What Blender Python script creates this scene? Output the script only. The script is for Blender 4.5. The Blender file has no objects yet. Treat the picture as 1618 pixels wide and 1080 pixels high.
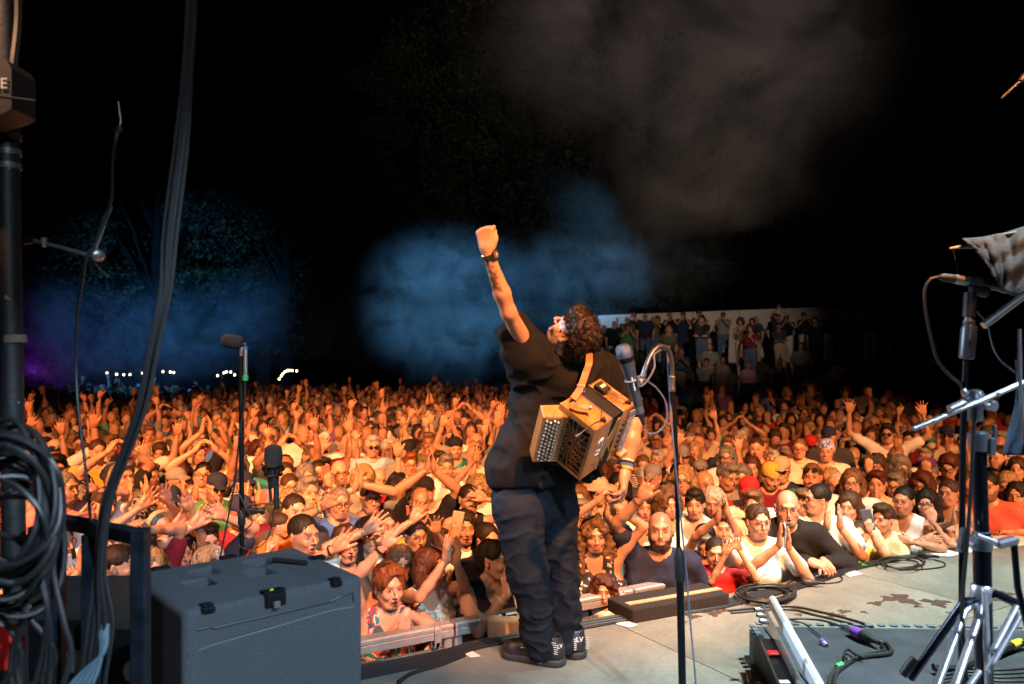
import bpy, math, random
import numpy as np
from mathutils import Vector, Matrix, Euler
rnd = random.Random(7)
NR = np.random.RandomState(11)
R = math.radians
# ---------------------------------------------------------------- camera, world, lights, exposure
scn = bpy.context.scene
COL = scn.collection
CAMZ = 1.46            # eye height above the stage floor (stage floor is z = 0)
HZ = 560.0             # photo row of the horizon
FPX = 1258.0           # focal length in photo pixels (28 mm lens)
GZ = -1.30             # ground in front of the stage
cam_d = bpy.data.cameras.new('camera'); cam = bpy.data.objects.new('camera', cam_d); COL.objects.link(cam)
cam_d.sensor_width = 36.0; cam_d.lens = 36.0 * FPX / 1618.0; cam_d.shift_y = 20.0 / 1618.0; cam_d.clip_start = 0.05; cam_d.clip_end = 400
cam.location = (0, 0, CAMZ); cam.rotation_euler = (R(90), 0, 0)
scn.camera = cam
cam_d.dof.use_dof = True; cam_d.dof.focus_distance = 4.4; cam_d.dof.aperture_fstop = 2.8
world = bpy.data.worlds.new('World'); scn.world = world; world.use_nodes = True
wn = world.node_tree.nodes; bg = wn.get('Background') or wn.new('ShaderNodeBackground')
sky = wn.new('ShaderNodeTexSky'); sky.sky_type = 'NISHITA'; sky.sun_disc = False
sky.sun_elevation = R(-4); sky.sun_rotation = R(200)
world.node_tree.links.new(sky.outputs[0], bg.inputs[0]); bg.inputs[1].default_value = 0.004
def spot(name, loc, target, power, color, size_deg, blend=0.6, radius=0.15):
    d = bpy.data.lights.new(name, 'SPOT'); d.energy = power; d.color = color
    d.spot_size = R(size_deg); d.spot_blend = blend; d.shadow_soft_size = radius
    o = bpy.data.objects.new(name, d); COL.objects.link(o); o.location = loc
    o.rotation_euler = (Vector(target) - Vector(loc)).to_track_quat('-Z', 'Y').to_euler()
    return o
# stage rig above and beside the camera (lamps the place has, plus one added fill)
spot('audience_wash_lamp', (-5.2, -0.4, 5.6), (-4.4, 9.0, -0.9), 13500, (1.0, 0.345, 0.115), 54, 0.55, 0.07)
spot('audience_wash_lamp', (2.0, -0.9, 6.2), (-0.4, 9.5, -0.9), 12000, (1.0, 0.355, 0.12), 41, 0.55, 0.07)
spot('audience_wash_lamp', (6.2, -0.2, 5.3), (5.8, 9.0, -0.9), 7200, (1.0, 0.37, 0.13), 43, 0.55, 0.07)
spot('front_row_lamp', (3.9, -0.4, 4.4), (2.8, 6.7, 0.1), 1050, (1.0, 0.56, 0.31), 34, 0.6, 0.06)
spot('front_row_lamp', (-2.4, 0.9, 4.4), (-0.45, 4.8, 0.1), 1050, (1.0, 0.50, 0.26), 32, 0.6, 0.06)
spot('stage_floor_lamp', (3.1, 3.6, 6.2), (2.65, 3.95, 0.0), 4600, (0.80, 0.98, 0.93), 50, 0.7, 0.12)
spot('added_fill_lamp', (0.6, -2.4, 3.2), (-0.5, 2.3, 1.3), 230, (0.75, 0.86, 1.0), 58, 0.8, 0.1)  # added fill without a real source, lifts the lettering, pole and cables
spot('stage_floor_lamp', (1.7, -0.8, 3.7), (-0.45, 2.5, 0.6), 1700, (0.56, 0.78, 1.0), 34, 0.5, 0.05)
spot('stand_lamp', (5.2, -0.4, 4.6), (1.45, 2.3, 0.30), 2600, (0.62, 0.76, 1.0), 19, 0.5, 0.25)
spot('side_rim_lamp', (-5.6, 5.3, 4.4), (-0.02, 3.58, 1.5), 3500, (0.62, 0.80, 1.0), 16, 0.4, 0.12)
spot('smoke_lamp', (-3.5, 4.6, 5.0), (-2.4, 31.0, 3.6), 62000, (0.15, 0.46, 0.84), 17, 1.0, 0.2)
spot('smoke_lamp', (-1.0, 4.8, 4.3), (2.9, 31.0, 4.4), 38000, (0.17, 0.47, 0.84), 13, 1.0, 0.2)
spot('smoke_lamp', (-6.0, 4.0, 5.0), (-13.5, 31.0, 3.6), 40000, (0.08, 0.38, 0.95), 22, 0.9, 0.2)
spot('smoke_lamp', (4.0, 1.0, 6.0), (4.3, 19.0, 11.5), 8800, (1.0, 0.80, 0.70), 44, 0.9, 0.2)
spot('far_lawn_lamp', (3.0, 2.0, 6.5), (6.2, 28.0, 3.1), 5800, (1.0, 0.76, 0.60), 21, 1.0, 0.2)
vs = scn.view_settings
scn.display_settings.display_device = 'sRGB'; vs.view_transform = 'Standard'; vs.look = 'None'
vs.exposure = 0.0; vs.gamma = 1.0; vs.use_curve_mapping = False
cy = scn.cycles
cy.use_denoising = True; cy.max_bounces = 5; cy.diffuse_bounces = 2; cy.glossy_bounces = 3; cy.volume_bounces = 0
cy.transparent_max_bounces = 6; cy.volume_max_steps = 48; cy.volume_step_rate = 2.0; cy.sample_clamp_indirect = 4.0
cy.use_adaptive_sampling = True; cy.adaptive_threshold = 0.02

def P(px, py, Y):
    """world point at distance Y seen at photo pixel (px, py)"""
    return Vector(((px - 809.0) / FPX * Y, Y, CAMZ - (py - HZ) / FPX * Y))

# ---------------------------------------------------------------- materials
MATS = {}
def nodes_of(m):
    m.use_nodes = True
    nt = m.node_tree
    return nt, nt.nodes, nt.links, nt.nodes.get('Principled BSDF')
def mat(name, col, rough=0.6, metal=0.0, noise=0.0, nscale=20.0, bump=0.0, bscale=60.0, spec=0.5, emit=None, estr=0.0, sheen=0.0, ndet=4.0):
    if name in MATS: return MATS[name]
    m = bpy.data.materials.new(name); nt, N, L, b = nodes_of(m)
    b.inputs['Base Color'].default_value = (*col, 1); b.inputs['Roughness'].default_value = rough
    b.inputs['Metallic'].default_value = metal; b.inputs['Specular IOR Level'].default_value = spec
    if sheen: b.inputs['Sheen Weight'].default_value = sheen
    tc = N.new('ShaderNodeTexCoord')
    if noise > 0:
        t = N.new('ShaderNodeTexNoise'); t.inputs['Scale'].default_value = nscale; t.inputs['Detail'].default_value = ndet
        L.new(tc.outputs['Object'], t.inputs['Vector'])
        cr = N.new('ShaderNodeValToRGB'); e = cr.color_ramp.elements
        e[0].position = 0.3; e[1].position = 0.7
        e[0].color = (*[c * (1 - noise) for c in col], 1); e[1].color = (*[min(1, c * (1 + noise)) for c in col], 1)
        L.new(t.outputs['Fac'], cr.inputs['Fac']); L.new(cr.outputs['Color'], b.inputs['Base Color'])
    if bump > 0:
        t2 = N.new('ShaderNodeTexNoise'); t2.inputs['Scale'].default_value = bscale; t2.inputs['Detail'].default_value = 3
        L.new(tc.outputs['Object'], t2.inputs['Vector'])
        bp = N.new('ShaderNodeBump'); bp.inputs['Strength'].default_value = bump; bp.inputs['Distance'].default_value = 0.01
        L.new(t2.outputs['Fac'], bp.inputs['Height']); L.new(bp.outputs['Normal'], b.inputs['Normal'])
    if emit:
        b.inputs['Emission Color'].default_value = (*emit, 1); b.inputs['Emission Strength'].default_value = estr
    MATS[name] = m
    return m
def vc_mat(name, tint=(1, 1, 1), rough=0.5, bump=0.1, bscale=90, spec=0.45):
    if name in MATS: return MATS[name]
    m = bpy.data.materials.new(name); nt, N, L, b = nodes_of(m)
    a = N.new('ShaderNodeAttribute'); a.attribute_name = 'Col'
    mx = N.new('ShaderNodeMix'); mx.data_type = 'RGBA'; mx.blend_type = 'MULTIPLY'; mx.inputs[0].default_value = 1
    L.new(a.outputs['Color'], mx.inputs[6]); mx.inputs[7].default_value = (*tint, 1)
    L.new(mx.outputs[2], b.inputs['Base Color']); b.inputs['Roughness'].default_value = rough
    b.inputs['Specular IOR Level'].default_value = spec
    if bump:
        tc = N.new('ShaderNodeTexCoord'); t2 = N.new('ShaderNodeTexNoise'); t2.inputs['Scale'].default_value = bscale
        L.new(tc.outputs['Object'], t2.inputs['Vector'])
        bp = N.new('ShaderNodeBump'); bp.inputs['Strength'].default_value = bump; bp.inputs['Distance'].default_value = 0.004
        L.new(t2.outputs['Fac'], bp.inputs['Height']); L.new(bp.outputs['Normal'], b.inputs['Normal'])
    MATS[name] = m
    return m
def pattern_mat(name, kind, cols, scale=20.0, rough=0.85):
    """cloth with a printed pattern: 'stripe' or 'floral' or 'print'"""
    if name in MATS: return MATS[name]
    m = bpy.data.materials.new(name); nt, N, L, b = nodes_of(m)
    tc = N.new('ShaderNodeTexCoord'); b.inputs['Roughness'].default_value = rough
    cr = N.new('ShaderNodeValToRGB'); cr.color_ramp.interpolation = 'CONSTANT'
    if kind == 'stripe':
        t = N.new('ShaderNodeTexWave'); t.bands_direction = 'Z'; t.inputs['Scale'].default_value = scale; t.inputs['Distortion'].default_value = 0.4
        L.new(tc.outputs['Object'], t.inputs['Vector']); L.new(t.outputs['Fac'], cr.inputs['Fac'])
    elif kind == 'floral':
        t = N.new('ShaderNodeTexVoronoi'); t.inputs['Scale'].default_value = scale
        n = N.new('ShaderNodeTexNoise'); n.inputs['Scale'].default_value = scale * 1.3
        mx = N.new('ShaderNodeVectorMath'); mx.operation = 'MULTIPLY_ADD'; mx.inputs[1].default_value = (0.05,) * 3
        L.new(tc.outputs['Object'], n.inputs['Vector']); L.new(n.outputs['Color'], mx.inputs[0]); L.new(tc.outputs['Object'], mx.inputs[2])
        L.new(mx.outputs[0], t.inputs['Vector']); L.new(t.outputs['Distance'], cr.inputs['Fac'])
    else:
        t = N.new('ShaderNodeTexNoise'); t.inputs['Scale'].default_value = scale; t.inputs['Detail'].default_value = 1.5; t.inputs['Distortion'].default_value = 1.2
        L.new(tc.outputs['Object'], t.inputs['Vector']); L.new(t.outputs['Fac'], cr.inputs['Fac'])
    e = cr.color_ramp.elements
    pos = {'stripe': [0, .5], 'floral': [0, .16, .34, .5], 'print': [0, .43, .5, .57]}[kind][:len(cols)]
    while len(e) < len(cols): e.new(0.9)
    for i, c in enumerate(cols):
        e[i].position = pos[i]; e[i].color = (*c, 1)
    L.new(cr.outputs['Color'], b.inputs['Base Color'])
    MATS[name] = m
    return m

# ---------------------------------------------------------------- object helpers
def tag(o, label=None, cat=None, group=None, kind=None):
    if label: o['label'] = label
    if cat: o['category'] = cat
    if group: o['group'] = group
    if kind: o['kind'] = kind
    return o
def mesh_data(name, v, f, smooth=True, colors=None):
    """v (n,3), f = (m,4) or (m,3) array or list of polygons"""
    me = bpy.data.meshes.new(name)
    v = np.asarray(v, np.float32)
    if isinstance(f, np.ndarray):
        m, k = f.shape
        me.vertices.add(len(v)); me.vertices.foreach_set('co', v.ravel())
        me.loops.add(m * k); me.loops.foreach_set('vertex_index', f.astype(np.int32).ravel())
        me.polygons.add(m); me.polygons.foreach_set('loop_start', np.arange(0, m * k, k, dtype=np.int32))
        me.update(calc_edges=True)
    else:
        me.from_pydata([tuple(map(float, p)) for p in v], [], [tuple(map(int, q)) for q in f])
    me.polygons.foreach_set('use_smooth', np.full(len(me.polygons), bool(smooth)))
    if colors is not None:
        ca = me.color_attributes.new('Col', 'FLOAT_COLOR', 'POINT')
        c = np.ones((len(v), 4), np.float32); c[:, :colors.shape[1]] = colors
        ca.data.foreach_set('color', c.ravel())
    me.update()
    return me
def link(name, me, m=None, parent=None, loc=None):
    o = bpy.data.objects.new(name, me); COL.objects.link(o)
    if m is not None:
        if len(me.materials) == 0: me.materials.append(m)
    if parent is not None: o.parent = parent
    if loc is not None: o.location = loc
    return o
def empty(name, loc=(0, 0, 0), rot=None):
    o = bpy.data.objects.new(name, None); COL.objects.link(o); o.location = loc
    if rot is not None: o.rotation_euler = rot
    o.empty_display_size = 0.1
    return o
def frame_from(d, up=(0, 0, 1)):
    d = Vector(d).normalized(); u = Vector(up)
    if abs(d.dot(u)) > 0.98: u = Vector((1, 0, 0))
    x = u.cross(d).normalized(); y = d.cross(x)
    return x, y, d
class MB:
    """collects shapes, links them as ONE mesh object"""
    def __init__(s): s.v = []; s.f = []
    def add(s, vs, fs):
        o = len(s.v); s.v += [tuple(p) for p in vs]; s.f += [tuple(i + o for i in q) for q in fs]; return s
    def box(s, c, size, rot=None, bev=0.0):
        hx, hy, hz = [x / 2 for x in size]
        if bev <= 0:
            pts = [Vector((sx * hx, sy * hy, sz * hz)) for sz in (-1, 1) for sy in (-1, 1) for sx in (-1, 1)]
            fs = [(0, 2, 3, 1), (4, 5, 7, 6), (0, 1, 5, 4), (2, 6, 7, 3), (0, 4, 6, 2), (1, 3, 7, 5)]
        else:
            b = min(bev, hx * .9, hy * .9, hz * .9)
            pts = []; idx = {}
            for sx in (-1, 1):
                for sy in (-1, 1):
                    for sz in (-1, 1):
                        for a in range(3):
                            q = [hx - b, hy - b, hz - b]; q[a] = [hx, hy, hz][a]
                            idx[(sx, sy, sz, a)] = len(pts); pts.append(Vector((sx * q[0], sy * q[1], sz * q[2])))
            fs = []
            for a in range(3):
                o1, o2 = [(1, 2), (2, 0), (0, 1)][a]
                for sg in (-1, 1):
                    q = []
                    for (u, w) in ((-1, -1), (1, -1), (1, 1), (-1, 1)):
                        k = [0, 0, 0]; k[a] = sg; k[o1] = u; k[o2] = w; q.append(idx[(k[0], k[1], k[2], a)])
                    fs.append(tuple(q) if sg > 0 else tuple(q[::-1]))
            for a in range(3):      # edges along axis a
                o1, o2 = [(1, 2), (2, 0), (0, 1)][a]
                for u in (-1, 1):
                    for w in (-1, 1):
                        k0 = [0, 0, 0]; k0[o1] = u; k0[o2] = w; k1 = list(k0); k0[a] = -1; k1[a] = 1
                        q = (idx[(*k0, o1)], idx[(*k1, o1)], idx[(*k1, o2)], idx[(*k0, o2)])
                        fs.append(q if u * w < 0 else q[::-1])
            for sx in (-1, 1):
                for sy in (-1, 1):
                    for sz in (-1, 1):
                        q = tuple(idx[(sx, sy, sz, a)] for a in range(3)); fs.append(q if sx * sy * sz > 0 else q[::-1])
        M = rot if rot is not None else Matrix.Identity(3)
        c = Vector(c); return s.add([c + M @ p for p in pts], fs)
    def tube(s, pts, r, seg=8, cap=True, closed=False):
        pts = [Vector(p) for p in pts]; n = len(pts)
        rs = r if isinstance(r, (list, tuple)) else [r] * n
        vs = []; x = None
        for i, p in enumerate(pts):
            a = pts[i - 1] if i > 0 else (pts[-1] if closed else pts[0]); b = pts[(i + 1) % n] if (i < n - 1 or closed) else pts[-1]
            d = (b - a); d = d.normalized() if d.length > 1e-9 else Vector((0, 0, 1))
            if x is None: x = frame_from(d)[0]
            else:
                x = x - d * x.dot(d); x = x.normalized() if x.length > 1e-6 else frame_from(d)[0]
            y = d.cross(x)
            for k in range(seg):
                t = 2 * math.pi * k / seg; vs.append(p + (x * math.cos(t) + y * math.sin(t)) * rs[i])
        fs = []
        for i in range(n if closed else n - 1):
            j = (i + 1) % n
            for k in range(seg):
                k2 = (k + 1) % seg; fs.append((i * seg + k, i * seg + k2, j * seg + k2, j * seg + k))
        if cap and not closed:
            fs.append(tuple(range(seg))[::-1]); fs.append(tuple((n - 1) * seg + k for k in range(seg)))
        return s.add(vs, fs)
    def lathe(s, base, axis, prof, seg=20, squash=1.0):
        """prof = [(dist along axis, radius)...]"""
        x, y, d = frame_from(axis); base = Vector(base); vs = []
        for (t, r) in prof:
            for k in range(seg):
                a = 2 * math.pi * k / seg; vs.append(base + d * t + x * math.cos(a) * r + y * math.sin(a) * r * squash)
        fs = []
        for i in range(len(prof) - 1):
            for k in range(seg):
                k2 = (k + 1) % seg; fs.append((i * seg + k, i * seg + k2, (i + 1) * seg + k2, (i + 1) * seg + k))
        fs.append(tuple(range(seg))[::-1]); fs.append(tuple((len(prof) - 1) * seg + k for k in range(seg)))
        return s.add(vs, fs)
    def torus(s, c, axis, Rr, r, seg=20, sec=6, arc=1.0, sx=1.0, start=0.0):
        x, y, d = frame_from(axis); c = Vector(c)
        n = seg; pts = [c + x * math.cos(2 * math.pi * (start + arc * i / n)) * Rr * sx + y * math.sin(2 * math.pi * (start + arc * i / n)) * Rr for i in range(n + (arc < 1))]
        return s.tube(pts, r, sec, closed=(arc >= 1))
    def prism(s, poly, vec):
        poly = [Vector(p) for p in poly]; vec = Vector(vec); n = len(poly)
        fs = [tuple(range(n)), tuple(range(n, 2 * n))[::-1]] + [(i, i + n, (i + 1) % n + n, (i + 1) % n) for i in range(n)]
        return s.add(poly + [p + vec for p in poly], fs)
    def build(s, name, m, parent=None, smooth=False):
        me = mesh_data(name, s.v, s.f, smooth)
        o = link(name, me, m, parent)
        if smooth == 'auto' or smooth is True:
            try: me.set_sharp_from_angle(angle=R(38))
            except Exception: pass
        return o
def spline(pts, n=8):
    """Catmull-Rom through the points"""
    pts = [Vector(p) for p in pts]; out = []
    q = [pts[0] * 2 - pts[1]] + pts + [pts[-1] * 2 - pts[-2]]
    for i in range(1, len(q) - 2):
        for k in range(n):
            t = k / n; a, b, c, d = q[i - 1], q[i], q[i + 1], q[i + 2]
            out.append(0.5 * ((2 * b) + (c - a) * t + (2 * a - 5 * b + 4 * c - d) * t * t + (3 * b - a - 3 * c + d) * t ** 3))
    out.append(pts[-1]); return out
def cable(name, pts, r, m, label, cat='cable', group=None, n=8, seg=7, parent=None):
    o = MB().tube(spline(pts, n), r, seg).build(name, m, parent, True)
    if label: tag(o, label, cat, group)
    return o

# ---------------------------------------------------------------- distance-field mesher
def surface_nets(d, lo, h):
    s = d < 0
    a, b, c = d.shape
    cnt = np.zeros((a - 1, b - 1, c - 1), np.int8)
    for i in (0, 1):
        for j in (0, 1):
            for k in (0, 1): cnt += s[i:a - 1 + i, j:b - 1 + j, k:c - 1 + k]
    act = (cnt > 0) & (cnt < 8)
    I = np.argwhere(act)
    if len(I) == 0: return np.zeros((0, 3), np.float32), np.zeros((0, 4), np.int32)
    idx = np.full(act.shape, -1, np.int32); idx[act] = np.arange(len(I))
    acc = np.zeros((len(I), 3)); w = np.zeros(len(I))
    cor = [(i, j, k) for i in (0, 1) for j in (0, 1) for k in (0, 1)]
    vals = {q: d[I[:, 0] + q[0], I[:, 1] + q[1], I[:, 2] + q[2]] for q in cor}
    for q in cor:
        for ax in range(3):
            if q[ax] == 0:
                p = list(q); p[ax] = 1; p = tuple(p)
                v0, v1 = vals[q], vals[p]; m = (v0 < 0) != (v1 < 0)
                t = np.where(m, v0 / np.where(m, v0 - v1, 1), 0)
                for x in range(3): acc[:, x] += np.where(m, q[x] + (t if x == ax else 0), 0)
                w += m
    V = (I + acc / w[:, None]) * h + lo
    F = []
    for ax in range(3):
        sl0 = [slice(1, -1)] * 3; sl1 = [slice(1, -1)] * 3
        sl0[ax] = slice(0, -1); sl1[ax] = slice(1, None)
        s0, s1 = s[tuple(sl0)], s[tuple(sl1)]
        E = np.argwhere(s0 != s1)
        if len(E) == 0: continue
        o = [1, 1, 1]; o[ax] = 0; E = E + o
        flip = s[tuple(E.T)]
        u, v = [(1, 2), (2, 0), (0, 1)][ax]
        def cell(du, dv):
            Q = E.copy(); Q[:, u] += du; Q[:, v] += dv; return idx[tuple(Q.T)]
        q = np.stack([cell(-1, -1), cell(0, -1), cell(0, 0), cell(-1, 0)], 1)
        q[~flip] = q[~flip][:, ::-1]
        F.append(q)
    F = np.concatenate(F); F = F[(F >= 0).all(1)]
    return V.astype(np.float32), F.astype(np.int32)
class SDF:
    def __init__(s, lo, hi, h):
        s.lo = np.array(lo, float); s.h = h
        n = np.ceil((np.array(hi, float) - s.lo) / h).astype(int) + 1
        s.n = n; s.d = np.full(n, 0.5, np.float32)
        s.ax = [(s.lo[i] + h * np.arange(n[i])).astype(np.float32) for i in range(3)]
    def _sl(s, lo, hi, m):
        r = []
        for i in range(3):
            a = max(0, int((lo[i] - m - s.lo[i]) / s.h)); b = min(s.n[i], int((hi[i] + m - s.lo[i]) / s.h) + 2)
            if b - a < 2: return None
            r.append(slice(a, b))
        X = s.ax[0][r[0]][:, None, None]; Y = s.ax[1][r[1]][None, :, None]; Z = s.ax[2][r[2]][None, None, :]
        return tuple(r), X, Y, Z
    def _put(s, sl, v, k, op):
        d = s.d[sl]
        if op == 'add':
            if k > 0:
                hh = np.clip(0.5 + 0.5 * (d - v) / k, 0, 1); r = d * (1 - hh) + v * hh - k * hh * (1 - hh)
            else: r = np.minimum(d, v)
        else:
            if k > 0:
                hh = np.clip(0.5 - 0.5 * (d + v) / k, 0, 1); r = d * (1 - hh) - v * hh + k * hh * (1 - hh)
            else: r = np.maximum(d, -v)
        s.d[sl] = r
    def cone(s, a, b, ra, rb=None, k=0.0, op='add', sq=None):
        """sq = (squash y factor): depth multiplied before measuring, so the cross-section is flatter"""
        rb = ra if rb is None else rb; a = np.array(a, float); b = np.array(b, float); rm = max(ra, rb)
        g = s._sl(np.minimum(a, b) - rm, np.maximum(a, b) + rm, k + 2.5 * s.h)
        if g is None: return s
        sl, X, Y, Z = g; q = sq or 1.0
        ab = b - a; ab2 = np.array([ab[0], ab[1] * q, ab[2]]); L2 = float(ab2 @ ab2) + 1e-12
        x, y, z = X - a[0], (Y - a[1]) * q, Z - a[2]
        t = np.clip((x * ab2[0] + y * ab2[1] + z * ab2[2]) / L2, 0, 1)
        v = np.sqrt((x - t * ab2[0]) ** 2 + (y - t * ab2[1]) ** 2 + (z - t * ab2[2]) ** 2) - (ra + (rb - ra) * t)
        s._put(sl, v, k, op); return s
    def ell(s, c, r, k=0.0, M=None, op='add'):
        c = np.array(c, float); r = np.array(r, float); m = r.max() if M is not None else r
        g = s._sl(c - m, c + m, k + 2.5 * s.h)
        if g is None: return s
        sl, X, Y, Z = g; x, y, z = X - c[0], Y - c[1], Z - c[2]
        if M is not None:
            M = np.array(M, float).T
            x, y, z = (M[0, 0] * x + M[0, 1] * y + M[0, 2] * z), (M[1, 0] * x + M[1, 1] * y + M[1, 2] * z), (M[2, 0] * x + M[2, 1] * y + M[2, 2] * z)
        k0 = np.sqrt((x / r[0]) ** 2 + (y / r[1]) ** 2 + (z / r[2]) ** 2) + 1e-6
        k1 = np.sqrt((x / r[0] ** 2) ** 2 + (y / r[1] ** 2) ** 2 + (z / r[2] ** 2) ** 2) + 1e-6
        s._put(sl, k0 * (k0 - 1) / k1, k, op); return s
    def rbox(s, c, half, rad=0.0, k=0.0, M=None, op='add'):
        c = np.array(c, float); half = np.array(half, float) - rad; m = (np.linalg.norm(half) + rad) if M is not None else half + rad
        g = s._sl(c - m, c + m, k + 2.5 * s.h)
        if g is None: return s
        sl, X, Y, Z = g; x, y, z = X - c[0], Y - c[1], Z - c[2]
        if M is not None:
            M = np.array(M, float).T
            x, y, z = (M[0, 0] * x + M[0, 1] * y + M[0, 2] * z), (M[1, 0] * x + M[1, 1] * y + M[1, 2] * z), (M[2, 0] * x + M[2, 1] * y + M[2, 2] * z)
        x, y, z = abs(x) - half[0], abs(y) - half[1], abs(z) - half[2]
        v = np.sqrt(np.maximum(x, 0) ** 2 + np.maximum(y, 0) ** 2 + np.maximum(z, 0) ** 2) + np.minimum(np.maximum(x, np.maximum(y, z)), 0) - rad
        s._put(sl, v, k, op); return s
    def mesh(s):
        return surface_nets(s.d, s.lo, s.h)
_TAB = np.random.RandomState(3).rand(64, 64, 64).astype(np.float32)
def vnoise(p, f=1.0, off=0.0):
    q = np.asarray(p) * f + off + 1000.0; i = np.floor(q).astype(int); t = q - i; t = t * t * (3 - 2 * t)
    r = 0
    for a in (0, 1):
        for b in (0, 1):
            for c in (0, 1):
                w = (t[:, 0] if a else 1 - t[:, 0]) * (t[:, 1] if b else 1 - t[:, 1]) * (t[:, 2] if c else 1 - t[:, 2])
                r = r + w * _TAB[(i[:, 0] + a) & 63, (i[:, 1] + b) & 63, (i[:, 2] + c) & 63]
    return r * 2 - 1
def vnormals(V, F):
    a = V[F[:, 2]] - V[F[:, 0]]; b = V[F[:, 3]] - V[F[:, 1]]; n = np.cross(a, b)
    N = np.zeros_like(V)
    for k in range(4): np.add.at(N, F[:, k], n)
    return N / (np.linalg.norm(N, axis=1, keepdims=True) + 1e-9)
def xf(V, M):
    M = np.array(M, float)
    return (V @ M[:3, :3].T + M[:3, 3]).astype(np.float32)
def join(parts):
    """[(V, F, C)] -> one"""
    o = 0; vs = []; fs = []; cs = []
    for V, F, C in parts:
        vs.append(V); fs.append(F + o); cs.append(C); o += len(V)
    return np.concatenate(vs), np.concatenate(fs), np.concatenate(cs)
# ---------------------------------------------------------------- people
# a person is built in a frame whose origin is between the feet, facing -Y, 1.70 m tall
SKIN = (0.44, 0.245, 0.16)
LOD = [dict(head=0.0065, hand=0.0062, body=0.022, hair=0.0092, top=0.0185),
       dict(head=0.0096, hand=0.0090, body=0.028, hair=0.015, top=0.026),
       dict(head=0.0145, hand=0.0135, body=0.034, hair=0.021, top=0.035),
       dict(head=0.0230, hand=0.0200, body=0.042, hair=0.029, top=0.048),
       dict(head=0.0310, hand=0.0260, body=0.052, hair=0.042, top=0.068),
       dict(head=0.0380, hand=0.0300, body=0.058, hair=0.052, top=0.085)]
HANDS = {}
def hand_mesh(pose, lod):
    """wrist at 0, fingers along +Z, palm faces -Y, thumb on +X"""
    key = (pose, lod)
    if key in HANDS: return HANDS[key]
    h = LOD[lod]['hand']; fat = (1.0, 1.0, 1.08, 1.2, 1.4, 1.7)[lod]
    S = SDF((-.11, -.12, -.05), (.12, .07, .23), h)
    sp, cu, th = {'open': (1.15, 10, 0), 'wide': (1.45, 6, 0), 'flat': (.35, 5, 0), 'relaxed': (.5, 30, 0), 'fist': (.2, 88, 2), 'hold': (.3, 52, 1), 'point': (.6, 20, 1)}[pose]
    S.cone((0, 0, -.008), (0, 0, .015), .0265 * fat, .029 * fat, k=.01, sq=1.2)
    base = [(.031, .088, .074, 12), (.0105, .093, .083, 3), (-.0105, .090, .077, -6), (-.030, .081, .060, -17)]
    for (x, z, L, ang) in base:
        S.cone((x * .55, 0, .012), (x, 0, z), .0150 * fat, .0125 * fat, k=.014)
    S.ell((.022, -.012, .035), (.02, .015, .032), k=.015); S.ell((-.022, -.010, .035), (.016, .014, .034), k=.015)
    for i, (x, z, L, ang) in enumerate(base):
        a = R(ang * sp); p = np.array((x, 0, z)); d0 = np.array((math.sin(a), 0, math.cos(a)))
        c = 0.0; cc = cu * (1 + .12 * (i - 1.5)) if pose != 'point' or i > 1 else 5
        if pose == 'point' and i > 1: cc = 80
        for j, (fr, r0, r1) in enumerate(((.44, .0090, .0082), (.31, .0082, .0074), (.25, .0074, .0058))):
            c += R(cc) * (1.0 if j < 2 else .7)
            d = d0 * math.cos(c) + np.array((0, -1, 0)) * math.sin(c)
            q = p + d * L * fr; S.cone(p, q, r0 * fat, r1 * fat, k=.004 if j else .007); p = q
    T = [[(.02, -.006, .018), (.046, -.014, .050), (.062, -.018, .080), (.070, -.022, .100)],
         [(.02, -.006, .018), (.040, -.024, .050), (.036, -.050, .078), (.026, -.064, .092)],
         [(.02, -.006, .018), (.036, -.024, .048), (.024, -.046, .074), (.002, -.052, .084)]][th]
    S.cone(T[0], T[1], .0155 * fat, .0135 * fat, k=.010); S.cone(T[1], T[2], .0120 * fat, .0108 * fat, k=.005); S.cone(T[2], T[3], .0105 * fat, .0085 * fat, k=.004)
    V, F = S.mesh()
    C = np.tile(np.array(SKIN, np.float32), (len(V), 1))
    C *= (1 + .06 * vnoise(V, 60, 3)[:, None])
    pal = (V[:, 1] < -.008)[:, None]; C = np.where(pal, C * np.array((1.06, .98, .94)), C)
    if cu > 60:
        kn = np.clip((V[:, 2] - .07) / .02, 0, 1)[:, None]; C = C * (1 - .1 * kn)
    HANDS[key] = (V, F, C.astype(np.float32)); return HANDS[key]
def smooth(x, a, b):
    t = np.clip((x - a) / (b - a + 1e-9), 0, 1); return t * t * (3 - 2 * t)
HAIRCOL = {'black': (.007, .006, .005), 'dark': (.016, .010, .007), 'brown': (.040, .020, .010), 'light': (.11, .058, .028), 'blond': (.26, .17, .08),
           'grey': (.14, .13, .12), 'white': (.36, .34, .31), 'ginger': (.14, .042, .012), 'auburn': (.055, .016, .008)}
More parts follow.
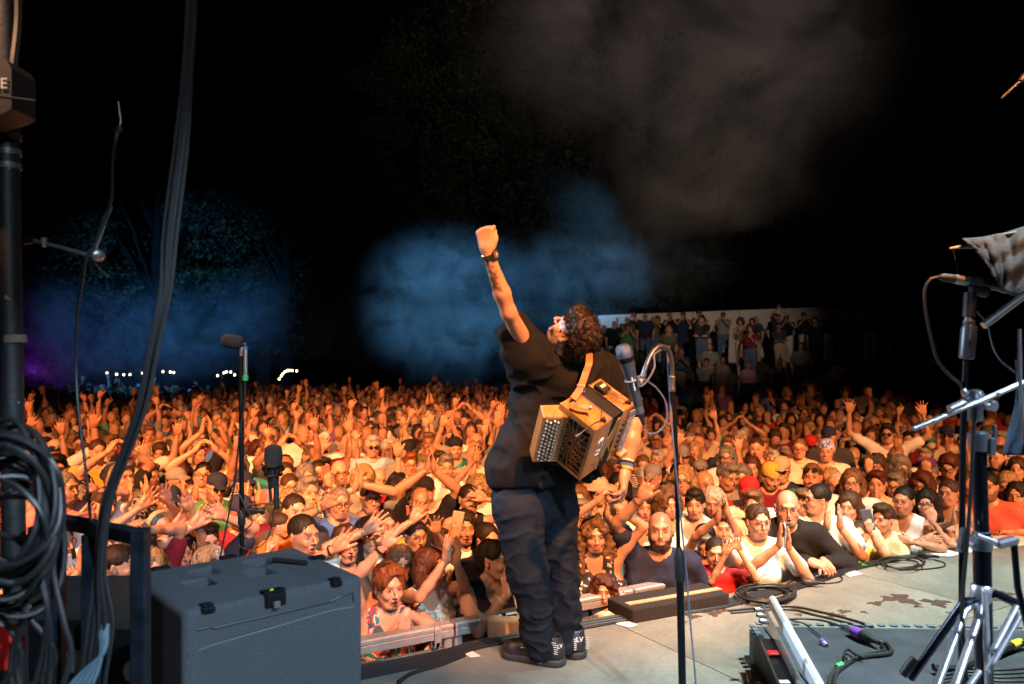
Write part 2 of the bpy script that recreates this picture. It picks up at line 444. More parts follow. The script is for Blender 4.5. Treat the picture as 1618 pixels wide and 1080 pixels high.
def head_mesh(sp, lod, rs):
    h = LOD[lod]['head']; w = sp.get('facew', 1.0) * (1 + rs.uniform(-.04, .04)); jaw = sp.get('jaw', 1.0) * (1 + rs.uniform(-.06, .06))
    fem = sp.get('fem', 0); ns = .86 + rs.uniform(-.08, .20) - .05 * fem; kid = sp.get('kid', 0); mo = sp.get('mouth', 0.0); sm = sp.get('smile', 0.3)
    S = SDF((-.115, -.15, -.20), (.115, .13, .15), h)
    S.ell((0, .014, .036), (.077 * w, .096, .088))
    S.ell((0, -.018, -.022), (.064 * w, .070, .084 - .008 * kid), k=.03)
    S.ell((0, -.056, -.080 - .01 * (mo > .5)), (.030 * jaw, .030, .024), k=.028)
    for x in (-1, 1):
        S.cone((x * .050 * w * jaw, .01, -.045), (x * .028 * jaw, -.045, -.090), .020, .018, k=.025)
        S.ell((x * .036, -.066, -.026 + .004 * sm), (.021, .018, .019), k=.020)
    S.cone((-.032, -.084, .037), (.032, -.084, .037), .012 - .003 * fem, k=.014)
    for x in (-1, 1):
        S.ell((x * .031, -.105, .014), (.0200, .025, .0135), k=.010, op='sub')
        S.ell((x * .031, -.0735, .012), (.0150, .0145, .0135), k=.004)
    S.cone((0, -.088, .022), (0, -.113 - .004 * ns, -.020), .0075 * ns, .0105 * ns, k=.010)
    for x in (-1, 1): S.ell((x * .0125 * ns, -.101, -.025), (.0085 * ns, .010, .0075), k=.005)
    mz = -.058
    S.ell((0, -.0805, mz), (.027, .0145, .017), k=.014)
    if mo > .15:
        S.ell((0, -.102, mz - .006 * mo), (.017 + .006 * sm, .026, .006 + .012 * mo), k=.004, op='sub')
    else:
        for x in (-1, 1):
            S.cone((0, -.1005, mz), (x * (.021 + .006 * sm), -.090 + .003 * sm, mz + .005 * sm), .0028, .002, k=.003, op='sub')
    if lod < 2:
        S.cone((-.017, -.094, mz + .0065), (.017, -.094, mz + .0065), .0038, k=.005)
        S.cone((-.013, -.095, mz - .0075 - .012 * mo), (.013, -.095, mz - .0075 - .012 * mo), .0048, k=.005)
    for x in (-1, 1):
        M = np.array(Euler((R(-10), 0, R(18 * x))).to_matrix())
        S.ell((x * .082 * w, .006, .002), (.008, .017, .031), k=.004, M=M)
        if lod < 2: S.ell((x * .090 * w, .002, .003), (.006, .009, .017), k=.003, M=M, op='sub')
    nr = .056 * (1 - .14 * fem) * (1 - .15 * kid) * (1 + .2 * (sp.get('fat', 1) - 1))
    S.cone((0, .020, -.05), (0, .028, -.19), nr, nr * 1.05, k=.02)
    if lod < 2 and not fem: S.ell((0, -.028, -.135), (.010, .012, .014), k=.012)
    V, F = S.mesh()
    x, y, z = V.T.astype(float); ax = abs(x)
    C = np.tile(np.array(SKIN, float), (len(V), 1)); C *= (1 + .07 * vnoise(V, 45, rs.uniform(0, 40))[:, None])
    fr = y < -.05
    hc = np.array(HAIRCOL[sp.get('browcol', 'dark')])
    def mixc(m, c, a=1.0):
        nonlocal C
        m = (m * a)[:, None]; C = C * (1 - m) + np.array(c) * m
    # ruddy cheeks, nose and ears
    mixc(np.exp(-((ax - .036) / .018) ** 2 - ((z + .022) / .022) ** 2) * fr, (.62, .26, .17), .40)
    mixc(np.exp(-(ax / .014) ** 2 - ((z + .018) / .016) ** 2) * (y < -.1), (.60, .27, .18), .35)
    mixc((ax > .082) * 1.0, (.58, .25, .17), .5)
    # brows
    bz = .0345 + .006 * np.sin(np.clip((ax - .012) / .04, 0, 1) * math.pi)
    mixc(np.exp(-((z - bz) / (.0036 if not fem else .0026)) ** 2) * (ax > .012) * (ax < .052) * fr, hc, .92 if h < .01 else .7)
    # eyes
    de = np.sqrt((ax - .031) ** 2 + ((z - .013) * 1.7) ** 2)
    mixc(smooth(-de, -.024, -.013) * fr, (.26, .12, .08), .6)
    op_ = .0050 * (1 - .35 * sm) * np.clip(1 - ((ax - .031) / .0145) ** 2, 0, 1) ** .5
    eye = (abs(z - .013) < np.maximum(op_, h * .42)) * (abs(ax - .031) < .0135) * fr
    mixc(eye * 1.0, (.34, .30, .28) if h < .008 else (.20, .13, .10), .95)  # coarse heads: eye colour darkened to read as a shaded socket
    gx = sp.get('gaze', 0) * .004
    di = np.sqrt((ax * np.sign(x) - .031 * np.sign(x) - gx) ** 2 + (z - .014) ** 2)
    mixc((di < .0078) * eye * 1.0, (.03, .02, .014), 1)
    mixc(np.exp(-((z - .0205) / .0026) ** 2) * (abs(ax - .031) < .016) * fr, (.06, .035, .025), .8)
    # nostrils, mouth
    mixc(np.exp(-((ax - .009) / .004) ** 2 - ((z + .031) / .003) ** 2) * (y < -.09), (.10, .03, .02), .8)
    lipc = (.42, .09, .07) if fem else (.36, .14, .10)
    cur = sm * .010 * (ax / .028) ** 2
    lw = .0065 + .012 * mo * (z < mz)
    lip = (abs(z - mz - cur + .006 * mo * (z < mz)) < lw + .003) * (ax < .024 + .005 * sm) * (y < -.078)
    mixc(lip * 1.0, lipc, .85)
    if mo > .15:
        ins = ((ax / (.017 + .006 * sm)) ** 2 + ((z - mz + .006 * mo - cur) / (.0045 + .0115 * mo)) ** 2 < 1.0) * (y < -.06)
        mixc(ins * 1.0, (.05, .012, .010), 1)
        tee = ins * (z > mz - .001 - cur * 0) * (z < mz + .012)
        mixc(tee * 1.0, (.75, .70, .62), .95 if sm > .3 else .6)
    else:
        mixc(np.exp(-((z - mz - cur) / .0022) ** 2) * (ax < .026 + .005 * sm) * (y < -.075), (.16, .05, .04), .9)
        mixc(np.exp(-((ax - .030 - .004 * sm) / .003) ** 2 - ((z - mz - .006 * sm) / .006) ** 2) * fr, (.30, .13, .09), .5)
    if sp.get('beard', 0) or sp.get('stubble', 0):
        st = max(sp.get('beard', 0), sp.get('stubble', 0) * .55)
        bm = smooth(-z, .030, .050) * (y < .02) * (z > -.125)
        bm = np.maximum(bm, smooth(-z, .0, .035) * (ax > .055) * (y < .01) * (z > -.1))
        bm = bm * (1 - (lip * 1.0)) * (1 - np.exp(-(ax / .02) ** 2 - ((z + .062) / .006) ** 2) * .4)
        hb = np.array(HAIRCOL[sp.get('beardcol', sp.get('haircol', 'dark'))])
        mixc(bm, hb, st * .9)
        if sp.get('beard', 0):
            V = V + vnormals(V, F) * (bm * .007 * (1 + .5 * vnoise(V, 180)))[:, None].astype(np.float32)
    if sp.get('hair') in ('shaved', 'fringe'):
        hm = smooth(z + y * .65 + .15 * 0, .055, .085) if sp['hair'] == 'shaved' else 0
        hl = np.clip((z - .02 - .55 * (-y)) / .02, 0, 1) * (y > -.085)
        mixc(hl * 1.0, np.array(HAIRCOL[sp['haircol']]) * .6 + np.array(SKIN) * .35, .42 if sp['hair'] == 'shaved' else .06)
    if sp.get('age', 0) > .6:
        wr = np.sin(z * 900) * np.exp(-((z - .07) / .018) ** 2) * fr
        C *= (1 - .10 * np.maximum(wr, 0)[:, None])
        mixc(np.exp(-((ax - .033 - (-.04 - z) * .25) / .0025) ** 2) * (z < -.02) * (z > -.06) * fr, (.34, .17, .12), .5)
    C *= 1 - .25 * np.exp(-((z + .115) / .02) ** 2)[:, None] * (y[:, None] > -.04) * 0
    return V, F, np.clip(C, 0, 1).astype(np.float32)
def hair_mesh(style, lod, rs):
    """same frame as the head"""
    if style in ('shaved', 'none'): return None
    h = LOD[lod]['hair']; S = SDF((-.20, -.19, -.44), (.20, .24, .24), h)
    amp = .005; cut = True
    cap = lambda g=0.0: S.ell((0, .018, .044), (.086 + g, .103 + g, .092 + g))
    low = .03
    if style == 'short':
        cap(.002); S.ell((0, -.03, .115), (.07, .075, .035), k=.03); S.rbox((0, .02, -.110), (.2, .2, .10), op='sub', k=.02); amp = .006
    elif style == 'crop':
        cap(-.003); S.rbox((0, .0, -.105), (.2, .2, .10), op='sub', k=.01); amp = .003
    elif style == 'fringe':
        S.cone((-.075, .03, .0), (-.035, .105, .0), .022, k=.02); S.cone((.075, .03, .0), (.035, .105, .0), .022, k=.02); S.cone((-.035, .105, .0), (.035, .105, .0), .022, k=.02); amp = .004; cut = False
    elif style == 'volume':
        cap(.012); S.ell((0, .01, .09), (.09, .1, .065), k=.03); S.ell((0, .07, -.03), (.085, .06, .07), k=.03); amp = .010
    elif style == 'bob':
        cap(.008); S.cone((-.085, .02, .0), (-.086, .01, -.085), .038, .034, k=.03); S.cone((.085, .02, .0), (.086, .01, -.085), .038, .034, k=.03); S.ell((0, .08, -.04), (.085, .05, .09), k=.04); amp = .007
    elif style == 'long':
        cap(.006)
        for x in (-1, 1):
            S.cone((x * .082, .02, .0), (x * .090, .01, -.14), .036, .040, k=.03); S.cone((x * .090, .01, -.14), (x * .086, -.03, -.30), .038, .024, k=.03)
        S.ell((0, .085, -.10), (.10, .05, .18), k=.04); amp = .008
    elif style == 'wavy':
        cap(.014)
        for x in (-1, 1):
            S.cone((x * .088, .02, .01), (x * .108, .01, -.14), .042, .050, k=.03); S.cone((x * .108, .01, -.14), (x * .100, -.02, -.24), .045, .030, k=.03)
        S.ell((0, .09, -.08), (.12, .06, .17), k=.04); amp = .016
    elif style == 'curly':
        cap(.030); S.ell((-.07, .02, -.02), (.06, .07, .08), k=.04); S.ell((.07, .02, -.02), (.06, .07, .08), k=.04); S.ell((0, .08, -.01), (.10, .07, .09), k=.04); amp = .020
    elif style == 'tied':
        cap(-.001); S.ell((0, .05, -.03), (.07, .06, .05), k=.02); S.ell((0, .125, .03), (.035, .035, .035), k=.015); amp = .003
    elif style == 'pony':
        cap(-.001); S.ell((0, .05, -.03), (.07, .06, .05), k=.02); S.cone((0, .115, .01), (.03, .12, -.13), .028, .030, k=.02); S.cone((.03, .12, -.13), (.085, .03, -.27), .030, .014, k=.02); amp = .005
    elif style == 'cap':
        S.ell((0, .012, .060), (.089, .106, .082)); S.rbox((0, .0, -.085), (.2, .2, .115), op='sub', k=.004); amp = .0008; cut = False
        S.cone((-.045, -.105, .038), (.045, -.105, .038), .010, k=.006); S.cone((-.030, -.155, .028), (.030, -.155, .028), .009, k=.03); S.ell((0, -.13, .036), (.062, .05, .009), k=.012)
    elif style == 'sunhat':
        S.ell((0, .012, .070), (.092, .105, .070)); S.rbox((0, .0, -.06), (.2, .2, .10), op='sub', k=.004); S.ell((0, .01, .045), (.19, .19, .012), k=.02); amp = .001; cut = False
    elif style == 'beanie':
        S.ell((0, .015, .055), (.091, .106, .095)); S.rbox((0, .0, -.085), (.2, .2, .11), op='sub', k=.01); amp = .002; cut = False
    if cut:     # open the face
        tight = style not in ('long', 'bob', 'wavy', 'curly'); S.ell((0, -.130, -.028), (.080 if tight else .062, .088, .138 if tight else .118), k=.014, op='sub'); S.ell((rs.uniform(-.03, .03), -.10, .075), (.040, .030, .022), k=.014, op='sub')
        S.ell((0, -.10, -.16), (.075, .10, .10), k=.02, op='sub')
        if style in ('short', 'crop', 'tied', 'pony', 'volume'):
            for x in (-1, 1): S.ell((x * .09, -.01, -.02), (.04, .035, .042), k=.012, op='sub')
    V, F = S.mesh()
    if len(V) == 0: return None
    n = vnormals(V, F); o = rs.uniform(0, 50)
    if style in ('curly', 'volume', 'wavy'):
        dd = amp * (vnoise(V, 26, o) + .7 * vnoise(V, 60, o))
        if style == 'curly': dd = amp * (.6 * vnoise(V, 30, o) + .9 * abs(vnoise(V, 62, o)))
    elif style in ('cap', 'beanie', 'sunhat'): dd = amp * vnoise(V, 40, o)
    else:
        ang = np.arctan2(V[:, 0], V[:, 1] + .02); q = np.stack([ang * 9, V[:, 2] * 5, V[:, 1] * 3], 1)
        dd = amp * (1.1 * vnoise(q, 2.0, o) + .8 * vnoise(q, 5.0, o) + .4 * vnoise(V, 55, o))
    V = V + n * dd[:, None].astype(np.float32)
    if style not in ('cap', 'beanie', 'sunhat'):
        ang = np.arctan2(V[:, 0], V[:, 1] + .02); g = np.clip(1 + .75 * vnoise(np.stack([ang * 9, V[:, 2] * 12, V[:, 1] * 12], 1), 2.2, o) + .25 * vnoise(V, 120, o), .2, 2.2)
    else: g = np.ones(len(V))
    return V.astype(np.float32), F, np.repeat(g[:, None], 3, 1).astype(np.float32)
def glasses_mb(dark=False, sq=False, up=False, lod=0):
    m = MB(); z = .014 if not up else .085; y = -.105 if not up else -.085
    seg = 14 if lod == 0 else 8
    for x in (-1, 1):
        c = Vector((x * .032, y, z))
        if dark: m.lathe(c, (0, -1, .1 if not up else .9), [(-.001, .023), (.002, .023)], seg, .82)
        m.torus(c, (0, -1, 0 if not up else .8), .0225, .0020 if lod == 0 else .0024, seg, 4, sx=1.05)
        m.tube([c + Vector((x * .022, 0, 0)), Vector((x * .084, y + .035, z)), Vector((x * .088, .01, z + .002))], .0020 if lod == 0 else .003, 4)
    m.tube([(-.010, y - .002, z + .004), (.010, y - .002, z + .004)], .0018 if lod == 0 else .0028, 4)
    return m
ARM = {  # name: (wrist target in person frame for the +X arm, elbow hint, hand pose, finger dir, palm dir)
    'up':      ((.27, -.08, 1.90), (.5, .1, -.2), 'open', (.05, 0, 1), (0, -1, .1)),
    'upwide':  ((.40, -.06, 1.80), (.6, .1, -.4), 'wide', (.25, 0, 1), (0, -1, .1)),
    'uphigh':  ((.20, -.05, 1.97), (.6, 0, -.1), 'wide', (-.03, 0, 1), (0, -1, .1)),
    'half':    ((.34, -.22, 1.56), (.5, .1, -1), 'open', (.1, -.1, 1), (0, -1, 0)),
    'fist':    ((.24, -.12, 1.86), (.6, .1, -.2), 'fist', (.0, -.05, 1), (0, -1, 0)),
    'clap':    ((.045, -.34, 1.36), (.7, -.1, -1), 'flat', (0, -.25, 1), (-1, 0, 0)),
    'clapface':((.050, -.34, 1.47), (.7, -.1, -1), 'flat', (0, -.1, 1), (-1, 0, .0)),
    'claphigh':((.050, -.20, 1.84), (1, -.1, -.1), 'flat', (-.12, 0, 1), (-1, -.1, 0)),
    'heart':   ((.095, -.14, 1.80), (1, 0, -.1), 'relaxed', (-.7, 0, 1), (-1, 0, -.3)),
    'mouth':   ((.05, -.21, 1.37), (.6, -.1, -1), 'flat', (-.12, .12, 1), (-1, .3, 0)),
    'chin':    ((.03, -.20, 1.32), (.6, -.1, -1), 'hold', (-.3, .1, 1), (0, 1, 0)),
    'phone':   ((.10, -.36, 1.46), (.6, 0, -1), 'hold', (-.2, -.05, 1), (0, 1, .0)),
    'phonehi': ((.12, -.22, 1.78), (.8, 0, -.6), 'hold', (-.1, -.05, 1), (0, 1, .0)),
    'rest':    ((.10, -.38, 1.06), (.8, .3, -.6), 'relaxed', (-.8, -.4, 0), (0, -.1, -1)),
    'fold':    ((-.08, -.27, 1.10), (.9, -.1, -.4), 'relaxed', (-1, 0, .1), (0, 1, -.4)),
    'down':    ((.24, .0, .86), (.6, .5, 0), 'relaxed', (0, -.05, -1), (-1, 0, 0)),
}
def solve_arm(S, W, hint, l1, l2):
    S = np.array(S, float); W = np.array(W, float); d = W - S; D = np.linalg.norm(d)
    if D > (l1 + l2) * .985: W = S + d / D * (l1 + l2) * .985; d = W - S; D = np.linalg.norm(d)
    u = d / D; a = (l1 * l1 - l2 * l2 + D * D) / (2 * D); hh = math.sqrt(max(l1 * l1 - a * a, 1e-6))
    hi = np.array(hint, float); hi = hi - u * (hi @ u); hi /= (np.linalg.norm(hi) + 1e-9)
    return S + u * a + hi * hh, W
def make_person(sp, lod, seed):
    """returns {'person': (V,F,C), 'hair': ..., 'top': ..., 'eyewear': MB, 'wrist': [(pos, dir)], 'tips':...} in the person frame"""
    rs = random.Random(seed); L = LOD[lod]
    fem = sp.get('fem', 0); fat = sp.get('fat', 1.0); kid = sp.get('kid', 0)
    sh = .178 * (1 - .10 * fem) * (1 - .10 * kid) * (.75 + .25 * fat); sz = 1.375
    hs = sp.get('headscale', 1.0 + .12 * kid) * .91
    pit, yaw, rol = sp.get('pitch', 0), sp.get('yaw', 0), sp.get('roll', 0)
    Rh = Euler((R(pit), R(rol), R(yaw))).to_matrix().to_4x4()
    Mh = Matrix.Translation((0, -.005, 1.455)) @ Rh @ Matrix.Translation((0, -.012, .115 * hs)) @ Matrix.Scale(hs, 4)
    out = {'Mh': Mh}
    S = SDF((-.80, -.62, .72), (.80, .42, 2.10), L['body']) if False else None
    arms = []; lo = np.array((-.30, -.22, .84)); hi = np.array((.30, .22, 1.52))
    aspec = {+1: sp.get('L', 'down'), -1: sp.get('R', 'down')}
    for sgn in (1, -1):
        a = aspec[sgn]; ex = {}
        if isinstance(a, dict): ex = a; a = ex.get('pose', 'up')
        W, hint, hp, fd, pd = ARM[a]
        W = np.array(W, float) * (sgn, 1, 1)
        if 'w' in ex: W = np.array(ex['w'], float)
        else: W += np.array((rs.uniform(-.05, .05), rs.uniform(-.03, .03), rs.uniform(-.06, .05))) * (1 if a in ('up', 'upwide', 'uphigh', 'half', 'fist') else .25)
        hint = np.array(ex.get('hint', hint), float) * ((sgn, 1, 1) if 'hint' not in ex else 1)
        fd = np.array(ex.get('fd', fd), float) * ((sgn, 1, 1) if 'fd' not in ex else 1); pd = np.array(ex.get('pd', pd), float) * ((sgn, 1, 1) if 'pd' not in ex else 1)
        hp = ex.get('hand', hp)
        if hp == 'open' and rs.random() < .3: hp = 'wide'
        Sh = np.array((sgn * sh, .005, sz))
        if W[2] > 1.6: Sh += (-sgn * .012, 0, .035)
        E, W = solve_arm(Sh, W, hint, .285, .255)
        if 'fd' not in ex and a in ('up', 'upwide', 'uphigh', 'half', 'fist'):
            fa = (W - E); fa /= np.linalg.norm(fa); fd = fd * .45 + fa * .75 + np.array((rs.uniform(-.12, .12), rs.uniform(-.1, .1), 0))
        arms.append((sgn, Sh, E, W, hp, fd, pd))
        for q in (E, W): lo = np.minimum(lo, q - .07); hi = np.maximum(hi, q + .07)
    ar = (1 - .13 * fem) * (.55 + .45 * fat) * (1 - .18 * kid) * (1.0, 1.0, 1.0, 1.08, 1.2, 1.35)[lod]
    S = SDF(lo, hi, L['body'])
    def torso(S, g, low):
        q = 1.5 / (.7 + .3 * fat)
        S.cone((-.085, .0, 1.24), (.085, .0, 1.24), .118 * (.6 + .4 * fat) * (1 - .06 * fem) * (1 - .12 * kid) + g, k=.0, sq=q)
        S.cone((-.03, .0, 1.06), (.03, .0, 1.06), .125 * (.2 + .8 * fat) * (1 - .08 * fem) * (1 - .1 * kid) + g, k=.10, sq=q * .95)
        S.cone((-.05, .0, .93), (.05, .0, .93), .128 * (.4 + .6 * fat) * (1 - .1 * kid) + g, k=.10, sq=q * .95)
        S.cone((-sh + .03, .005, sz + .005), (sh - .03, .005, sz + .005), .050 + g, k=.06)
        S.cone((-.05, .02, 1.41), (.05, .02, 1.41), .040 + g, k=.05)
        if fem and not kid:
            for x in (-1, 1): S.ell((x * .073, -.085 * (.6 + .4 * fat), 1.215), (.062 + g, .055 + g, .062 + g), k=.04)
        elif fat > 1.15: S.ell((0, -.07, 1.03), (.12 + g, .11 + g, .13 + g), k=.06)
    torso(S, 0.0, .84)
    S.cone((0, .018, 1.36), (0, .012, 1.47), .060 * (1 - .14 * fem) * (1 - .12 * kid), .054 * (1 - .14 * fem) * (1 - .12 * kid), k=.05)
    for (sgn, Sh, E, W, hp, fd, pd) in arms:
        S.cone(Sh, E, .047 * ar, .035 * ar, k=.03); S.ell(Sh * .62 + E * .38, (.044 * ar,) * 3, k=.02)
        M = E * .68 + W * .32
        S.cone(E, M, .035 * ar, .037 * ar, k=.02); S.cone(M, W, .037 * ar, .0265 * (.5 + .5 * ar), k=.02)
    V, F = S.mesh()
    C = np.tile(np.array(SKIN), (len(V), 1)) * (1 + .05 * vnoise(V, 22, seed % 50)[:, None])
    parts = [(V, F, C.astype(np.float32))]
    out['_body'] = (V, F)
    V, F, C = head_mesh(sp, lod, rs); parts.append((xf(V, Mh), F, C))
    out['hands'] = {}
    for (sgn, Sh, E, W, hp, fd, pd) in arms:
        V, F, C = hand_mesh(hp, lod)
        f = Vector(fd).normalized(); p = Vector(pd); p = (p - f * p.dot(f)).normalized(); x = (-p).cross(f)   # columns: x, y=-palm, z=fingers
        s = (1 - .10 * fem) * (1 - .16 * kid) * .97
        # right hand (-X side): thumb +X ; left hand mirrored
        V2 = V * np.array((1 if sgn < 0 else -1, 1, 1)); F2 = F if sgn < 0 else F[:, ::-1]
        M = Matrix(((x.x, -p.x, f.x), (x.y, -p.y, f.y), (x.z, -p.z, f.z))).to_4x4() * 1.0
        M = Matrix.Translation(Vector(W)) @ M @ Matrix.Scale(s, 4)
        parts.append((xf(V2, M), F2, C)); out['hands'][sgn] = (W, np.array(f), np.array(p), E)
    out['person'] = join(parts); out['parts'] = parts
    # hair or hat
    hm = hair_mesh(sp.get('hair', 'short'), lod, rs)
    if hm: out['hair'] = (xf(hm[0], Mh), hm[1], hm[2])
    if sp.get('hair') in ('cap', 'beanie', 'sunhat') and sp.get('under'):
        hm = hair_mesh(sp['under'], lod, rs)
        if hm: out['hair2'] = (xf(hm[0], Mh), hm[1], hm[2])
    if sp.get('glasses'):
        m = glasses_mb(sp['glasses'] in ('sun', 'sunup'), up=sp['glasses'] == 'sunup', lod=min(lod, 1)); m.v = [tuple(Mh @ Vector(p)) for p in m.v]; out['eyewear'] = m
    # clothes
    tt = sp.get('top', 'tee'); g = .014 if tt != 'jacket' else .028
    T = SDF(lo - .03, hi + .03, L['top'])
    torso(T, g, .84)
    if tt in ('tee', 'polo', 'long', 'jacket', 'cap_sleeve'):
        for (sgn, Sh, E, W, hp, fd, pd) in arms:
            fr = {'tee': .62, 'polo': .66, 'cap_sleeve': .30}.get(tt, 1.0)
            q = Sh * (1 - fr) + E * fr
            T.cone(Sh, q, (.062 + .2 * (g - .014)) * ar + .004, (.056 if fr < 1 else .046) * ar + .006, k=.03)
            if fr >= 1: T.ell(E, (.056 * ar + .008,) * 3, k=.01); T.cone(E, E * .12 + W * .88, .055 * ar, .040 * ar + .004, k=.015)
    if tt in ('tank', 'dress'):
        for x in (-1, 1): T.ell((x * (sh + .012), 0, sz - .01), (.062, .12, .095), k=.012, op='sub')
        T.ell((0, -.12, 1.40), (.075, .12, .10), k=.01, op='sub')
    elif tt == 'vneck':
        for x in (-1, 1): T.ell((x * (sh + .03), 0, sz - .01), (.050, .12, .085), k=.012, op='sub')
        T.ell((0, -.11, 1.40), (.050, .10, .11), k=.01, op='sub')
    T.ell((0, .0 - .03, 1.475), (.072, .085, .070), k=.008, op='sub')
    if lod >= 1:    # leave out the skin that the clothes cover
        bV, bF = out['_body']; iq = np.clip(np.round((bV - T.lo) / T.h).astype(int), 0, T.n - 1); ins = T.d[iq[:, 0], iq[:, 1], iq[:, 2]] < -.35 * T.h
        P0 = out['parts']; keep = ~ins[bF].all(1) & ((lod < 3) | (bV[bF].mean(1)[:, 2] > 1.22) | (np.abs(bV[bF].mean(1)[:, 0]) > .17)); P0[0] = (P0[0][0], bF[keep], P0[0][2]); out['person'] = join(P0)
    V, F = T.mesh()
    if lod >= 3: F = F[V[F].mean(1)[:, 2] > (1.06 if lod == 3 else 1.16)]
    n = vnormals(V, F)
    fz = V @ np.array(((.85, 0, .5), (0, 1, 0), (-.5, 0, .85))).T; dd = .011 * ((1 - np.abs(vnoise(fz * np.array((1, 1, .45)), 9, seed % 37))) ** 3 - .35) + .005 * vnoise(V * np.array((1, 1, .6)), 24, seed % 31)
    V = V + n * dd[:, None].astype(np.float32)
    out['top'] = (V, F, np.ones((len(V), 3), np.float32))
    return out
_legs = {}
def legs_mesh(kind, h=.030):
    if kind in _legs: return _legs[kind]
    S = SDF((-.30, -.34, -.06), (.30, .26, 1.12), h)
    for x in (-1, 1):
        if kind != 'skirt':
            S.cone((x * .085, 0, .90), (x * .10, -.02, .50), .105, .075, k=.03); S.cone((x * .10, -.02, .50), (x * .11, .02, .09), .072, .055, k=.02)
        else: S.cone((x * .08, 0, .90), (x * .12, 0, .45), .12, .14, k=.1)
    S.cone((-.06, 0, .95), (.06, 0, .95), .125, k=.05, sq=1.3)
    V, F = S.mesh(); V = V + vnormals(V, F) * (.006 * vnoise(V, 12, 5))[:, None]
    _legs[kind] = mesh_data('trousers', V, F); return _legs[kind]
def shoes_mesh():
    if 'shoes' in _legs: return _legs['shoes']
    S = SDF((-.24, -.30, -.01), (.24, .16, .14), .018)
    for x in (-1, 1):
        S.cone((x * .11, .03, .045), (x * .13, -.15, .035), .045, .040); S.cone((x * .11, .03, .04), (x * .11, .03, .10), .042, .04, k=.02)
    V, F = S.mesh(); _legs['shoes'] = mesh_data('shoes', V, F); return _legs['shoes']
SKINS = {'fair': (1.12, 1.12, 1.14), 'tan': (.92, .86, .80), 'rosy': (1.08, .98, .95), 'brown': (.55, .48, .44)}
def skin_mat(k='fair'): return vc_mat('skin_' + k, SKINS[k], .40, .18, 160)
def hair_mat(c): return vc_mat('hair_' + c, tuple(x * 1.0 for x in HAIRCOL[c]), .55, .6, 260, spec=.28)
CLOTH = {'white': (.72, .70, .68), 'cream': (.60, .52, .42), 'black': (.012, .012, .014), 'navy': (.018, .024, .055), 'grey': (.20, .20, .20), 'red': (.42, .022, .02),
         'orange': (.55, .13, .02), 'yellow': (.50, .38, .07), 'green': (.06, .20, .08), 'teal': (.03, .20, .22), 'blue': (.06, .14, .42), 'pale blue': (.35, .45, .60),
         'pink': (.62, .24, .26), 'burgundy': (.16, .012, .025), 'olive': (.10, .10, .04), 'brown': (.12, .06, .03), 'purple': (.16, .05, .24), 'beige': (.42, .33, .24), 'pale green': (.48, .58, .36), 'coral': (.62, .12, .08), 'denim': (.07, .11, .20), 'dark grey': (.05, .05, .055)}
def cloth(c):
    if c in CLOTH: return mat('cloth_' + c.replace(' ', '_'), CLOTH[c], .85, spec=.2, bump=.3, bscale=70, noise=.12, nscale=9)
    if c == 'striped': return pattern_mat('cloth_striped', 'stripe', [(.6, .58, .55), (.02, .02, .04)], 14)
    if c == 'floral dark': return pattern_mat('cloth_floral_dark', 'floral', [(.45, .16, .13), (.55, .40, .34), (.012, .010, .014)], 26)
    if c == 'floral red': return pattern_mat('cloth_floral_red', 'print', [(.02, .16, .17), (.50, .46, .40), (.55, .03, .04), (.03, .07, .09)], 12)
    if c == 'floral white': return pattern_mat('cloth_floral_white', 'print', [(.50, .16, .15), (.55, .52, .47), (.58, .55, .50), (.24, .30, .16)], 14)
    if c == 'black and white': return pattern_mat('cloth_black_white', 'print', [(.02, .02, .02), (.5, .48, .44), (.02, .02, .02), (.5, .48, .44)], 16)
    if c == 'red flower': return pattern_mat('cloth_red_flower', 'floral', [(.62, .03, .03), (.60, .56, .50), (.60, .56, .50)], 7)
    if c == 'floral brown': return pattern_mat('cloth_floral_brown', 'floral', [(.4, .1, .04), (.08, .07, .02), (.02, .02, .012)], 30)
    if c == 'blue pattern': return pattern_mat('cloth_blue_pattern', 'print', [(.04, .10, .40), (.55, .55, .60), (.05, .14, .5), (.5, .55, .6)], 16)
    return cloth('grey')
MESHSETS = {}
def meshset(key, sp, lod, seed):
    if key in MESHSETS: return MESHSETS[key]
    o = make_person(sp, lod, seed); ms = {'Mh': o['Mh'], 'hands': o['hands']}
    for k in ('person', 'hair', 'hair2', 'top'):
        if k in o:
            V, F, C = o[k]; ms[k] = mesh_data({'hair2': 'hair'}.get(k, k), V, F, True, C)
    if 'eyewear' in o: ms['eyewear'] = mesh_data('eyeglasses', o['eyewear'].v, o['eyewear'].f, False)
    MESHSETS[key] = ms; return ms
def override(o, m):
    if len(o.data.materials) == 0: o.data.materials.append(m)
    o.material_slots[0].link = 'OBJECT'; o.material_slots[0].material = m
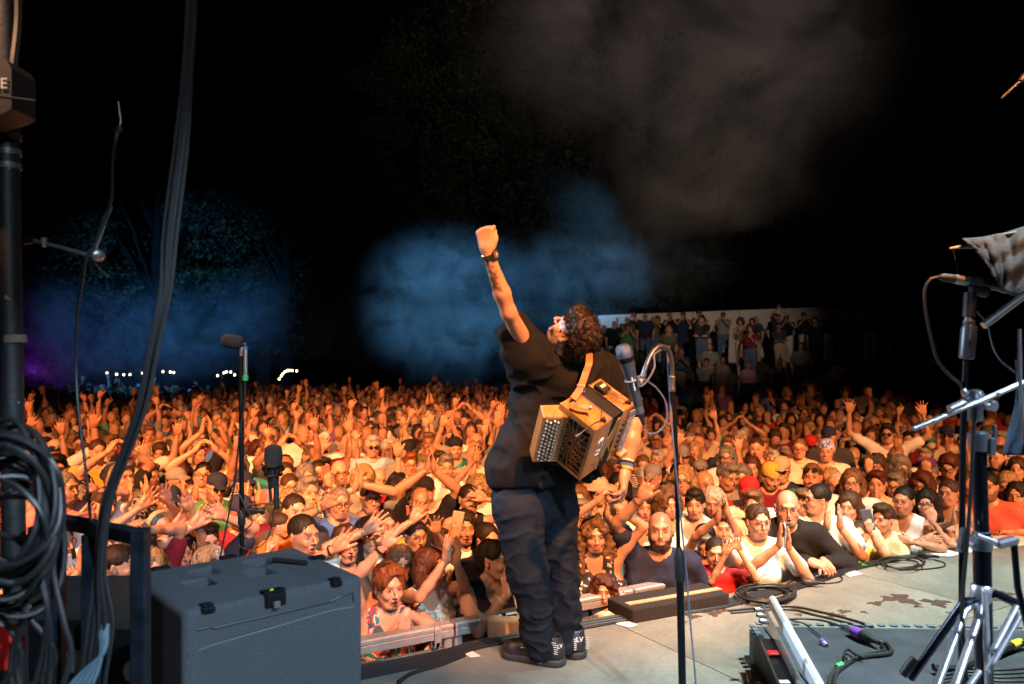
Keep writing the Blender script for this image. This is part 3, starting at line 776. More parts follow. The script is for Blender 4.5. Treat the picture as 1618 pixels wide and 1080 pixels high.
def place_person(ms, sp, M, ground, label, group, legs_col='denim'):
    """M = matrix of the person frame (origin between the feet before leaning)"""
    p = bpy.data.objects.new('person', ms['person']); COL.objects.link(p); p.matrix_world = M
    override(p, skin_mat(sp.get('skin', 'fair'))); tag(p, label, 'person', group)
    def child(name, me, m):
        c = bpy.data.objects.new(name, me); COL.objects.link(c); c.parent = p; override(c, m); return c
    hatty = sp.get('hair') in ('cap', 'beanie', 'sunhat')
    if 'hair' in ms:
        if hatty: child({'cap': 'cap', 'beanie': 'beanie', 'sunhat': 'sun_hat'}[sp['hair']], ms['hair'], cloth(sp.get('hatcol', 'black')))
        else: child('hair', ms['hair'], hair_mat(sp.get('haircol', 'dark')))
    if 'hair2' in ms: child('hair', ms['hair2'], hair_mat(sp.get('haircol', 'dark')))
    child({'tee': 'shirt', 'polo': 'shirt', 'tank': 'tank_top', 'dress': 'dress', 'jacket': 'jacket', 'long': 'sweater'}.get(sp.get('top', 'tee'), 'blouse'), ms['top'], cloth(sp.get('col', 'white')))
    if 'eyewear' in ms: child('eyeglasses' if sp['glasses'] not in ('sun', 'sunup') else 'sunglasses', ms['eyewear'], mat('eyewear_black', (.015, .013, .012), .25))
    hip = M @ Vector((0, 0, .95)); zl = (hip.z - ground) / .95; s = M.to_scale().x
    ang = math.atan2(M[1][0], M[0][0])
    Lm = Matrix.Translation((hip.x, hip.y, ground)) @ Matrix.Rotation(ang, 4, 'Z') @ Matrix.Diagonal((s, s, zl, 1))
    Li = M.inverted() @ Lm
    l = child('trousers', legs_mesh('trousers'), cloth(legs_col)); l.matrix_local = Li
    l = child('shoes', shoes_mesh(), cloth('black')); l.matrix_local = Li
    return p
def person_matrix(head_world, sp, facing, scale, lean=0.0, side=0.0):
    """matrix so that the head centre lands on head_world. facing = world angle of the -Y axis"""
    Rz = Matrix.Rotation(facing, 4, 'Z')
    T = Rz @ Matrix.Translation((0, 0, .95)) @ Euler((R(lean), R(side), 0)).to_matrix().to_4x4() @ Matrix.Translation((0, 0, -.95)) @ Matrix.Scale(1, 4)
    S = Matrix.Scale(scale, 4); M = T @ S
    hc = Vector((0, -.02, 1.57)); d = Vector(head_world) - (M @ hc)
    return Matrix.Translation(d) @ M
# ---------------------------------------------------------------- setting
U = Vector((0.8613, 0.5081, 0)); NN = Vector((-0.5081, 0.8613, 0)); E0 = Vector((-0.336, 3.883, 0))   # stage edge frame
def S_(u, n, z=0.0): return E0 + U * u + NN * n + Vector((0, 0, z))
def edge_off(X, Y): return (Vector((X, Y, 0)) - E0).dot(NN)
def terr(X, Y):
    X = np.asarray(X, float); Y = np.asarray(Y, float)
    a = np.clip((Y - 14.5) / 12.0, 0, 1); a = a * a * (3 - 2 * a); b = np.clip((X - 0.2) / 4.0, 0, 1); b = b * b * (3 - 2 * b)
    c = np.clip((Y - 20) / 25.0, 0, 1)
    return GZ + 2.4 * a * b + .5 * c * c
gx = np.linspace(-60, 60, 81); gy = np.concatenate([np.linspace(-12, 40, 70), np.linspace(44, 150, 18)])
GX, GY = np.meshgrid(gx, gy, indexing='ij'); gz = terr(GX, GY) + .03 * np.sin(GX * 1.3) * np.cos(GY * 1.1)
gv = np.stack([GX.ravel(), GY.ravel(), gz.ravel()], 1); nxx, nyy = GX.shape
gi = np.arange(nxx * nyy).reshape(nxx, nyy); gf = np.stack([gi[:-1, :-1].ravel(), gi[1:, :-1].ravel(), gi[1:, 1:].ravel(), gi[:-1, 1:].ravel()], 1)
tag(link('ground', mesh_data('ground', gv, gf), mat('trodden_grass', (.045, .050, .022), .95, noise=.5, nscale=2.5, bump=.6, bscale=9)), kind='structure')
sky_mb = MB()
# stage: slab, deck panels
stg = MB(); Mu = Matrix((U, NN, Vector((0, 0, 1)))).transposed()
stg.box(S_(1.0, -4.02, -.10), (12.0, 8.0, .17), Mu); stage = stg.build('stage', mat('stage_under', (.03, .028, .026), .9)); tag(stage, kind='structure')
m_floor = bpy.data.materials.new('stage_plywood'); nt, N, L, b = nodes_of(m_floor)
tc = N.new('ShaderNodeTexCoord'); n1 = N.new('ShaderNodeTexNoise'); n1.inputs['Scale'].default_value = 1.6; n1.inputs['Detail'].default_value = 8; n1.inputs['Roughness'].default_value = .65
n2 = N.new('ShaderNodeTexNoise'); n2.inputs['Scale'].default_value = 22; n2.inputs['Detail'].default_value = 6
mp = N.new('ShaderNodeMapping'); mp.inputs['Rotation'].default_value = (0, 0, R(29.7)); mp.inputs['Scale'].default_value = (1, 6, 1)
L.new(tc.outputs['Object'], n1.inputs['Vector']); L.new(tc.outputs['Object'], mp.inputs['Vector']); L.new(mp.outputs[0], n2.inputs['Vector'])
c1 = N.new('ShaderNodeValToRGB'); c1.color_ramp.elements[0].position = .32; c1.color_ramp.elements[0].color = (.12, .122, .105, 1); c1.color_ramp.elements[1].position = .68; c1.color_ramp.elements[1].color = (.235, .235, .205, 1)
c2 = N.new('ShaderNodeValToRGB'); c2.color_ramp.elements[0].position = .25; c2.color_ramp.elements[0].color = (.66, .64, .60, 1); c2.color_ramp.elements[1].position = .60; c2.color_ramp.elements[1].color = (1, 1, 1, 1)
L.new(n1.outputs['Fac'], c1.inputs[0]); L.new(n2.outputs['Fac'], c2.inputs[0])
mx = N.new('ShaderNodeMix'); mx.data_type = 'RGBA'; mx.blend_type = 'MULTIPLY'; mx.inputs[0].default_value = 1; L.new(c1.outputs[0], mx.inputs[6]); L.new(c2.outputs[0], mx.inputs[7])
L.new(mx.outputs[2], b.inputs['Base Color']); b.inputs['Roughness'].default_value = .62
bp = N.new('ShaderNodeBump'); bp.inputs['Strength'].default_value = .25; bp.inputs['Distance'].default_value = .003; L.new(n2.outputs['Fac'], bp.inputs['Height']); L.new(bp.outputs[0], b.inputs['Normal'])
pan = MB().box((0, 0, -.0075), (1.994, .994, .015)); pme = mesh_data('deck_panel', pan.v, pan.f, False); pme.materials.append(m_floor)
for i in range(6):
    for j in range(6):
        o = link('deck_panel', pme, None, stage); o.matrix_world = Matrix.Translation(S_(-4 + 2 * i + .8 * (j % 2), -.50 - j, 0.0)) @ Mu.to_4x4()
fas = MB(); fas.box(S_(1.0, -.008, -.66), (12.0, .012, 1.0), Mu); fas.build('fascia', mat('black_cloth', (.008, .008, .009), .95), stage)
# brown mud stains on the deck
m_mud = mat('dried_mud', (.055, .028, .018), .8, noise=.4, nscale=30)
def stain(px, py, w, seed):
    Y = FPX * CAMZ / (py - HZ); c = P(px, py, Y); r = random.Random(seed); n = 26; w = w / FPX * Y / 2
    asp = r.uniform(.6, 1.1); pts = []
    for k in range(n):
        a = 2 * math.pi * k / n; rr = w * (1 + .35 * math.sin(3 * a + seed) + .25 * math.sin(7 * a + 2 * seed) + r.uniform(-.12, .12))
        pts.append(c + U * math.cos(a) * rr + NN * math.sin(a) * rr * asp + Vector((0, 0, .0005)))
    return MB().prism([p for p in pts], (0, 0, .0015)).build('mud_stain', m_mud)
STAINS = [(1422, 946, 44), (1384, 953, 26), (1480, 952, 34), (1333, 966, 20), (1318, 972, 26), (1450, 958, 12), (1365, 967, 9), (1236, 956, 18), (1128, 968, 34), (1095, 974, 22), (1590, 938, 26), (1575, 948, 12), (1140, 962, 16), (1262, 971, 12), (1082, 983, 8), (1500, 968, 8), (1028, 978, 16), (1255, 962, 14), (1560, 935, 18)]
posw = ['beside the chrome tripod', 'left of the tripod stand', 'behind the tripod column', 'in front of the ridged riser edge', 'nearest the ridged riser edge', 'small spot between two large stains', 'tiny spot left of the big blots', 'right of the coiled cable', 'long streak below the white paper scrap', 'streak near the microphone stand', 'right of the chrome stand', 'small blot right of the tripod', 'beside the cable coil and paper', 'by the aluminium bar end', 'small dot near the microphone stand', 'tiny dot behind the tripod leg', 'near the performer microphone stand', 'beneath the cable plug', 'upper right behind the tripod']
for i, (a, bb, w) in enumerate(STAINS): tag(stain(a, bb, w, i), 'dark brown dried mud stain on the stage floor ' + posw[i], 'stain', 'mud stains on the stage floor')
# ---------------------------------------------------------------- crowd barrier
m_alu = mat('brushed_aluminium', (.40, .385, .37), .42, .5, noise=.12, nscale=30, bump=.1)
m_perf = bpy.data.materials.new('perforated_sheet'); nt, N, L, b = nodes_of(m_perf)
tc = N.new('ShaderNodeTexCoord'); sp_ = N.new('ShaderNodeSeparateXYZ'); L.new(tc.outputs['Object'], sp_.inputs[0])
def math_n(op, a, bv=None, c=None):
    m = N.new('ShaderNodeMath'); m.operation = op
    for i, v in enumerate((a, bv, c)):
        if v is None: continue
        if isinstance(v, (int, float)): m.inputs[i].default_value = v
        else: L.new(v, m.inputs[i])
    return m.outputs[0]
k = 2 * math.pi / .019
sx = math_n('SINE', math_n('MULTIPLY', sp_.outputs['X'], k)); sz_ = math_n('SINE', math_n('MULTIPLY', sp_.outputs['Z'], k))
g = math_n('GREATER_THAN', math_n('ABSOLUTE', math_n('MULTIPLY', sx, sz_)), .36)
mx = N.new('ShaderNodeMix'); mx.data_type = 'RGBA'; L.new(g, mx.inputs[0]); mx.inputs[6].default_value = (.36, .34, .31, 1); mx.inputs[7].default_value = (.012, .010, .010, 1)
L.new(mx.outputs[2], b.inputs['Base Color']); b.inputs['Roughness'].default_value = .5; b.inputs['Metallic'].default_value = .3
BOFF = 0.30
bar_lab = ['left of the charcoal cabinet', 'behind the charcoal cabinet', 'between the charcoal cabinet and the performer', 'behind the performer and black box', 'between the black box and the large cable coil', 'in front of the boys in yellow and green', 'in front of the woman with folded arms', 'behind the chrome drum stand', 'at the far right of the stage']
for i in range(9):
    u0 = -2.22 + i * 1.21; t = empty('crowd_barrier', S_(u0 + .6, BOFF, GZ)); t.rotation_euler = (0, 0, math.atan2(U.y, U.x))
    tag(t, 'aluminium crowd barrier section with perforated panel ' + bar_lab[i], 'crowd barrier', 'crowd barriers along the stage front')
    top = .040 - GZ
    MB().box((0, 0, top - .016), (1.20, .085, .032), bev=.008).box((0, -.034, top - .050), (1.20, .012, .040), bev=.003).build('top_rail', m_alu, t)
    MB().box((0, 0, top / 2 - .04), (1.10, .004, top - .17)).build('perforated_panel', m_perf, t)
    for s in (-1, 1): MB().box((s * .575, 0, top / 2 - .035), (.045, .050, top - .06), bev=.006).build('post', m_alu, t)
    MB().box((0, 0, .03), (1.16, .05, .05), bev=.005).build('bottom_rail', m_alu, t)
    lk = MB(); lk.box((.50, -.048, top - .045), (.035, .014, .075), bev=.004)
    for s in (-.015, .015): lk.tube([(.50 + s, -.050, top - .10), (.50 + s, -.055, top - .03), (.50 + s, -.045, top + .006)], .005, 6)
    lk.build('latch', m_alu, t)
# black box with wood strip at the stage edge
bx = empty('black_box', S_(1.42, -.03, 0)); bx.rotation_euler = (0, 0, math.atan2(U.y, U.x) - R(4)); tag(bx, 'low black carpeted box with a pale wooden strip on top at the stage edge', 'box')
MB().box((0, 0, .038), (.68, .25, .076), bev=.006).build('body', mat('black_carpet', (.014, .012, .012), .95, bump=.6, bscale=300, noise=.3, nscale=60), bx)
MB().box((0.02, -.03, .0785), (.66, .045, .004)).build('wood_strip', mat('raw_wood', (.42, .28, .16), .7, noise=.15, nscale=20), bx)
# ---------------------------------------------------------------- night backdrop: marquee wall, trees, string lights
wl = empty('white_wall', (0, 0, 0)); tag(wl, 'long off-white panelled hoarding wall on the rise behind the crowd', 'wall')
m_wall = mat('hoarding_white', (.60, .54, .48), .9, noise=.12, nscale=1.2)
wa = P(945, 498, 28.6); wb = P(1380, 482, 30.2)
for i in range(6):
    p0 = wa.lerp(wb, i / 6); p1 = wa.lerp(wb, (i + 1) / 6); c = (p0 + p1) / 2; d = (p1 - p0); ang = math.atan2(d.y, d.x); ln = math.hypot(d.x, d.y) - .02
    base = float(terr(c.x, c.y)) - .1
    MB().prism([Vector((p0.x, p0.y, base)), Vector((p1.x - d.x / ln * .02, p1.y, base)), Vector((p1.x - d.x / ln * .02, p1.y, p1.z)), Vector((p0.x, p0.y, p0.z))], (0.02, .08, 0)).build('wall_panel', m_wall, wl)
m_bark = mat('bark', (.007, .006, .005), .95, bump=.8, bscale=12, noise=.3)
m_leaf = bpy.data.materials.new('leaves_dark'); nt, N, L, b = nodes_of(m_leaf)
tc = N.new('ShaderNodeTexCoord'); t_ = N.new('ShaderNodeTexNoise'); t_.inputs['Scale'].default_value = .9; t_.inputs['Detail'].default_value = 6; L.new(tc.outputs['Object'], t_.inputs['Vector'])
cr = N.new('ShaderNodeValToRGB'); cr.color_ramp.elements[0].color = (.010, .016, .006, 1); cr.color_ramp.elements[1].color = (.040, .050, .018, 1); cr.color_ramp.elements[0].position = .35; cr.color_ramp.elements[1].position = .65
L.new(t_.outputs[0], cr.inputs[0]); L.new(cr.outputs[0], b.inputs['Base Color']); b.inputs['Roughness'].default_value = .7
def tree_meshes(seed, H, W, nl):
    r = np.random.RandomState(seed); mb = MB(); tips = []
    mb.tube([(0, 0, 0), (.1, .05, H * .25), (.05, -.1, H * .55)], [.32, .24, .14], 9)
    for k in range(9):
        a = r.uniform(0, 6.28); z0 = H * r.uniform(.25, .5); e = Vector((math.cos(a) * W * r.uniform(.4, .75), math.sin(a) * W * r.uniform(.4, .75), z0 + H * r.uniform(.12, .35)))
        mb.tube([(.05, 0, z0), Vector((e.x * .5, e.y * .5, (z0 + e.z) / 2 + .3)), e], [.10, .07, .03], 6)
    cl = []
    for k in range(46):
        a = r.uniform(0, 6.28); q = r.uniform(.12, 1) ** .6; t = r.uniform(0, 1); zz = H * (.16 + .80 * t); ww = W * (math.sin(math.pi * (.18 + .76 * t)) ** .7)
        cl.append((math.cos(a) * ww * q, math.sin(a) * ww * q, zz, r.uniform(.55, 1.15) * W * .28))
    cl = np.array(cl); ci = r.randint(0, len(cl), nl); d = r.normal(size=(nl, 3)); d /= np.linalg.norm(d, axis=1)[:, None]
    c = cl[ci, :3] + d * (cl[ci, 3] * r.uniform(.35, 1.0, nl) ** .5)[:, None] * np.array((1, 1, .75))
    a = r.normal(size=(nl, 3)); a /= np.linalg.norm(a, axis=1)[:, None]; b_ = np.cross(a, r.normal(size=(nl, 3))); b_ /= np.linalg.norm(b_, axis=1)[:, None]
    s = r.uniform(.06, .13, nl)[:, None]
    v = np.stack([c - a * s, c - b_ * s * .55, c + a * s, c + b_ * s * .55], 1).reshape(-1, 3); f = np.arange(nl * 4).reshape(-1, 4)
    return mb, mesh_data('crown', v, f, False)
TM = [tree_meshes(s, 15 + s % 3, 4.6 + .5 * (s % 3), 17000) for s in (1, 2, 3)]
tme = []
for mb, cm in TM:
    t_m = mesh_data('trunk', mb.v, mb.f, True); t_m.materials.append(m_bark); cm.materials.append(m_leaf); tme.append((t_m, cm))
TREES = [(-20, 30, 0, .95), (-15.2, 33, 1, 1.0), (-9.8, 34, 2, 1.05), (-4.6, 35, 0, 1.0), (.6, 37, 1, 1.05), (5.6, 40, 2, 1.1), (11, 42, 0, 1.0), (17, 40, 1, .95), (23, 38, 2, .95), (-12.5, 40, 2, 1.25), (-2, 43, 1, 1.3), (-25, 36, 1, 1.1), (8.5, 48, 2, 1.3)]
tl = ['at the far left edge of the lawn', 'left of the hanging cable bundle', 'behind the hanging cable bundle', 'between the two string light rows', 'behind the raised fist', 'behind the performer head', 'behind the white wall', 'right of the white wall', 'at the far right of the lawn', 'tall one in the second row left', 'tall one in the second row behind the smoke', 'furthest left in the second row', 'tall one behind the white wall']
for i, (x, y, k, s) in enumerate(TREES):
    x *= 1.12; y = y + 5; t = empty('tree', (x, y, float(terr(x, y)) - .1)); s *= 1.1; t.scale = (s, s, s); t.rotation_euler = (0, 0, i * 1.7)
    tag(t, 'dark leafy tree ' + tl[i], 'tree', 'trees around the lawn')
    link('trunk', tme[k][0], None, t); link('crown', tme[k][1], None, t)
m_bulb = mat('warm_bulb', (1, .8, .5), .4, emit=(1, .78, .42), estr=11)
def string_light(pts, n, label, seed):
    t = empty('string_light', pts[0]); tag(t, label, 'string light', 'string lights across the lawn'); r = random.Random(seed)
    sp = [p - pts[0] for p in spline(pts, 6)]
    MB().tube(sp, .012, 5).build('wire', mat('black_rubber', (.012, .012, .013), .5), t)
    for k in range(n):
        q = (k + r.uniform(.2, .8)) / n * (len(sp) - 1); i = int(q); p = sp[i].lerp(sp[min(i + 1, len(sp) - 1)], q - i)
        MB().lathe(p + Vector((0, 0, -.10)), (0, 0, 1), [(0, .015), (.02, .030), (.05, .032), (.07, .014)], 8).build('bulb', m_bulb, t, True)
string_light([P(166, 586, 29.5), P(200, 589, 29.5), P(250, 584, 29.5), P(282, 586, 29.5)], 9, 'row of warm white bulbs strung left of the hanging cable bundle', 1)
string_light([P(336, 594, 29.5), P(360, 584, 29.5), P(372, 590, 29.5)], 5, 'short row of warm bulbs beside the slim microphone stand', 2)
string_light([P(440, 597, 29), P(452, 583, 29), P(470, 583, 29)], 8, 'cluster of warm bulbs above the crowd right of the microphone stand', 3)
m_purp = bpy.data.materials.new('purple_lit_sign')
pb = empty('purple_lamp', P(70, 605, 30)); tag(pb, 'small purple uplighter glowing among leaves at the far left', 'lamp')
MB().lathe((0, 0, -1.2), (0, 0, 1), [(0, .10), (.2, .12), (.22, .10)], 12).build('housing', mat('lamp_black', (.02, .02, .02), .5), pb)
MB().lathe((0, 0, -.975), (0, 0, 1), [(0, .09), (.01, .09)], 12).build('lens', mat('purple_glow', (.4, .05, .9), .4, emit=(.45, .06, 1.0), estr=30), pb)
pl = bpy.data.lights.new('purple_uplight', 'POINT'); pl.energy = 45; pl.color = (.42, .06, 1.0); pl.shadow_soft_size = .1
plo = bpy.data.objects.new('purple_uplight', pl); COL.objects.link(plo); plo.location = P(70, 585, 30) + Vector((0, -.6, 0))
# purple lit shrubs at the far left
def shrub(px, py, Y, w, hgt, seed, label):
    c = P(px, py, Y); r = np.random.RandomState(seed); n = 1500; d = r.normal(size=(n, 3)); d /= np.linalg.norm(d, axis=1)[:, None]
    p = d * r.uniform(.5, 1, n)[:, None] * np.array((w, w * .7, hgt)) + np.array((0, 0, hgt)); a = r.normal(size=(n, 3)); a /= np.linalg.norm(a, axis=1)[:, None]; bb = np.cross(a, d); s = .07
    v = np.stack([p - a * s, p - bb * s * .6, p + a * s, p + bb * s * .6], 1).reshape(-1, 3)
    t = empty('shrub', (c.x, c.y, float(terr(c.x, c.y)))); tag(t, label, 'shrub')
    z0 = max(0, c.z - hgt - t.location.z); v[:, 2] += z0
    link('foliage', mesh_data('foliage', v, np.arange(n * 4).reshape(-1, 4), False), m_leaf, t)
    MB().tube([(0, 0, 0), (0, 0, z0 + hgt)], .05, 6).build('stem', m_bark, t)
shrub(62, 590, 31, 1.0, .7, 5, 'leafy shrub lit purple beside the left black pole')
shrub(100, 592, 31.5, .9, .6, 6, 'second leafy shrub lit purple further from the pole')
# ---------------------------------------------------------------- stage smoke lit by the lamps
def smoke(name, lo, hi, blobs, dens, scale, col, thr=.45):
    m = bpy.data.materials.new(name); m.use_nodes = True; nt = m.node_tree; N = nt.nodes; L = nt.links; N.clear()
    out = N.new('ShaderNodeOutputMaterial'); v = N.new('ShaderNodeVolumePrincipled'); v.inputs['Color'].default_value = (*col, 1); v.inputs['Anisotropy'].default_value = 0.0
    geo = N.new('ShaderNodeNewGeometry')
    n = N.new('ShaderNodeTexNoise'); n.inputs['Scale'].default_value = scale; n.inputs['Detail'].default_value = 5; n.inputs['Roughness'].default_value = .62; n.inputs['Distortion'].default_value = 1.2
    L.new(geo.outputs['Position'], n.inputs['Vector'])
    mr = N.new('ShaderNodeMapRange'); mr.inputs['From Min'].default_value = thr - .08; mr.inputs['From Max'].default_value = thr + .20; L.new(n.outputs['Fac'], mr.inputs['Value'])
    tot = None
    for (c, r) in blobs:
        s = N.new('ShaderNodeVectorMath'); s.operation = 'SUBTRACT'; L.new(geo.outputs['Position'], s.inputs[0]); s.inputs[1].default_value = c
        d = N.new('ShaderNodeVectorMath'); d.operation = 'DIVIDE'; L.new(s.outputs[0], d.inputs[0]); d.inputs[1].default_value = r
        ln = N.new('ShaderNodeVectorMath'); ln.operation = 'LENGTH'; L.new(d.outputs[0], ln.inputs[0])
        q = N.new('ShaderNodeMapRange'); q.interpolation_type = 'SMOOTHSTEP'; q.inputs['From Min'].default_value = 1; q.inputs['From Max'].default_value = .15; L.new(ln.outputs['Value'], q.inputs['Value'])
        if tot is None: tot = q.outputs[0]
        else:
            a = N.new('ShaderNodeMath'); a.operation = 'MAXIMUM'; L.new(tot, a.inputs[0]); L.new(q.outputs[0], a.inputs[1]); tot = a.outputs[0]
    a = N.new('ShaderNodeMath'); a.operation = 'MULTIPLY'; L.new(tot, a.inputs[0]); L.new(mr.outputs[0], a.inputs[1])
    a2 = N.new('ShaderNodeMath'); a2.operation = 'MULTIPLY'; L.new(a.outputs[0], a2.inputs[0]); a2.inputs[1].default_value = dens
    L.new(a2.outputs[0], v.inputs['Density']); L.new(v.outputs[0], out.inputs['Volume'])
    lo = Vector(lo); hi = Vector(hi); o = MB().box((lo + hi) / 2, hi - lo).build('smoke', m); tag(o, kind='stuff'); return o
smoke('smoke_blue', (-8.5, 28.8, -.7), (10.5, 33.8, 8.6), [((P(700, 435, 31)), (5.0, 2.4, 2.5)), ((P(860, 430, 31)), (5.8, 2.4, 2.2)), ((P(780, 520, 31)), (7.2, 2.4, 2.9)), ((P(1010, 415, 31)), (4.6, 2.4, 2.2)), ((P(600, 520, 31)), (5.2, 2.4, 2.3))], .46, .80, (.80, .90, 1.0), .47)
smoke('smoke_left', (-24, 28.8, -.7), (-8.6, 33.8, 6.2), [((P(60, 540, 31)), (5.2, 2.4, 3.2)), ((P(250, 530, 31)), (6.2, 2.4, 2.6)), ((P(430, 515, 31)), (5.6, 2.4, 2.6))], .30, .85, (.80, .90, 1.0), .46)
smoke('smoke_high', (-4.5, 16.0, 4.4), (14, 21.0, 20), [((P(960, 60, 19)), (5.5, 2.5, 4.2)), ((P(1120, 190, 19)), (4.2, 2.5, 3.2)), ((P(1180, 90, 19)), (4.6, 2.5, 5.0)), ((P(1060, 300, 19)), (3.4, 2.3, 2.6))], .19, .48, (1.0, .94, .90), .46)
# ---------------------------------------------------------------- the audience: people one can name
CAM0 = Vector((0.3, 1.5, 0))
def facing_to(X, Y, tx=0.4, ty=2.6): return math.atan2(ty - Y, tx - X) + math.pi / 2
OCC = []
LABELS = set()
def wrist(px, py, Y): return P(px, py, Y)
def person(px, py, Y, label, hs=1.0, turn=0, lean=4, side=0, legs='denim', scale=None, lod=None, seed=None, LW=None, RW=None, **sp):
    hw = P(px, py, Y); g = float(terr(hw.x, hw.y)); kid = sp.get('kid', 0)
    if scale is None: scale = (.80 if kid else (.97 if sp.get('fem') else 1.03))
    sp['pitch'] = sp.get('pitch', 0) - max(0, lean - 3) * .8
    sp.setdefault('headscale', (1.13 if kid else 1.0) * hs)
    f = facing_to(hw.x, hw.y) + R(turn); M = person_matrix(hw, sp, f, scale, lean, side); Mi = M.inverted()
    for key, q in (('L', LW), ('R', RW)):     # wrist given as a point of the place
        if q is not None:
            a = sp.get(key, 'up'); a = dict(a) if isinstance(a, dict) else {'pose': a}
            a['w'] = tuple(Mi @ P(*q)); sp[key] = a
    seed = seed if seed is not None else len(OCC) + 100
    ms = meshset(('m', seed), sp, (0 if Y < 5.7 else (1 if Y < 7.4 else 2)) if lod is None else lod, seed)
    assert label not in LABELS, label
    LABELS.add(label); OCC.append((hw.x, hw.y))
    o = place_person(ms, sp, M, g, label, 'people in the audience', legs)
    return o, M, ms, sp
W_ = dict(fem=1); K_ = dict(kid=1)
def phone(M, ms, sgn, colr, label, tilt=0, land=False):
    W, f, p, E = ms['hands'][sgn]; W = Vector(W); f = Vector(f); p = Vector(p)
    c = M @ (W + f * .115 + p * .03); R3 = M.to_3x3().normalized()
    x = (R3 @ p.cross(f)).normalized(); ff = (R3 @ f).normalized(); pp = (R3 @ p).normalized()
    t = empty('phone', c); t.rotation_mode = 'QUATERNION'; t.rotation_quaternion = Matrix((x, -pp, ff)).transposed().to_quaternion(); tag(t, label, 'phone')
    s = (.152, .009, .074) if land else (.074, .009, .152)
    MB().box((0, 0, .02), s, bev=.006).build('body', cloth(colr), t)
    dk = mat('phone_glass', (.01, .01, .012), .15)
    MB().box((0, .0050, .02), (s[0] - .008, .0012, s[2] - .008)).build('screen', dk, t)
    mb = MB(); mb.box((s[0] / 2 - .018, -.0055, .02 + s[2] / 2 - .022), (.026, .003, .032), bev=.001)
    for q in (-.008, .006): mb.lathe((s[0] / 2 - .018, -.006, .02 + s[2] / 2 - .022 + q), (0, -1, 0), [(0, .006), (.003, .006), (.0032, .004)], 10)
    mb.build('camera_lens', dk, t); return t
def band(M, ms, sgn, colr, name, label, w=.012):
    W, f, p, E = ms['hands'][sgn]; W = Vector(W); E = Vector(E); d = (E - W).normalized(); c = M @ (W + d * .035); ax = M.to_3x3() @ d
    o = MB().tube([c - ax.normalized() * w / 2, c + ax.normalized() * w / 2], .034 * M.to_scale().x, 14, cap=False).build(name, cloth(colr) if colr in CLOTH else m_alu, None, True); tag(o, label, name.replace('_', ' ')); return o
# ---- front rows between the cabinet and the performer
a = person(615, 928, 4.42, 'older blond woman shouting in red and green floral top, one hand on the rail', fem=1, hair='volume', haircol='ginger', browcol='light', top='tank', col='floral red', mouth=1, smile=.3, fat=1.25, R='uphigh', RW=(608, 862, 4.25), L={'pose': 'rest', 'fd': (-.3, -.3, -1), 'pd': (0, 1, 0)}, LW=(643, 968, 4.13), turn=-8, yaw=8, age=.9, skin='rosy', legs='navy', hs=1.05)
band(a[1], a[2], -1, 'black', 'bracelet', 'dark beaded bracelet on the raised wrist of the shouting blond woman')
person(634, 890, 4.95, 'straight faced woman with long light brown hair and dark strap top', fem=1, hair='long', haircol='light', top='tank', col='dark grey', mouth=.0, smile=.0, yaw=-6, skin='tan')
person(681, 896, 4.62, 'brown haired woman clapping high in a white floral sleeveless top', fem=1, hair='bob', haircol='auburn', top='tank', col='floral white', mouth=.1, smile=.5, R={'pose': 'clapface'}, L={'pose': 'clapface'}, RW=(704, 885, 4.32), LW=(721, 888, 4.32), yaw=22, skin='tan', turn=10)
a = person(780, 884, 4.58, 'dark haired woman in a black strap top with hands cupped at her mouth', fem=1, hair='pony', haircol='dark', top='tank', col='black', mouth=.7, smile=0, fat=1.35, yaw=34, turn=16, R='mouth', L='mouth', RW=(800, 940, 4.30), LW=(812, 935, 4.42), legs='black', skin='fair', hs=1.03)
band(a[1], a[2], -1, 'cream', 'bracelet', 'pale silver bracelet on the wrist of the woman in black strap top')
a = person(735, 832, 5.3, 'laughing dark haired woman in a white tee holding up a gold phone', fem=1, hair='long', haircol='dark', top='tee', col='white', mouth=.8, smile=1, R='phone', RW=(718, 850, 5.02), L='down', skin='tan')
phone(a[1], a[2], -1, 'beige', 'gold phone with dark back held up by the laughing woman in white tee')
person(699, 861, 5.25, 'woman with glasses and tied brown hair behind clapping hands', fem=1, hair='tied', haircol='brown', glasses='clear', top='tee', col='grey', mouth=.2, smile=.3, L='clap', R='clap', yaw=6)
person(657, 846, 5.4, 'woman with dark glasses and burgundy top waving both arms beside the bald man', fem=1, hair='tied', haircol='dark', glasses='clear', top='tee', col='burgundy', mouth=.2, smile=.7, R='upwide', L='upwide', RW=(652, 822, 5.2), LW=(688, 836, 5.0), yaw=10)
person(770, 852, 5.2, 'dark haired woman with gold glasses half hidden behind the woman in black', fem=1, hair='tied', haircol='dark', glasses='clear', top='tee', col='black', smile=.4, L='down', R='down', yaw=20)
person(664, 792, 6.1, 'bald man in a black tee clapping with both arms overhead', hair='fringe', haircol='grey', top='tee', col='black', L='claphigh', R='claphigh', RW=(674, 742, 6.0), LW=(685, 742, 6.0), fat=1.3, smile=.5, skin='tan')
person(741, 788, 6.0, 'young woman with tightly pulled back dark hair and one raised arm', fem=1, hair='tied', haircol='dark', top='tank', col='black', smile=.3, L='uphigh', LW=(766, 788, 5.9), R='down', yaw=10)
person(612, 828, 5.8, 'serious young woman with round glasses and yellow top', fem=1, hair='tied', haircol='dark', glasses='clear', top='tee', col='yellow', smile=0, L='down', R='clap')
person(583, 846, 5.25, 'dark haired man in white tee with glasses and one spread hand up', hair='short', haircol='black', glasses='clear', top='tee', col='white', yaw=28, R='uphigh', RW=(579, 838, 5.0), L='down', smile=.1)
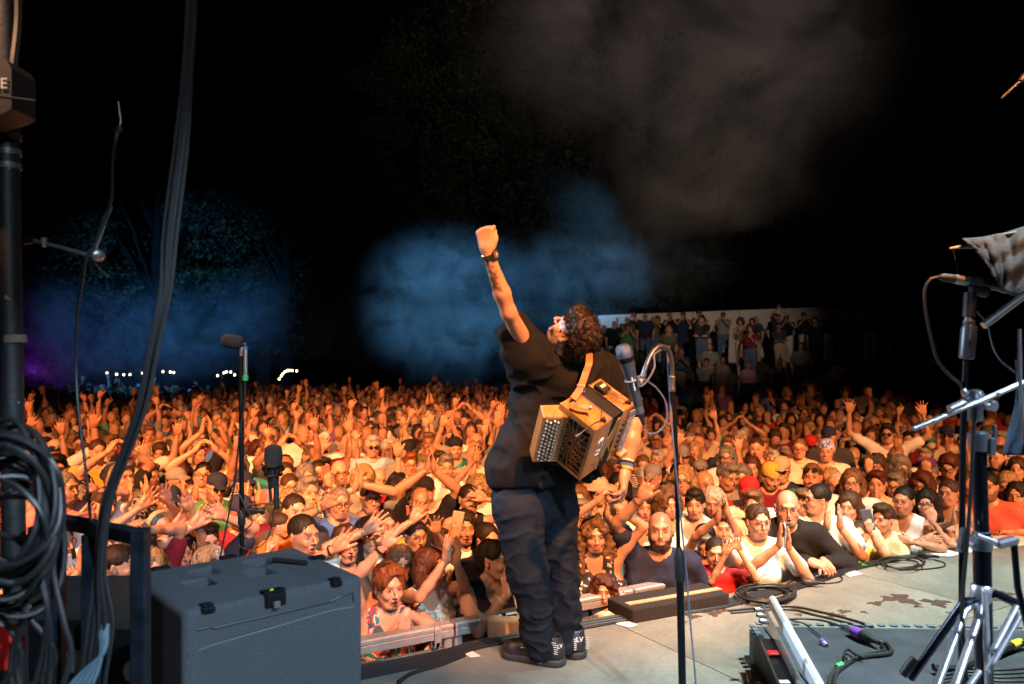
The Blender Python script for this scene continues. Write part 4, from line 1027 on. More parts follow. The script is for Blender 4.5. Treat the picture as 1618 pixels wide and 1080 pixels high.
a = person(548, 858, 5.1, 'long haired bearded man shouting with raised palm and black bracelet', hair='long', haircol='brown', beard=.6, beardcol='grey', top='tank', col='dark grey', mouth=1, smile=.2, age=.8, glasses='clear', R='uphigh', RW=(531, 866, 4.75), L='down', skin='rosy')
band(a[1], a[2], -1, 'black', 'bracelet', 'black bead bracelet on the shouting long haired man')
person(480, 846, 4.75, 'smiling man with short dark hair and white tee behind the cabinet', hair='crop', haircol='dark', top='tee', col='white', mouth=.4, smile=1, stubble=.7, yaw=14, L='down', R='down', skin='tan', hs=1.05)
person(443, 832, 5.0, 'small boy in an orange shirt held up and looking right', kid=1, scale=.62, hair='crop', haircol='brown', top='tee', col='orange', yaw=58, smile=.2, L='down', R='half', RW=(424, 868, 4.9), hs=1.02)
person(466, 806, 5.5, 'man with cropped dark hair behind the small boy in orange', hair='crop', haircol='dark', top='tee', col='dark grey', smile=.2, yaw=5)
a = person(537, 794, 5.75, 'man with thin glasses and short greying hair with one arm stretched up', hair='crop', haircol='grey', glasses='clear', top='tee', col='blue', mouth=.2, smile=.6, R='uphigh', RW=(513, 800, 5.35), L='down', skin='tan')
band(a[1], a[2], -1, 'green', 'wristband', 'green wristband on the raised arm behind the charcoal cabinet')
a = person(326, 856, 5.1, 'young man with glasses and fringe raising both hands by the cabinet', hair='short', haircol='brown', glasses='clear', top='tee', col='navy', smile=.3, mouth=.2, R='up', RW=(306, 830, 4.9), L='uphigh', LW=(352, 815, 5.0))
person(332, 897, 4.45, 'white haired person whose head just shows over the cabinet edge', fem=1, hair='volume', haircol='white', top='tee', col='cream', smile=.2, age=1, scale=.92)
a = person(256, 832, 5.15, 'elderly white haired woman with glasses shouting in black and white blouse', fem=1, hair='crop', haircol='white', glasses='clear', top='tee', col='black and white', mouth=1, smile=.2, age=1, yaw=12, R='upwide', RW=(224, 800, 5.0), L='uphigh', LW=(262, 786, 4.9), skin='rosy')
band(a[1], a[2], 1, 'yellow', 'wristband', 'bright yellow wristband on the arm of the shouting white haired woman')
person(227, 872, 4.7, 'tanned person raising a clenched fist beside the square railing', hair='short', haircol='brown', top='tee', col='burgundy', R='down', L='fist', LW=(230, 838, 4.65), skin='tan', scale=.95)
person(284, 872, 5.0, 'person in a white top with a red flower and both arms raised', fem=1, hair='short', haircol='dark', top='tank', col='red flower', L='uphigh', R='up', LW=(298, 792, 4.85), RW=(276, 830, 4.9), skin='tan')
person(188, 892, 4.5, 'bearded man seen in profile between the railing posts', hair='crop', haircol='dark', beard=.6, top='tee', col='white', yaw=42, smile=0, L='down', R='down')
person(243, 898, 4.6, 'blonde woman looking out just right of the railing post', fem=1, hair='long', haircol='blond', top='tee', col='grey', yaw=-14, smile=.1)
person(160, 800, 5.3, 'open mouthed child with red face paint beside the hanging cables', kid=1, hair='short', haircol='brown', top='tee', col='white', mouth=.9, smile=.3, R='half', L='uphigh', RW=(128, 812, 5.2), LW=(152, 775, 5.2), yaw=16, roll=12)
a = person(90, 855, 4.5, 'long haired person holding a patterned phone by the coiled cables', fem=1, hair='wavy', haircol='brown', top='tank', col='white', yaw=20, L='phone', LW=(113, 925, 4.3), R='clapface', skin='tan')
phone(a[1], a[2], 1, 'cream', 'cream phone with printed case held up near the coiled cables')
a = person(88, 742, 6.2, 'dark haired man holding a dark phone in both hands far left', hair='short', haircol='black', top='tee', col='grey', L='phone', R='clapface', smile=.4, LW=(100, 775, 5.9))
phone(a[1], a[2], 1, 'dark grey', 'dark phone held by a man near the left pole')
person(104, 770, 5.7, 'bearded grey haired man beside the dark haired man with a phone', hair='crop', haircol='grey', beard=.6, top='tee', col='pink', yaw=18, smile=.2)
person(195, 752, 6.3, 'grey haired man in a plaid shirt with hands near his chin', hair='short', haircol='grey', top='long', col='black and white', L='clapface', R='clapface', yaw=8)
person(155, 712, 7.6, 'man in a yellow shirt partly hidden by the hanging cable bundle', hair='crop', haircol='brown', top='tee', col='yellow', L='half', R='down')
person(608, 797, 6.2, 'man with a red cap and mirrored sunglasses', hair='cap', hatcol='red', under='crop', haircol='dark', glasses='sun', top='tee', col='dark grey', beard=.5)
person(629, 770, 6.6, 'dark curly haired woman with a pink top looking calm', fem=1, hair='wavy', haircol='black', top='tank', col='pink', smile=.4, skin='tan')
person(586, 786, 6.0, 'man with thick glasses reaching up to clap', hair='crop', haircol='dark', glasses='clear', top='tee', col='grey', L='claphigh', R='claphigh', RW=(560, 772, 5.8), LW=(570, 765, 5.8))
person(451, 750, 7.0, 'man with short brown hair right of the foam microphone', hair='crop', haircol='brown', top='tee', col='pink', smile=.2)
person(458, 768, 6.7, 'smiling woman with glasses and tied hair right of the foam microphone', fem=1, hair='tied', haircol='brown', glasses='clear', top='tee', col='floral brown', smile=.8)
person(484, 752, 7.0, 'woman with grey blond bob and glasses in patterned blouse', fem=1, hair='bob', haircol='grey', glasses='clear', top='tee', col='black and white', smile=.2, browcol='light')
a = person(503, 745, 7.3, 'dark haired woman filming with a rose phone', fem=1, hair='tied', haircol='dark', top='tee', col='black', L='phone', smile=.4, LW=(520, 765, 7.0))
phone(a[1], a[2], 1, 'coral', 'rose coloured phone held up left of the bald man with glasses')
person(537, 746, 7.2, 'balding elderly man with glasses and plain face', hair='fringe', haircol='white', glasses='clear', top='tee', col='white', age=1, smile=.3)
person(574, 756, 7.0, 'curly blond haired woman with glasses', fem=1, hair='curly', haircol='blond', glasses='clear', top='tee', col='grey', smile=.5, hs=.95)
person(589, 705, 8.6, 'silver haired man with black sunglasses', hair='short', haircol='white', glasses='sun', top='polo', col='pale blue', age=.8)
person(645, 712, 8.4, 'man wearing a black cap with yellow badge', hair='cap', hatcol='black', under='crop', haircol='grey', top='tee', col='grey', age=.7, smile=.4)
person(649, 733, 7.8, 'red haired woman with glasses and broad smile', fem=1, hair='short', haircol='ginger', glasses='clear', top='tee', col='black', smile=1, mouth=.3)
person(705, 738, 7.6, 'grey haired man turned aside above the raised palm', hair='short', haircol='grey', top='tee', col='white', age=.8, L='down', R='down')
person(720, 708, 8.6, 'man with backwards black cap and moustache', hair='beanie', hatcol='black', top='tee', col='teal', smile=.2, stubble=.8)
person(694, 730, 8.0, 'person reaching one open palm straight up left of the performer', fem=1, hair='short', haircol='brown', top='tee', col='white', R='down', L='uphigh', LW=(702, 745, 7.6))
person(748, 720, 8.4, 'bald man left of the performer shirt hem', hair='shaved', haircol='brown', top='tee', col='cream', smile=.5)
person(756, 772, 6.6, 'curly blond woman with red lipstick left of the performer', fem=1, hair='curly', haircol='blond', glasses='clear', top='tee', col='white', smile=.5, L='down', R='claphigh', hs=.95)
# ---- right of the performer
person(940, 845, 4.98, 'curly fair woman in black floral dress making a heart overhead', fem=1, hair='wavy', haircol='light', top='dress', col='floral dark', smile=.5, yaw=4, R='heart', L='heart', RW=(943, 792, 4.85), LW=(968, 795, 4.9), skin='tan')
a = person(1043, 840, 5.0, 'bald bearded man in a navy tee with one arm raised', hair='shaved', haircol='dark', beard=1, top='tee', col='navy', R='up', RW=(1014, 786, 4.8), L='down', yaw=4, pitch=-8, skin='tan', fat=1.08, legs='black', hs=1.05)
band(a[1], a[2], -1, 'brown', 'bracelet', 'brown bead bracelet on the bald bearded man')
band(a[1], a[2], 1, 'black', 'bracelet', 'black cord bracelet on the lowered wrist of the bald bearded man')
person(953, 934, 4.75, 'small curly haired girl peeking over the barrier beside the black box', kid=1, scale=.70, fem=1, hair='wavy', haircol='auburn', top='long', col='white', smile=0, hs=.95)
person(1020, 800, 6.0, 'blonde woman with sunglasses on her head and hand on cheek', fem=1, hair='bob', haircol='blond', glasses='sunup', top='tee', col='white', L='chin', R='down', mouth=.3)
person(1057, 795, 5.85, 'curly light haired woman behind the bald bearded man', fem=1, hair='curly', haircol='light', top='tank', col='white', smile=.3, hs=.95, turn=20)
a = person(945, 775, 6.1, 'woman in straw sun hat forming a heart with her fingers', fem=1, hair='sunhat', hatcol='beige', under='long', haircol='light', top='vneck', col='black', R='clapface', L='clapface')
person(978, 768, 6.4, 'dark haired woman with hair over her face beside the sun hat', fem=1, hair='bob', haircol='black', top='vneck', col='black', L='half', R='down', smile=.2)
person(915, 790, 6.0, 'fair woman holding a white phone right behind the performer', fem=1, hair='long', haircol='light', top='tee', col='cream', L='phone', R='down')
person(1092, 905, 5.15, 'small dark haired boy looking up beside the microphone stand', kid=1, scale=.66, hair='short', haircol='dark', top='tee', col='grey', gaze=1, yaw=10)
a = person(1131, 876, 5.15, 'boy in a red tee shading his brow with raised hands', kid=1, scale=.80, hair='crop', haircol='dark', top='tee', col='red', mouth=.3, R='half', L='half', RW=(1146, 875, 4.95), LW=(1168, 868, 4.95), yaw=8)
a = person(1114, 852, 5.6, 'dark haired woman in brown floral top clapping above the boy in red', fem=1, hair='tied', haircol='dark', top='tank', col='floral brown', R='claphigh', L='claphigh', RW=(1140, 812, 5.3), LW=(1150, 812, 5.3), yaw=12, skin='tan')
person(1142, 836, 6.0, 'dark haired boy behind clapping arms looking at the stage', kid=1, scale=.88, hair='short', haircol='brown', top='tee', col='black', yaw=10)
a = person(1198, 824, 5.3, 'woman with clear glasses and long ponytail clapping in a white tee', fem=1, hair='pony', haircol='brown', glasses='clear', top='tee', col='white', fat=1.25, R='clap', L='clap', RW=(1231, 861, 5.0), LW=(1246, 866, 5.05), yaw=14, turn=14, smile=.0, mouth=.1, legs='black', hs=1.04)
phone(a[1], a[2], 1, 'pale blue', 'pale blue phone between the hands of the ponytailed woman in white')
person(1245, 806, 5.5, 'older bald man with glasses grinning in a dark cardigan', hair='fringe', haircol='grey', glasses='clear', beard=.45, beardcol='white', top='jacket', col='black', mouth=.35, smile=1, fat=1.15, R='rest', L={'pose': 'rest', 'fd': (.3, -1, -.1), 'pd': (0, 0, -1)}, RW=(1280, 886, 5.2), LW=(1302, 886, 5.35), turn=14, lean=22, skin='rosy', legs='black', hs=1.05)
person(1270, 796, 6.05, 'flushed smiling woman with sunglasses pushed up behind the grinning man', fem=1, hair='short', haircol='light', glasses='sunup', top='tee', col='teal', smile=.9, mouth=.3, skin='rosy')
person(1293, 788, 5.95, 'young man with glasses talking sideways and clapping in a white tee', hair='crop', haircol='black', glasses='clear', top='tee', col='white', yaw=-52, mouth=.4, R='clap', L='clap', RW=(1306, 832, 5.6), LW=(1328, 832, 5.65), legs='navy')
person(1306, 860, 5.65, 'grey curly haired man with glasses resting his tilted head low', hair='volume', haircol='grey', glasses='clear', top='tee', col='navy', roll=-30, yaw=20, smile=.1, scale=.92)
person(1342, 800, 6.0, 'smiling woman with a grey brown bob in a cream blouse', fem=1, hair='bob', haircol='brown', top='tee', col='cream', smile=1, mouth=.45, yaw=-6, skin='fair')
person(1347, 762, 6.5, 'laughing woman with light glasses and white blouse clapping behind the bob', fem=1, hair='bob', haircol='light', glasses='clear', top='tee', col='white', smile=1, mouth=.4, fat=1.2, L='clap', R='clap')
a = person(1357, 846, 5.85, 'boy in a yellow tee filming with a dark phone', kid=1, scale=.78, hair='crop', haircol='brown', top='tee', col='yellow', mouth=.35, L='phone', R='rest', LW=(1374, 838, 5.55), yaw=8)
phone(a[1], a[2], 1, 'denim', 'slate blue phone held up by the boy in yellow')
person(1395, 822, 5.95, 'boy in a pale green tee leaning behind the yellow shirted boy', kid=1, scale=.84, hair='short', haircol='brown', top='tee', col='pale green', mouth=.2, L='rest', R='rest', yaw=-22, lean=10)
person(1427, 792, 6.15, 'woman with very short black hair in sleeveless white blouse arms folded', fem=1, hair='crop', haircol='black', top='vneck', col='white', smile=.1, L='fold', R='fold', RW=(1460, 852, 5.9), LW=(1440, 856, 5.85), lean=10, skin='tan', yaw=-8, hs=1.04)
person(1464, 794, 6.25, 'girl with round glasses and long black hair chin on hand', fem=1, hair='long', haircol='black', glasses='clear', top='tank', col='black', L='chin', LW=(1473, 824, 5.95), R='rest', RW=(1500, 858, 5.95), smile=0)
person(1499, 778, 6.35, 'woman with tied brown hair in beige top clapping by the chrome stand', fem=1, hair='tied', haircol='brown', top='vneck', col='beige', smile=.5, L='clap', R='clap', LW=(1518, 824, 6.0), RW=(1508, 824, 6.0), yaw=-10, skin='tan')
person(1456, 766, 6.9, 'woman with dark curly hair and glasses behind the long haired girl', fem=1, hair='curly', haircol='auburn', glasses='clear', top='tee', col='black', smile=.4, hs=.95)
person(1414, 768, 7.0, 'woman with short grey hair and glasses in striped top', fem=1, hair='short', haircol='grey', glasses='clear', top='tee', col='striped', smile=.5, age=.8)
person(1386, 764, 6.8, 'dark haired woman clapping behind the boys by the barrier', fem=1, hair='short', haircol='auburn', top='tee', col='cream', L='clapface', R='clapface', mouth=.2)
person(1526, 762, 6.9, 'long faced woman in profile beside the chrome stand', fem=1, hair='tied', haircol='brown', top='tank', col='beige', yaw=50, smile=.2)
person(1560, 768, 6.5, 'bearded man in a coral red polo leaning on the rail', hair='crop', haircol='black', beard=.7, top='polo', col='coral', L='rest', R='rest', fat=1.15, RW=(1545, 842, 6.2), LW=(1600, 838, 6.4), lean=8, skin='tan', hs=1.0)
person(1606, 782, 6.6, 'young dark haired woman in white top at the right edge', fem=1, hair='long', haircol='dark', top='vneck', col='white', smile=.5, L='rest', R='rest')
person(1592, 762, 7.3, 'blonde woman looking down behind the coral polo', fem=1, hair='bob', haircol='blond', top='tee', col='black', pitch=18)
person(1577, 722, 7.6, 'dark haired man in black polo behind the blonde woman', hair='crop', haircol='dark', top='polo', col='black', smile=.6, yaw=-20)
person(1607, 740, 7.4, 'long faced brown haired girl at the right edge', fem=1, hair='long', haircol='brown', top='tank', col='navy', smile=.5)
person(1562, 690, 8.6, 'man in grey flat cap with moustache in striped shirt', hair='beanie', hatcol='dark grey', top='tee', col='striped', smile=.1, stubble=.8, glasses='clear')
person(1098, 796, 6.0, 'dark haired woman with sunglasses on head right of the microphone stand', fem=1, hair='short', haircol='dark', glasses='sunup', top='tank', col='white', mouth=.3)
person(1078, 758, 6.4, 'woman with long curly blond hair and round glasses', fem=1, hair='wavy', haircol='blond', glasses='clear', top='vneck', col='white', smile=.3)
person(1113, 765, 6.5, 'bald older man in red shirt turned to the right', hair='fringe', haircol='grey', top='polo', col='red', yaw=30, age=.8, skin='tan')
person(1146, 752, 6.8, 'square jawed man with swept grey hair looking down right', hair='short', haircol='grey', top='tee', col='grey', yaw=42, pitch=10, age=.6, skin='tan')
person(1172, 755, 7.1, 'grey curly haired person in black and white shirt', fem=1, hair='volume', haircol='grey', glasses='clear', top='tee', col='black and white', smile=.2)
person(1183, 776, 6.35, 'bearded man with a bright red cap in white tee', hair='cap', hatcol='red', under='crop', haircol='dark', beard=.8, top='tee', col='white', smile=0)
person(1190, 798, 5.9, 'short haired brown woman with glasses behind the ponytailed woman', fem=1, hair='short', haircol='light', glasses='clear', top='tee', col='white', smile=.2)
person(1127, 788, 6.3, 'pale blonde haired head turned down behind clapping hands', fem=1, hair='bob', haircol='white', top='tee', col='cream', pitch=16)
person(1234, 742, 7.0, 'man in tan cap and sunglasses with dark tee', hair='cap', hatcol='beige', under='crop', haircol='brown', glasses='sun', top='tee', col='navy', smile=0)
person(1215, 750, 7.0, 'person in a yellow headscarf cap leaning forward', hair='beanie', hatcol='yellow', top='tee', col='burgundy', pitch=16, yaw=30)
person(1283, 752, 6.8, 'smiling ginger bearded man with sunglasses on his head', hair='crop', haircol='light', glasses='sunup', beard=.5, beardcol='ginger', top='tee', col='teal', smile=1, fat=1.1, skin='rosy')
person(1321, 766, 6.8, 'white haired woman with black glasses smiling', fem=1, hair='crop', haircol='white', glasses='clear', top='tee', col='cream', smile=.9, mouth=.3, age=1)
person(1188, 738, 7.6, 'woman with long chestnut hair and white smile', fem=1, hair='long', haircol='auburn', top='tee', col='red', smile=1, mouth=.3)
person(1148, 722, 7.8, 'grey haired woman with glasses in white collared shirt', fem=1, hair='bob', haircol='grey', glasses='clear', top='polo', col='white', smile=.3)
person(1195, 708, 8.2, 'man with short hair and wide smile in red shirt', hair='crop', haircol='brown', top='tee', col='red', smile=.9, mouth=.3)
person(1263, 708, 8.4, 'short haired blond woman with glasses mid crowd', fem=1, hair='crop', haircol='light', glasses='clear', top='tee', col='cream', smile=.2)
person(1309, 690, 8.9, 'young man in dark cap above the blue patterned bandana', hair='cap', hatcol='navy', under='crop', haircol='dark', top='tee', col='dark grey', smile=.2)
person(1305, 712, 8.3, 'person wearing a blue and white patterned bandana', hair='beanie', hatcol='blue pattern', top='tee', col='white')
a = person(1385, 735, 7.4, 'dark haired woman with glasses holding up a black phone', fem=1, hair='bob', haircol='brown', glasses='clear', top='tank', col='black', R='phonehi', smile=.1, RW=(1372, 742, 7.1))
phone(a[1], a[2], -1, 'dark grey', 'black phone held sideways above the two boys at the rail', land=True)
person(1420, 738, 7.4, 'head of curly grey hair behind the striped top', hair='curly', haircol='grey', top='tee', col='striped', hs=.9, yaw=40)
a = person(1466, 748, 7.4, 'grey haired man filming with a purple phone case', hair='short', haircol='grey', top='tee', col='white', R='phonehi', RW=(1462, 748, 7.1), skin='tan')
phone(a[1], a[2], -1, 'purple', 'purple flip case phone held high right of the grey curls', land=True)
person(1500, 735, 7.6, 'auburn haired woman with glasses bowing her head', fem=1, hair='volume', haircol='auburn', glasses='clear', top='tee', col='brown', pitch=16)
person(1402, 685, 9.2, 'man with sunglasses and both hands raised mid crowd', hair='short', haircol='dark', glasses='sun', top='tee', col='white', L='upwide', R='upwide')
# ---------------------------------------------------------------- the rest of the audience
POSES = {'both arms raised': ('up', 'upwide'), 'one arm raised high': ('uphigh', 'down'), 'left hand waving': ('down', 'up'), 'clapping hands': ('clap', 'clap'), 'clapping at face height': ('clapface', 'clapface'), 'clapping overhead': ('claphigh', 'claphigh'), 'arms lowered': ('down', 'down'),
         'holding hands in a heart': ('heart', 'heart'), 'a fist raised': ('fist', 'down'), 'one hand half raised': ('half', 'down'), 'a hand on the chin': ('chin', 'down'), 'arms folded': ('fold', 'fold')}
POOL_UP = ['both arms raised', 'one arm raised high', 'left hand waving', 'clapping overhead', 'both arms raised', 'one arm raised high', 'a fist raised', 'holding hands in a heart', 'clapping at face height', 'left hand waving']
POOL_DN = ['arms lowered', 'clapping hands', 'arms lowered', 'one hand half raised', 'clapping at face height', 'a hand on the chin', 'arms folded', 'arms lowered']
HS_M = [('short', 'dark', 'short dark hair'), ('crop', 'brown', 'cropped brown hair'), ('short', 'grey', 'grey hair'), ('fringe', 'grey', 'a balding crown'), ('shaved', 'dark', 'a shaved head'), ('crop', 'black', 'cropped black hair'), ('short', 'light', 'sandy hair'), ('cap', 'dark', 'a cap'), ('short', 'white', 'white hair'), ('volume', 'brown', 'thick brown hair')]
HS_F = [('long', 'brown', 'long brown hair'), ('long', 'black', 'long black hair'), ('bob', 'grey', 'a grey bob'), ('bob', 'dark', 'a dark bob'), ('tied', 'dark', 'tied back dark hair'), ('pony', 'light', 'a fair ponytail'), ('long', 'blond', 'long blond hair'), ('curly', 'auburn', 'auburn curls'), ('short', 'white', 'short white hair'), ('wavy', 'light', 'wavy fair hair'), ('volume', 'ginger', 'short red hair'), ('bob', 'blond', 'a blond bob')]
def random_spec(r, pose, lodn):
    fem = r.random() < .55; hs, hc, hd = r.choice(HS_F if fem else HS_M); l, q = POSES[pose]
    if r.random() < .5: l, q = q, l
    sp = dict(fem=1 if fem else 0, hair=hs, haircol=hc, hd=hd, L=l, R=q, smile=r.choice([0, .2, .5, .8, 1]), mouth=r.choice([0, 0, .15, .3, .6, .9]), fat=r.choice([.95, 1, 1.05, 1.15, 1.3]),
              top=r.choice(['tank', 'tee', 'vneck', 'tee'] if fem else ['tee', 'tee', 'polo', 'tee']), age=r.choice([0, .5, .9]), facew=r.uniform(.94, 1.06), jaw=r.uniform(.88, 1.12), yaw=r.uniform(-22, 22), pitch=r.uniform(-8, 8), roll=r.uniform(-9, 9))
    if r.random() < .34: sp['glasses'] = 'clear' if r.random() < .85 else 'sun'
    if not fem and r.random() < .4: sp['stubble' if r.random() < .6 else 'beard'] = .7
    if hs == 'cap': sp['under'] = 'crop'
    sp['browcol'] = hc if hc not in ('white', 'blond') else 'light'
    return sp
rp = random.Random(21)
ARCH = {}
for lodn in (1, 2):
    for pool, tag_ in ((POOL_UP, 'u'), (POOL_DN, 'd')):
        n = 30 if lodn == 1 else 20
        ARCH[(lodn, tag_)] = [(random_spec(rp, pool[i % len(pool)], lodn), pool[i % len(pool)], i + 1000 * lodn + (500 if tag_ == 'u' else 0)) for i in range(n)]
def xs_ok(X, Y, dmin):
    for (a, b) in OCC:
        if abs(a - X) < dmin and abs(b - Y) < dmin and (a - X) ** 2 + ((b - Y) * .9) ** 2 < dmin * dmin: return False
    return True
CELL = {}
def far_ok(X, Y, d):
    k = (int(math.floor(X / d)), int(math.floor(Y / d)))
    for i in (-1, 0, 1):
        for j in (-1, 0, 1):
            for (a, b) in CELL.get((k[0] + i, k[1] + j), ()):
                if (a - X) ** 2 + (b - Y) ** 2 < d * d: return False
    return True
SPOTS = []
D0 = .42
for (a, b) in OCC: CELL.setdefault((int(math.floor(a / D0)), int(math.floor(b / D0))), []).append((a, b))
def region_ok(X, Y):
    if abs(X) > .70 * Y + .3: return False
    lim = 4.8 if X < -.9 else 0
    if edge_off(X, Y) < (.65 if X > 1.0 else .85) or Y < lim: return False
    if X > 1.3 and edge_off(X, Y) < 1.1: return False
    return True
for tries in range(90000):
    Y = math.sqrt(rp.uniform(4.0 ** 2, 28.0 ** 2)); X = rp.uniform(-.70, .70) * Y
    if not region_ok(X, Y): continue
    if Y > 15.5 and X > 1.5: continue
    if Y > 17 and rp.random() < .4: continue
    if not far_ok(X, Y, D0): continue
    CELL.setdefault((int(math.floor(X / D0)), int(math.floor(Y / D0))), []).append((X, Y)); SPOTS.append((X, Y))
SPOTS.sort(key=lambda q: q[1] - .0 * abs(q[0]))
MASSCOL = ['white', 'black', 'cream', 'black', 'navy', 'dark grey', 'burgundy', 'navy', 'grey', 'dark grey', 'pink', 'teal', 'burgundy', 'blue', 'pale blue', 'beige', 'olive', 'red', 'striped', 'black and white', 'green', 'black', 'white', 'denim', 'purple', 'grey', 'dark grey', 'cream', 'white', 'black']
def landmark(px, Y):
    depth = 'near the front' if Y < 7.2 else ('in the middle rows' if Y < 9.5 else 'in the deeper rows')
    for lim, t in ((150, 'beyond the coiled cables'), (250, 'beyond the hanging cable bundle'), (340, 'left of the slim microphone stand'), (430, 'right of the slim microphone stand'), (520, 'right of the foam microphone'), (620, 'above the cabinet corner'), (700, 'left of the performer'), (790, 'beside the performer shirt'), (960, 'behind the performer'), (1060, 'by the vocal microphone'), (1160, 'right of the vocal microphone stand'), (1260, 'beyond the red cap'), (1370, 'above the boys at the rail'), (1470, 'left of the chrome stand'), (1560, 'behind the chrome stand'), (9999, 'right of the chrome stand')):
        if px < lim: return depth + ' ' + t
PEOPLE_MAX = 300 - 26
n_ind = PEOPLE_MAX - len(OCC); pass
def fill_person(X, Y, lodn, updn, group, lm, lean=2, cols=None):
    zg = float(terr(X, Y)); f = facing_to(X, Y) + R(rp.uniform(-14, 14)); cands = ARCH[(lodn, updn)]
    for t in range(400):
        sp0, pose, seed = rp.choice(cands); col = rp.choice(cols or MASSCOL); sk = rp.choice(['fair', 'fair', 'rosy', 'tan', 'tan', 'fair', 'brown'])
        who = 'woman' if sp0['fem'] else 'man'; lab = '%s with %s in %s, %s, %s' % (who, sp0['hd'], col, pose, lm)
        if len(lab.split()) > 16: lab = '%s with %s in %s, %s, %s' % (who, sp0['hd'].replace('a ', ''), col, pose.replace('holding hands in a heart', 'heart hands').replace('clapping at face height', 'clapping'), lm)
        if len(lab.split()) > 16: lab = lab.replace('in the deeper rows', 'deep').replace('in the middle rows', 'midway').replace('holding hands in a heart', 'heart hands')
        if lab not in LABELS and len(lab.split()) <= 16: break
    LABELS.add(lab); sp = dict(sp0); sp['col'] = col; sp['skin'] = sk
    if sp['hair'] == 'cap': sp['hatcol'] = rp.choice(['black', 'navy', 'beige', 'red', 'grey'])
    s = (rp.uniform(.90, 1.0) if sp['fem'] else rp.uniform(.97, 1.09))
    ms = meshset(('a', seed), sp0, lodn, seed)
    M = Matrix.Translation((X, Y, zg)) @ Matrix.Rotation(f, 4, 'Z') @ Matrix.Translation((0, 0, .95)) @ Euler((R(lean + rp.uniform(-4, 4)), R(rp.uniform(-4, 4)), 0)).to_matrix().to_4x4() @ Matrix.Translation((0, 0, -.95)) @ Matrix.Scale(s, 4)
    place_person(ms, sp, M, zg, lab, group, rp.choice(['denim', 'navy', 'black', 'beige', 'grey', 'white']))
def up_prob(X, Y): px = 809 + X / Y * FPX; return .50 if px < 760 else (.36 if px < 1130 else .16)
for (X, Y) in SPOTS[:n_ind]:
    fill_person(X, Y, 1 if Y < 7.0 else 2, 'u' if rp.random() < up_prob(X, Y) else 'd', 'people in the audience', landmark(809 + X / Y * FPX, Y))
# people standing in front of the white wall
wallx = [962, 974, 992, 1004, 1018, 1031, 1046, 1060, 1083, 1099, 1106, 1145, 1186, 1199, 1222, 1231, 1246, 1268, 1290, 1306, 1322, 1340, 1356, 1378, 1400, 1424]
for i, px in enumerate(wallx):
    px += rp.uniform(-7, 7); Y = 26.2 + rp.uniform(0, 1.5); X = (px - 809) / FPX * Y
    wl_ = ('at the left end of the white wall' if px < 1000 else 'before the white wall above the vocal microphone' if px < 1075 else 'before the white wall beside the tall striding man' if px < 1165 else 'before the middle of the white wall' if px < 1240 else 'by the dark right end of the white wall' if px < 1310 else 'standing in the dark right of the white wall')
    fill_person(X, Y, 2, 'd' if i % 5 else 'u', 'people standing by the white wall', wl_, lean=0, cols=['black', 'navy', 'dark grey', 'black', 'burgundy', 'navy', 'grey', 'olive', 'denim'])
# everyone further back, and those sitting on the bank
rest = SPOTS[n_ind:]
m_mass = vc_mat('crowd_colours', (1, 1, 1), .7, 0)
legV = None
def mass_variant(seed, updn, ld):
    r = random.Random(seed); sp = random_spec(r, r.choice(POOL_UP if updn == 'u' else POOL_DN), 3); o = make_person(sp, ld, seed)
    V, F, C = o['person']; parts = [('s', V, F, C)]
    if 'hair' in o: V, F, C = o['hair']; parts.append(('h', V, F, C * np.array(HAIRCOL[sp['haircol']] if sp['hair'] not in ('cap',) else (.1, .1, .12))))
    V, F, C = o['top']; parts.append(('t', V, F, C))
    return parts
MV = {(k, ld): [mass_variant(7000 + i + 500 * (k == 'd') + 900 * ld, k, ld) for i in range(18)] for k in 'ud' for ld in (3, 4, 5)}
lm_ = legs_mesh('far_trousers', .058); nv = len(lm_.vertices); lv = np.zeros(nv * 3, np.float32); lm_.vertices.foreach_get('co', lv); lv = lv.reshape(-1, 3); lf = np.zeros(len(lm_.polygons) * 4, np.int32); lm_.polygons.foreach_get('vertices', lf); lf = lf.reshape(-1, 4)
VV, FF, CC = [], [], []; off = 0
def add_mass(X, Y, updn, sit=False):
    global off
    v = rp.choice(MV[(updn, 3 if (X > 1 and Y > 15) or Y < 10.5 else 4 if Y < 14.5 else 5)]); zg = float(terr(X, Y)); s = rp.uniform(.93, 1.07); f = facing_to(X, Y) + R(rp.uniform(-18, 18))
    M = Matrix.Translation((X, Y, zg - (.55 if sit else 0))) @ Matrix.Rotation(f, 4, 'Z') @ Euler((R(rp.uniform(-6, 3)), R(rp.uniform(-4, 4)), 0)).to_matrix().to_4x4() @ Matrix.Scale(s, 4)
    col = rp.choice(MASSCOL); col = {'striped': 'grey', 'black and white': 'grey'}.get(col, col); sk = np.array(SKINS[rp.choice(['fair', 'rosy', 'tan', 'fair', 'brown'])])
    parts = v if not (sit or Y > 13 and X > 1) else v + [('l', lv, lf, np.tile(np.array(CLOTH[rp.choice(['denim', 'navy', 'black', 'beige'])]), (nv, 1)))]
    for k, V, F, C in parts:
        VV.append(xf(V, M)); FF.append(F + off); off += len(V)
        CC.append((C * (sk if k == 's' else 1) * (np.array(CLOTH[col]) if k == 't' else 1)).astype(np.float32))
for (X, Y) in rest: add_mass(X, Y, 'u' if rp.random() < up_prob(X, Y) * (1 if Y < 11.5 else .45 if Y < 15 else .12) else 'd')
CELL.clear()
for t in range(5200):      # the bank on the right, loosely filled
    Y = rp.uniform(15, 24.5); X = rp.uniform(1.5, .72 * Y)
    dd = .58 if Y < 17.5 else .92
    if not far_ok(X, Y, dd): continue
    CELL.setdefault((int(math.floor(X / dd)), int(math.floor(Y / dd))), []).append((X, Y)); add_mass(X, Y, 'd', rp.random() < (.15 if Y < 18 else .6))
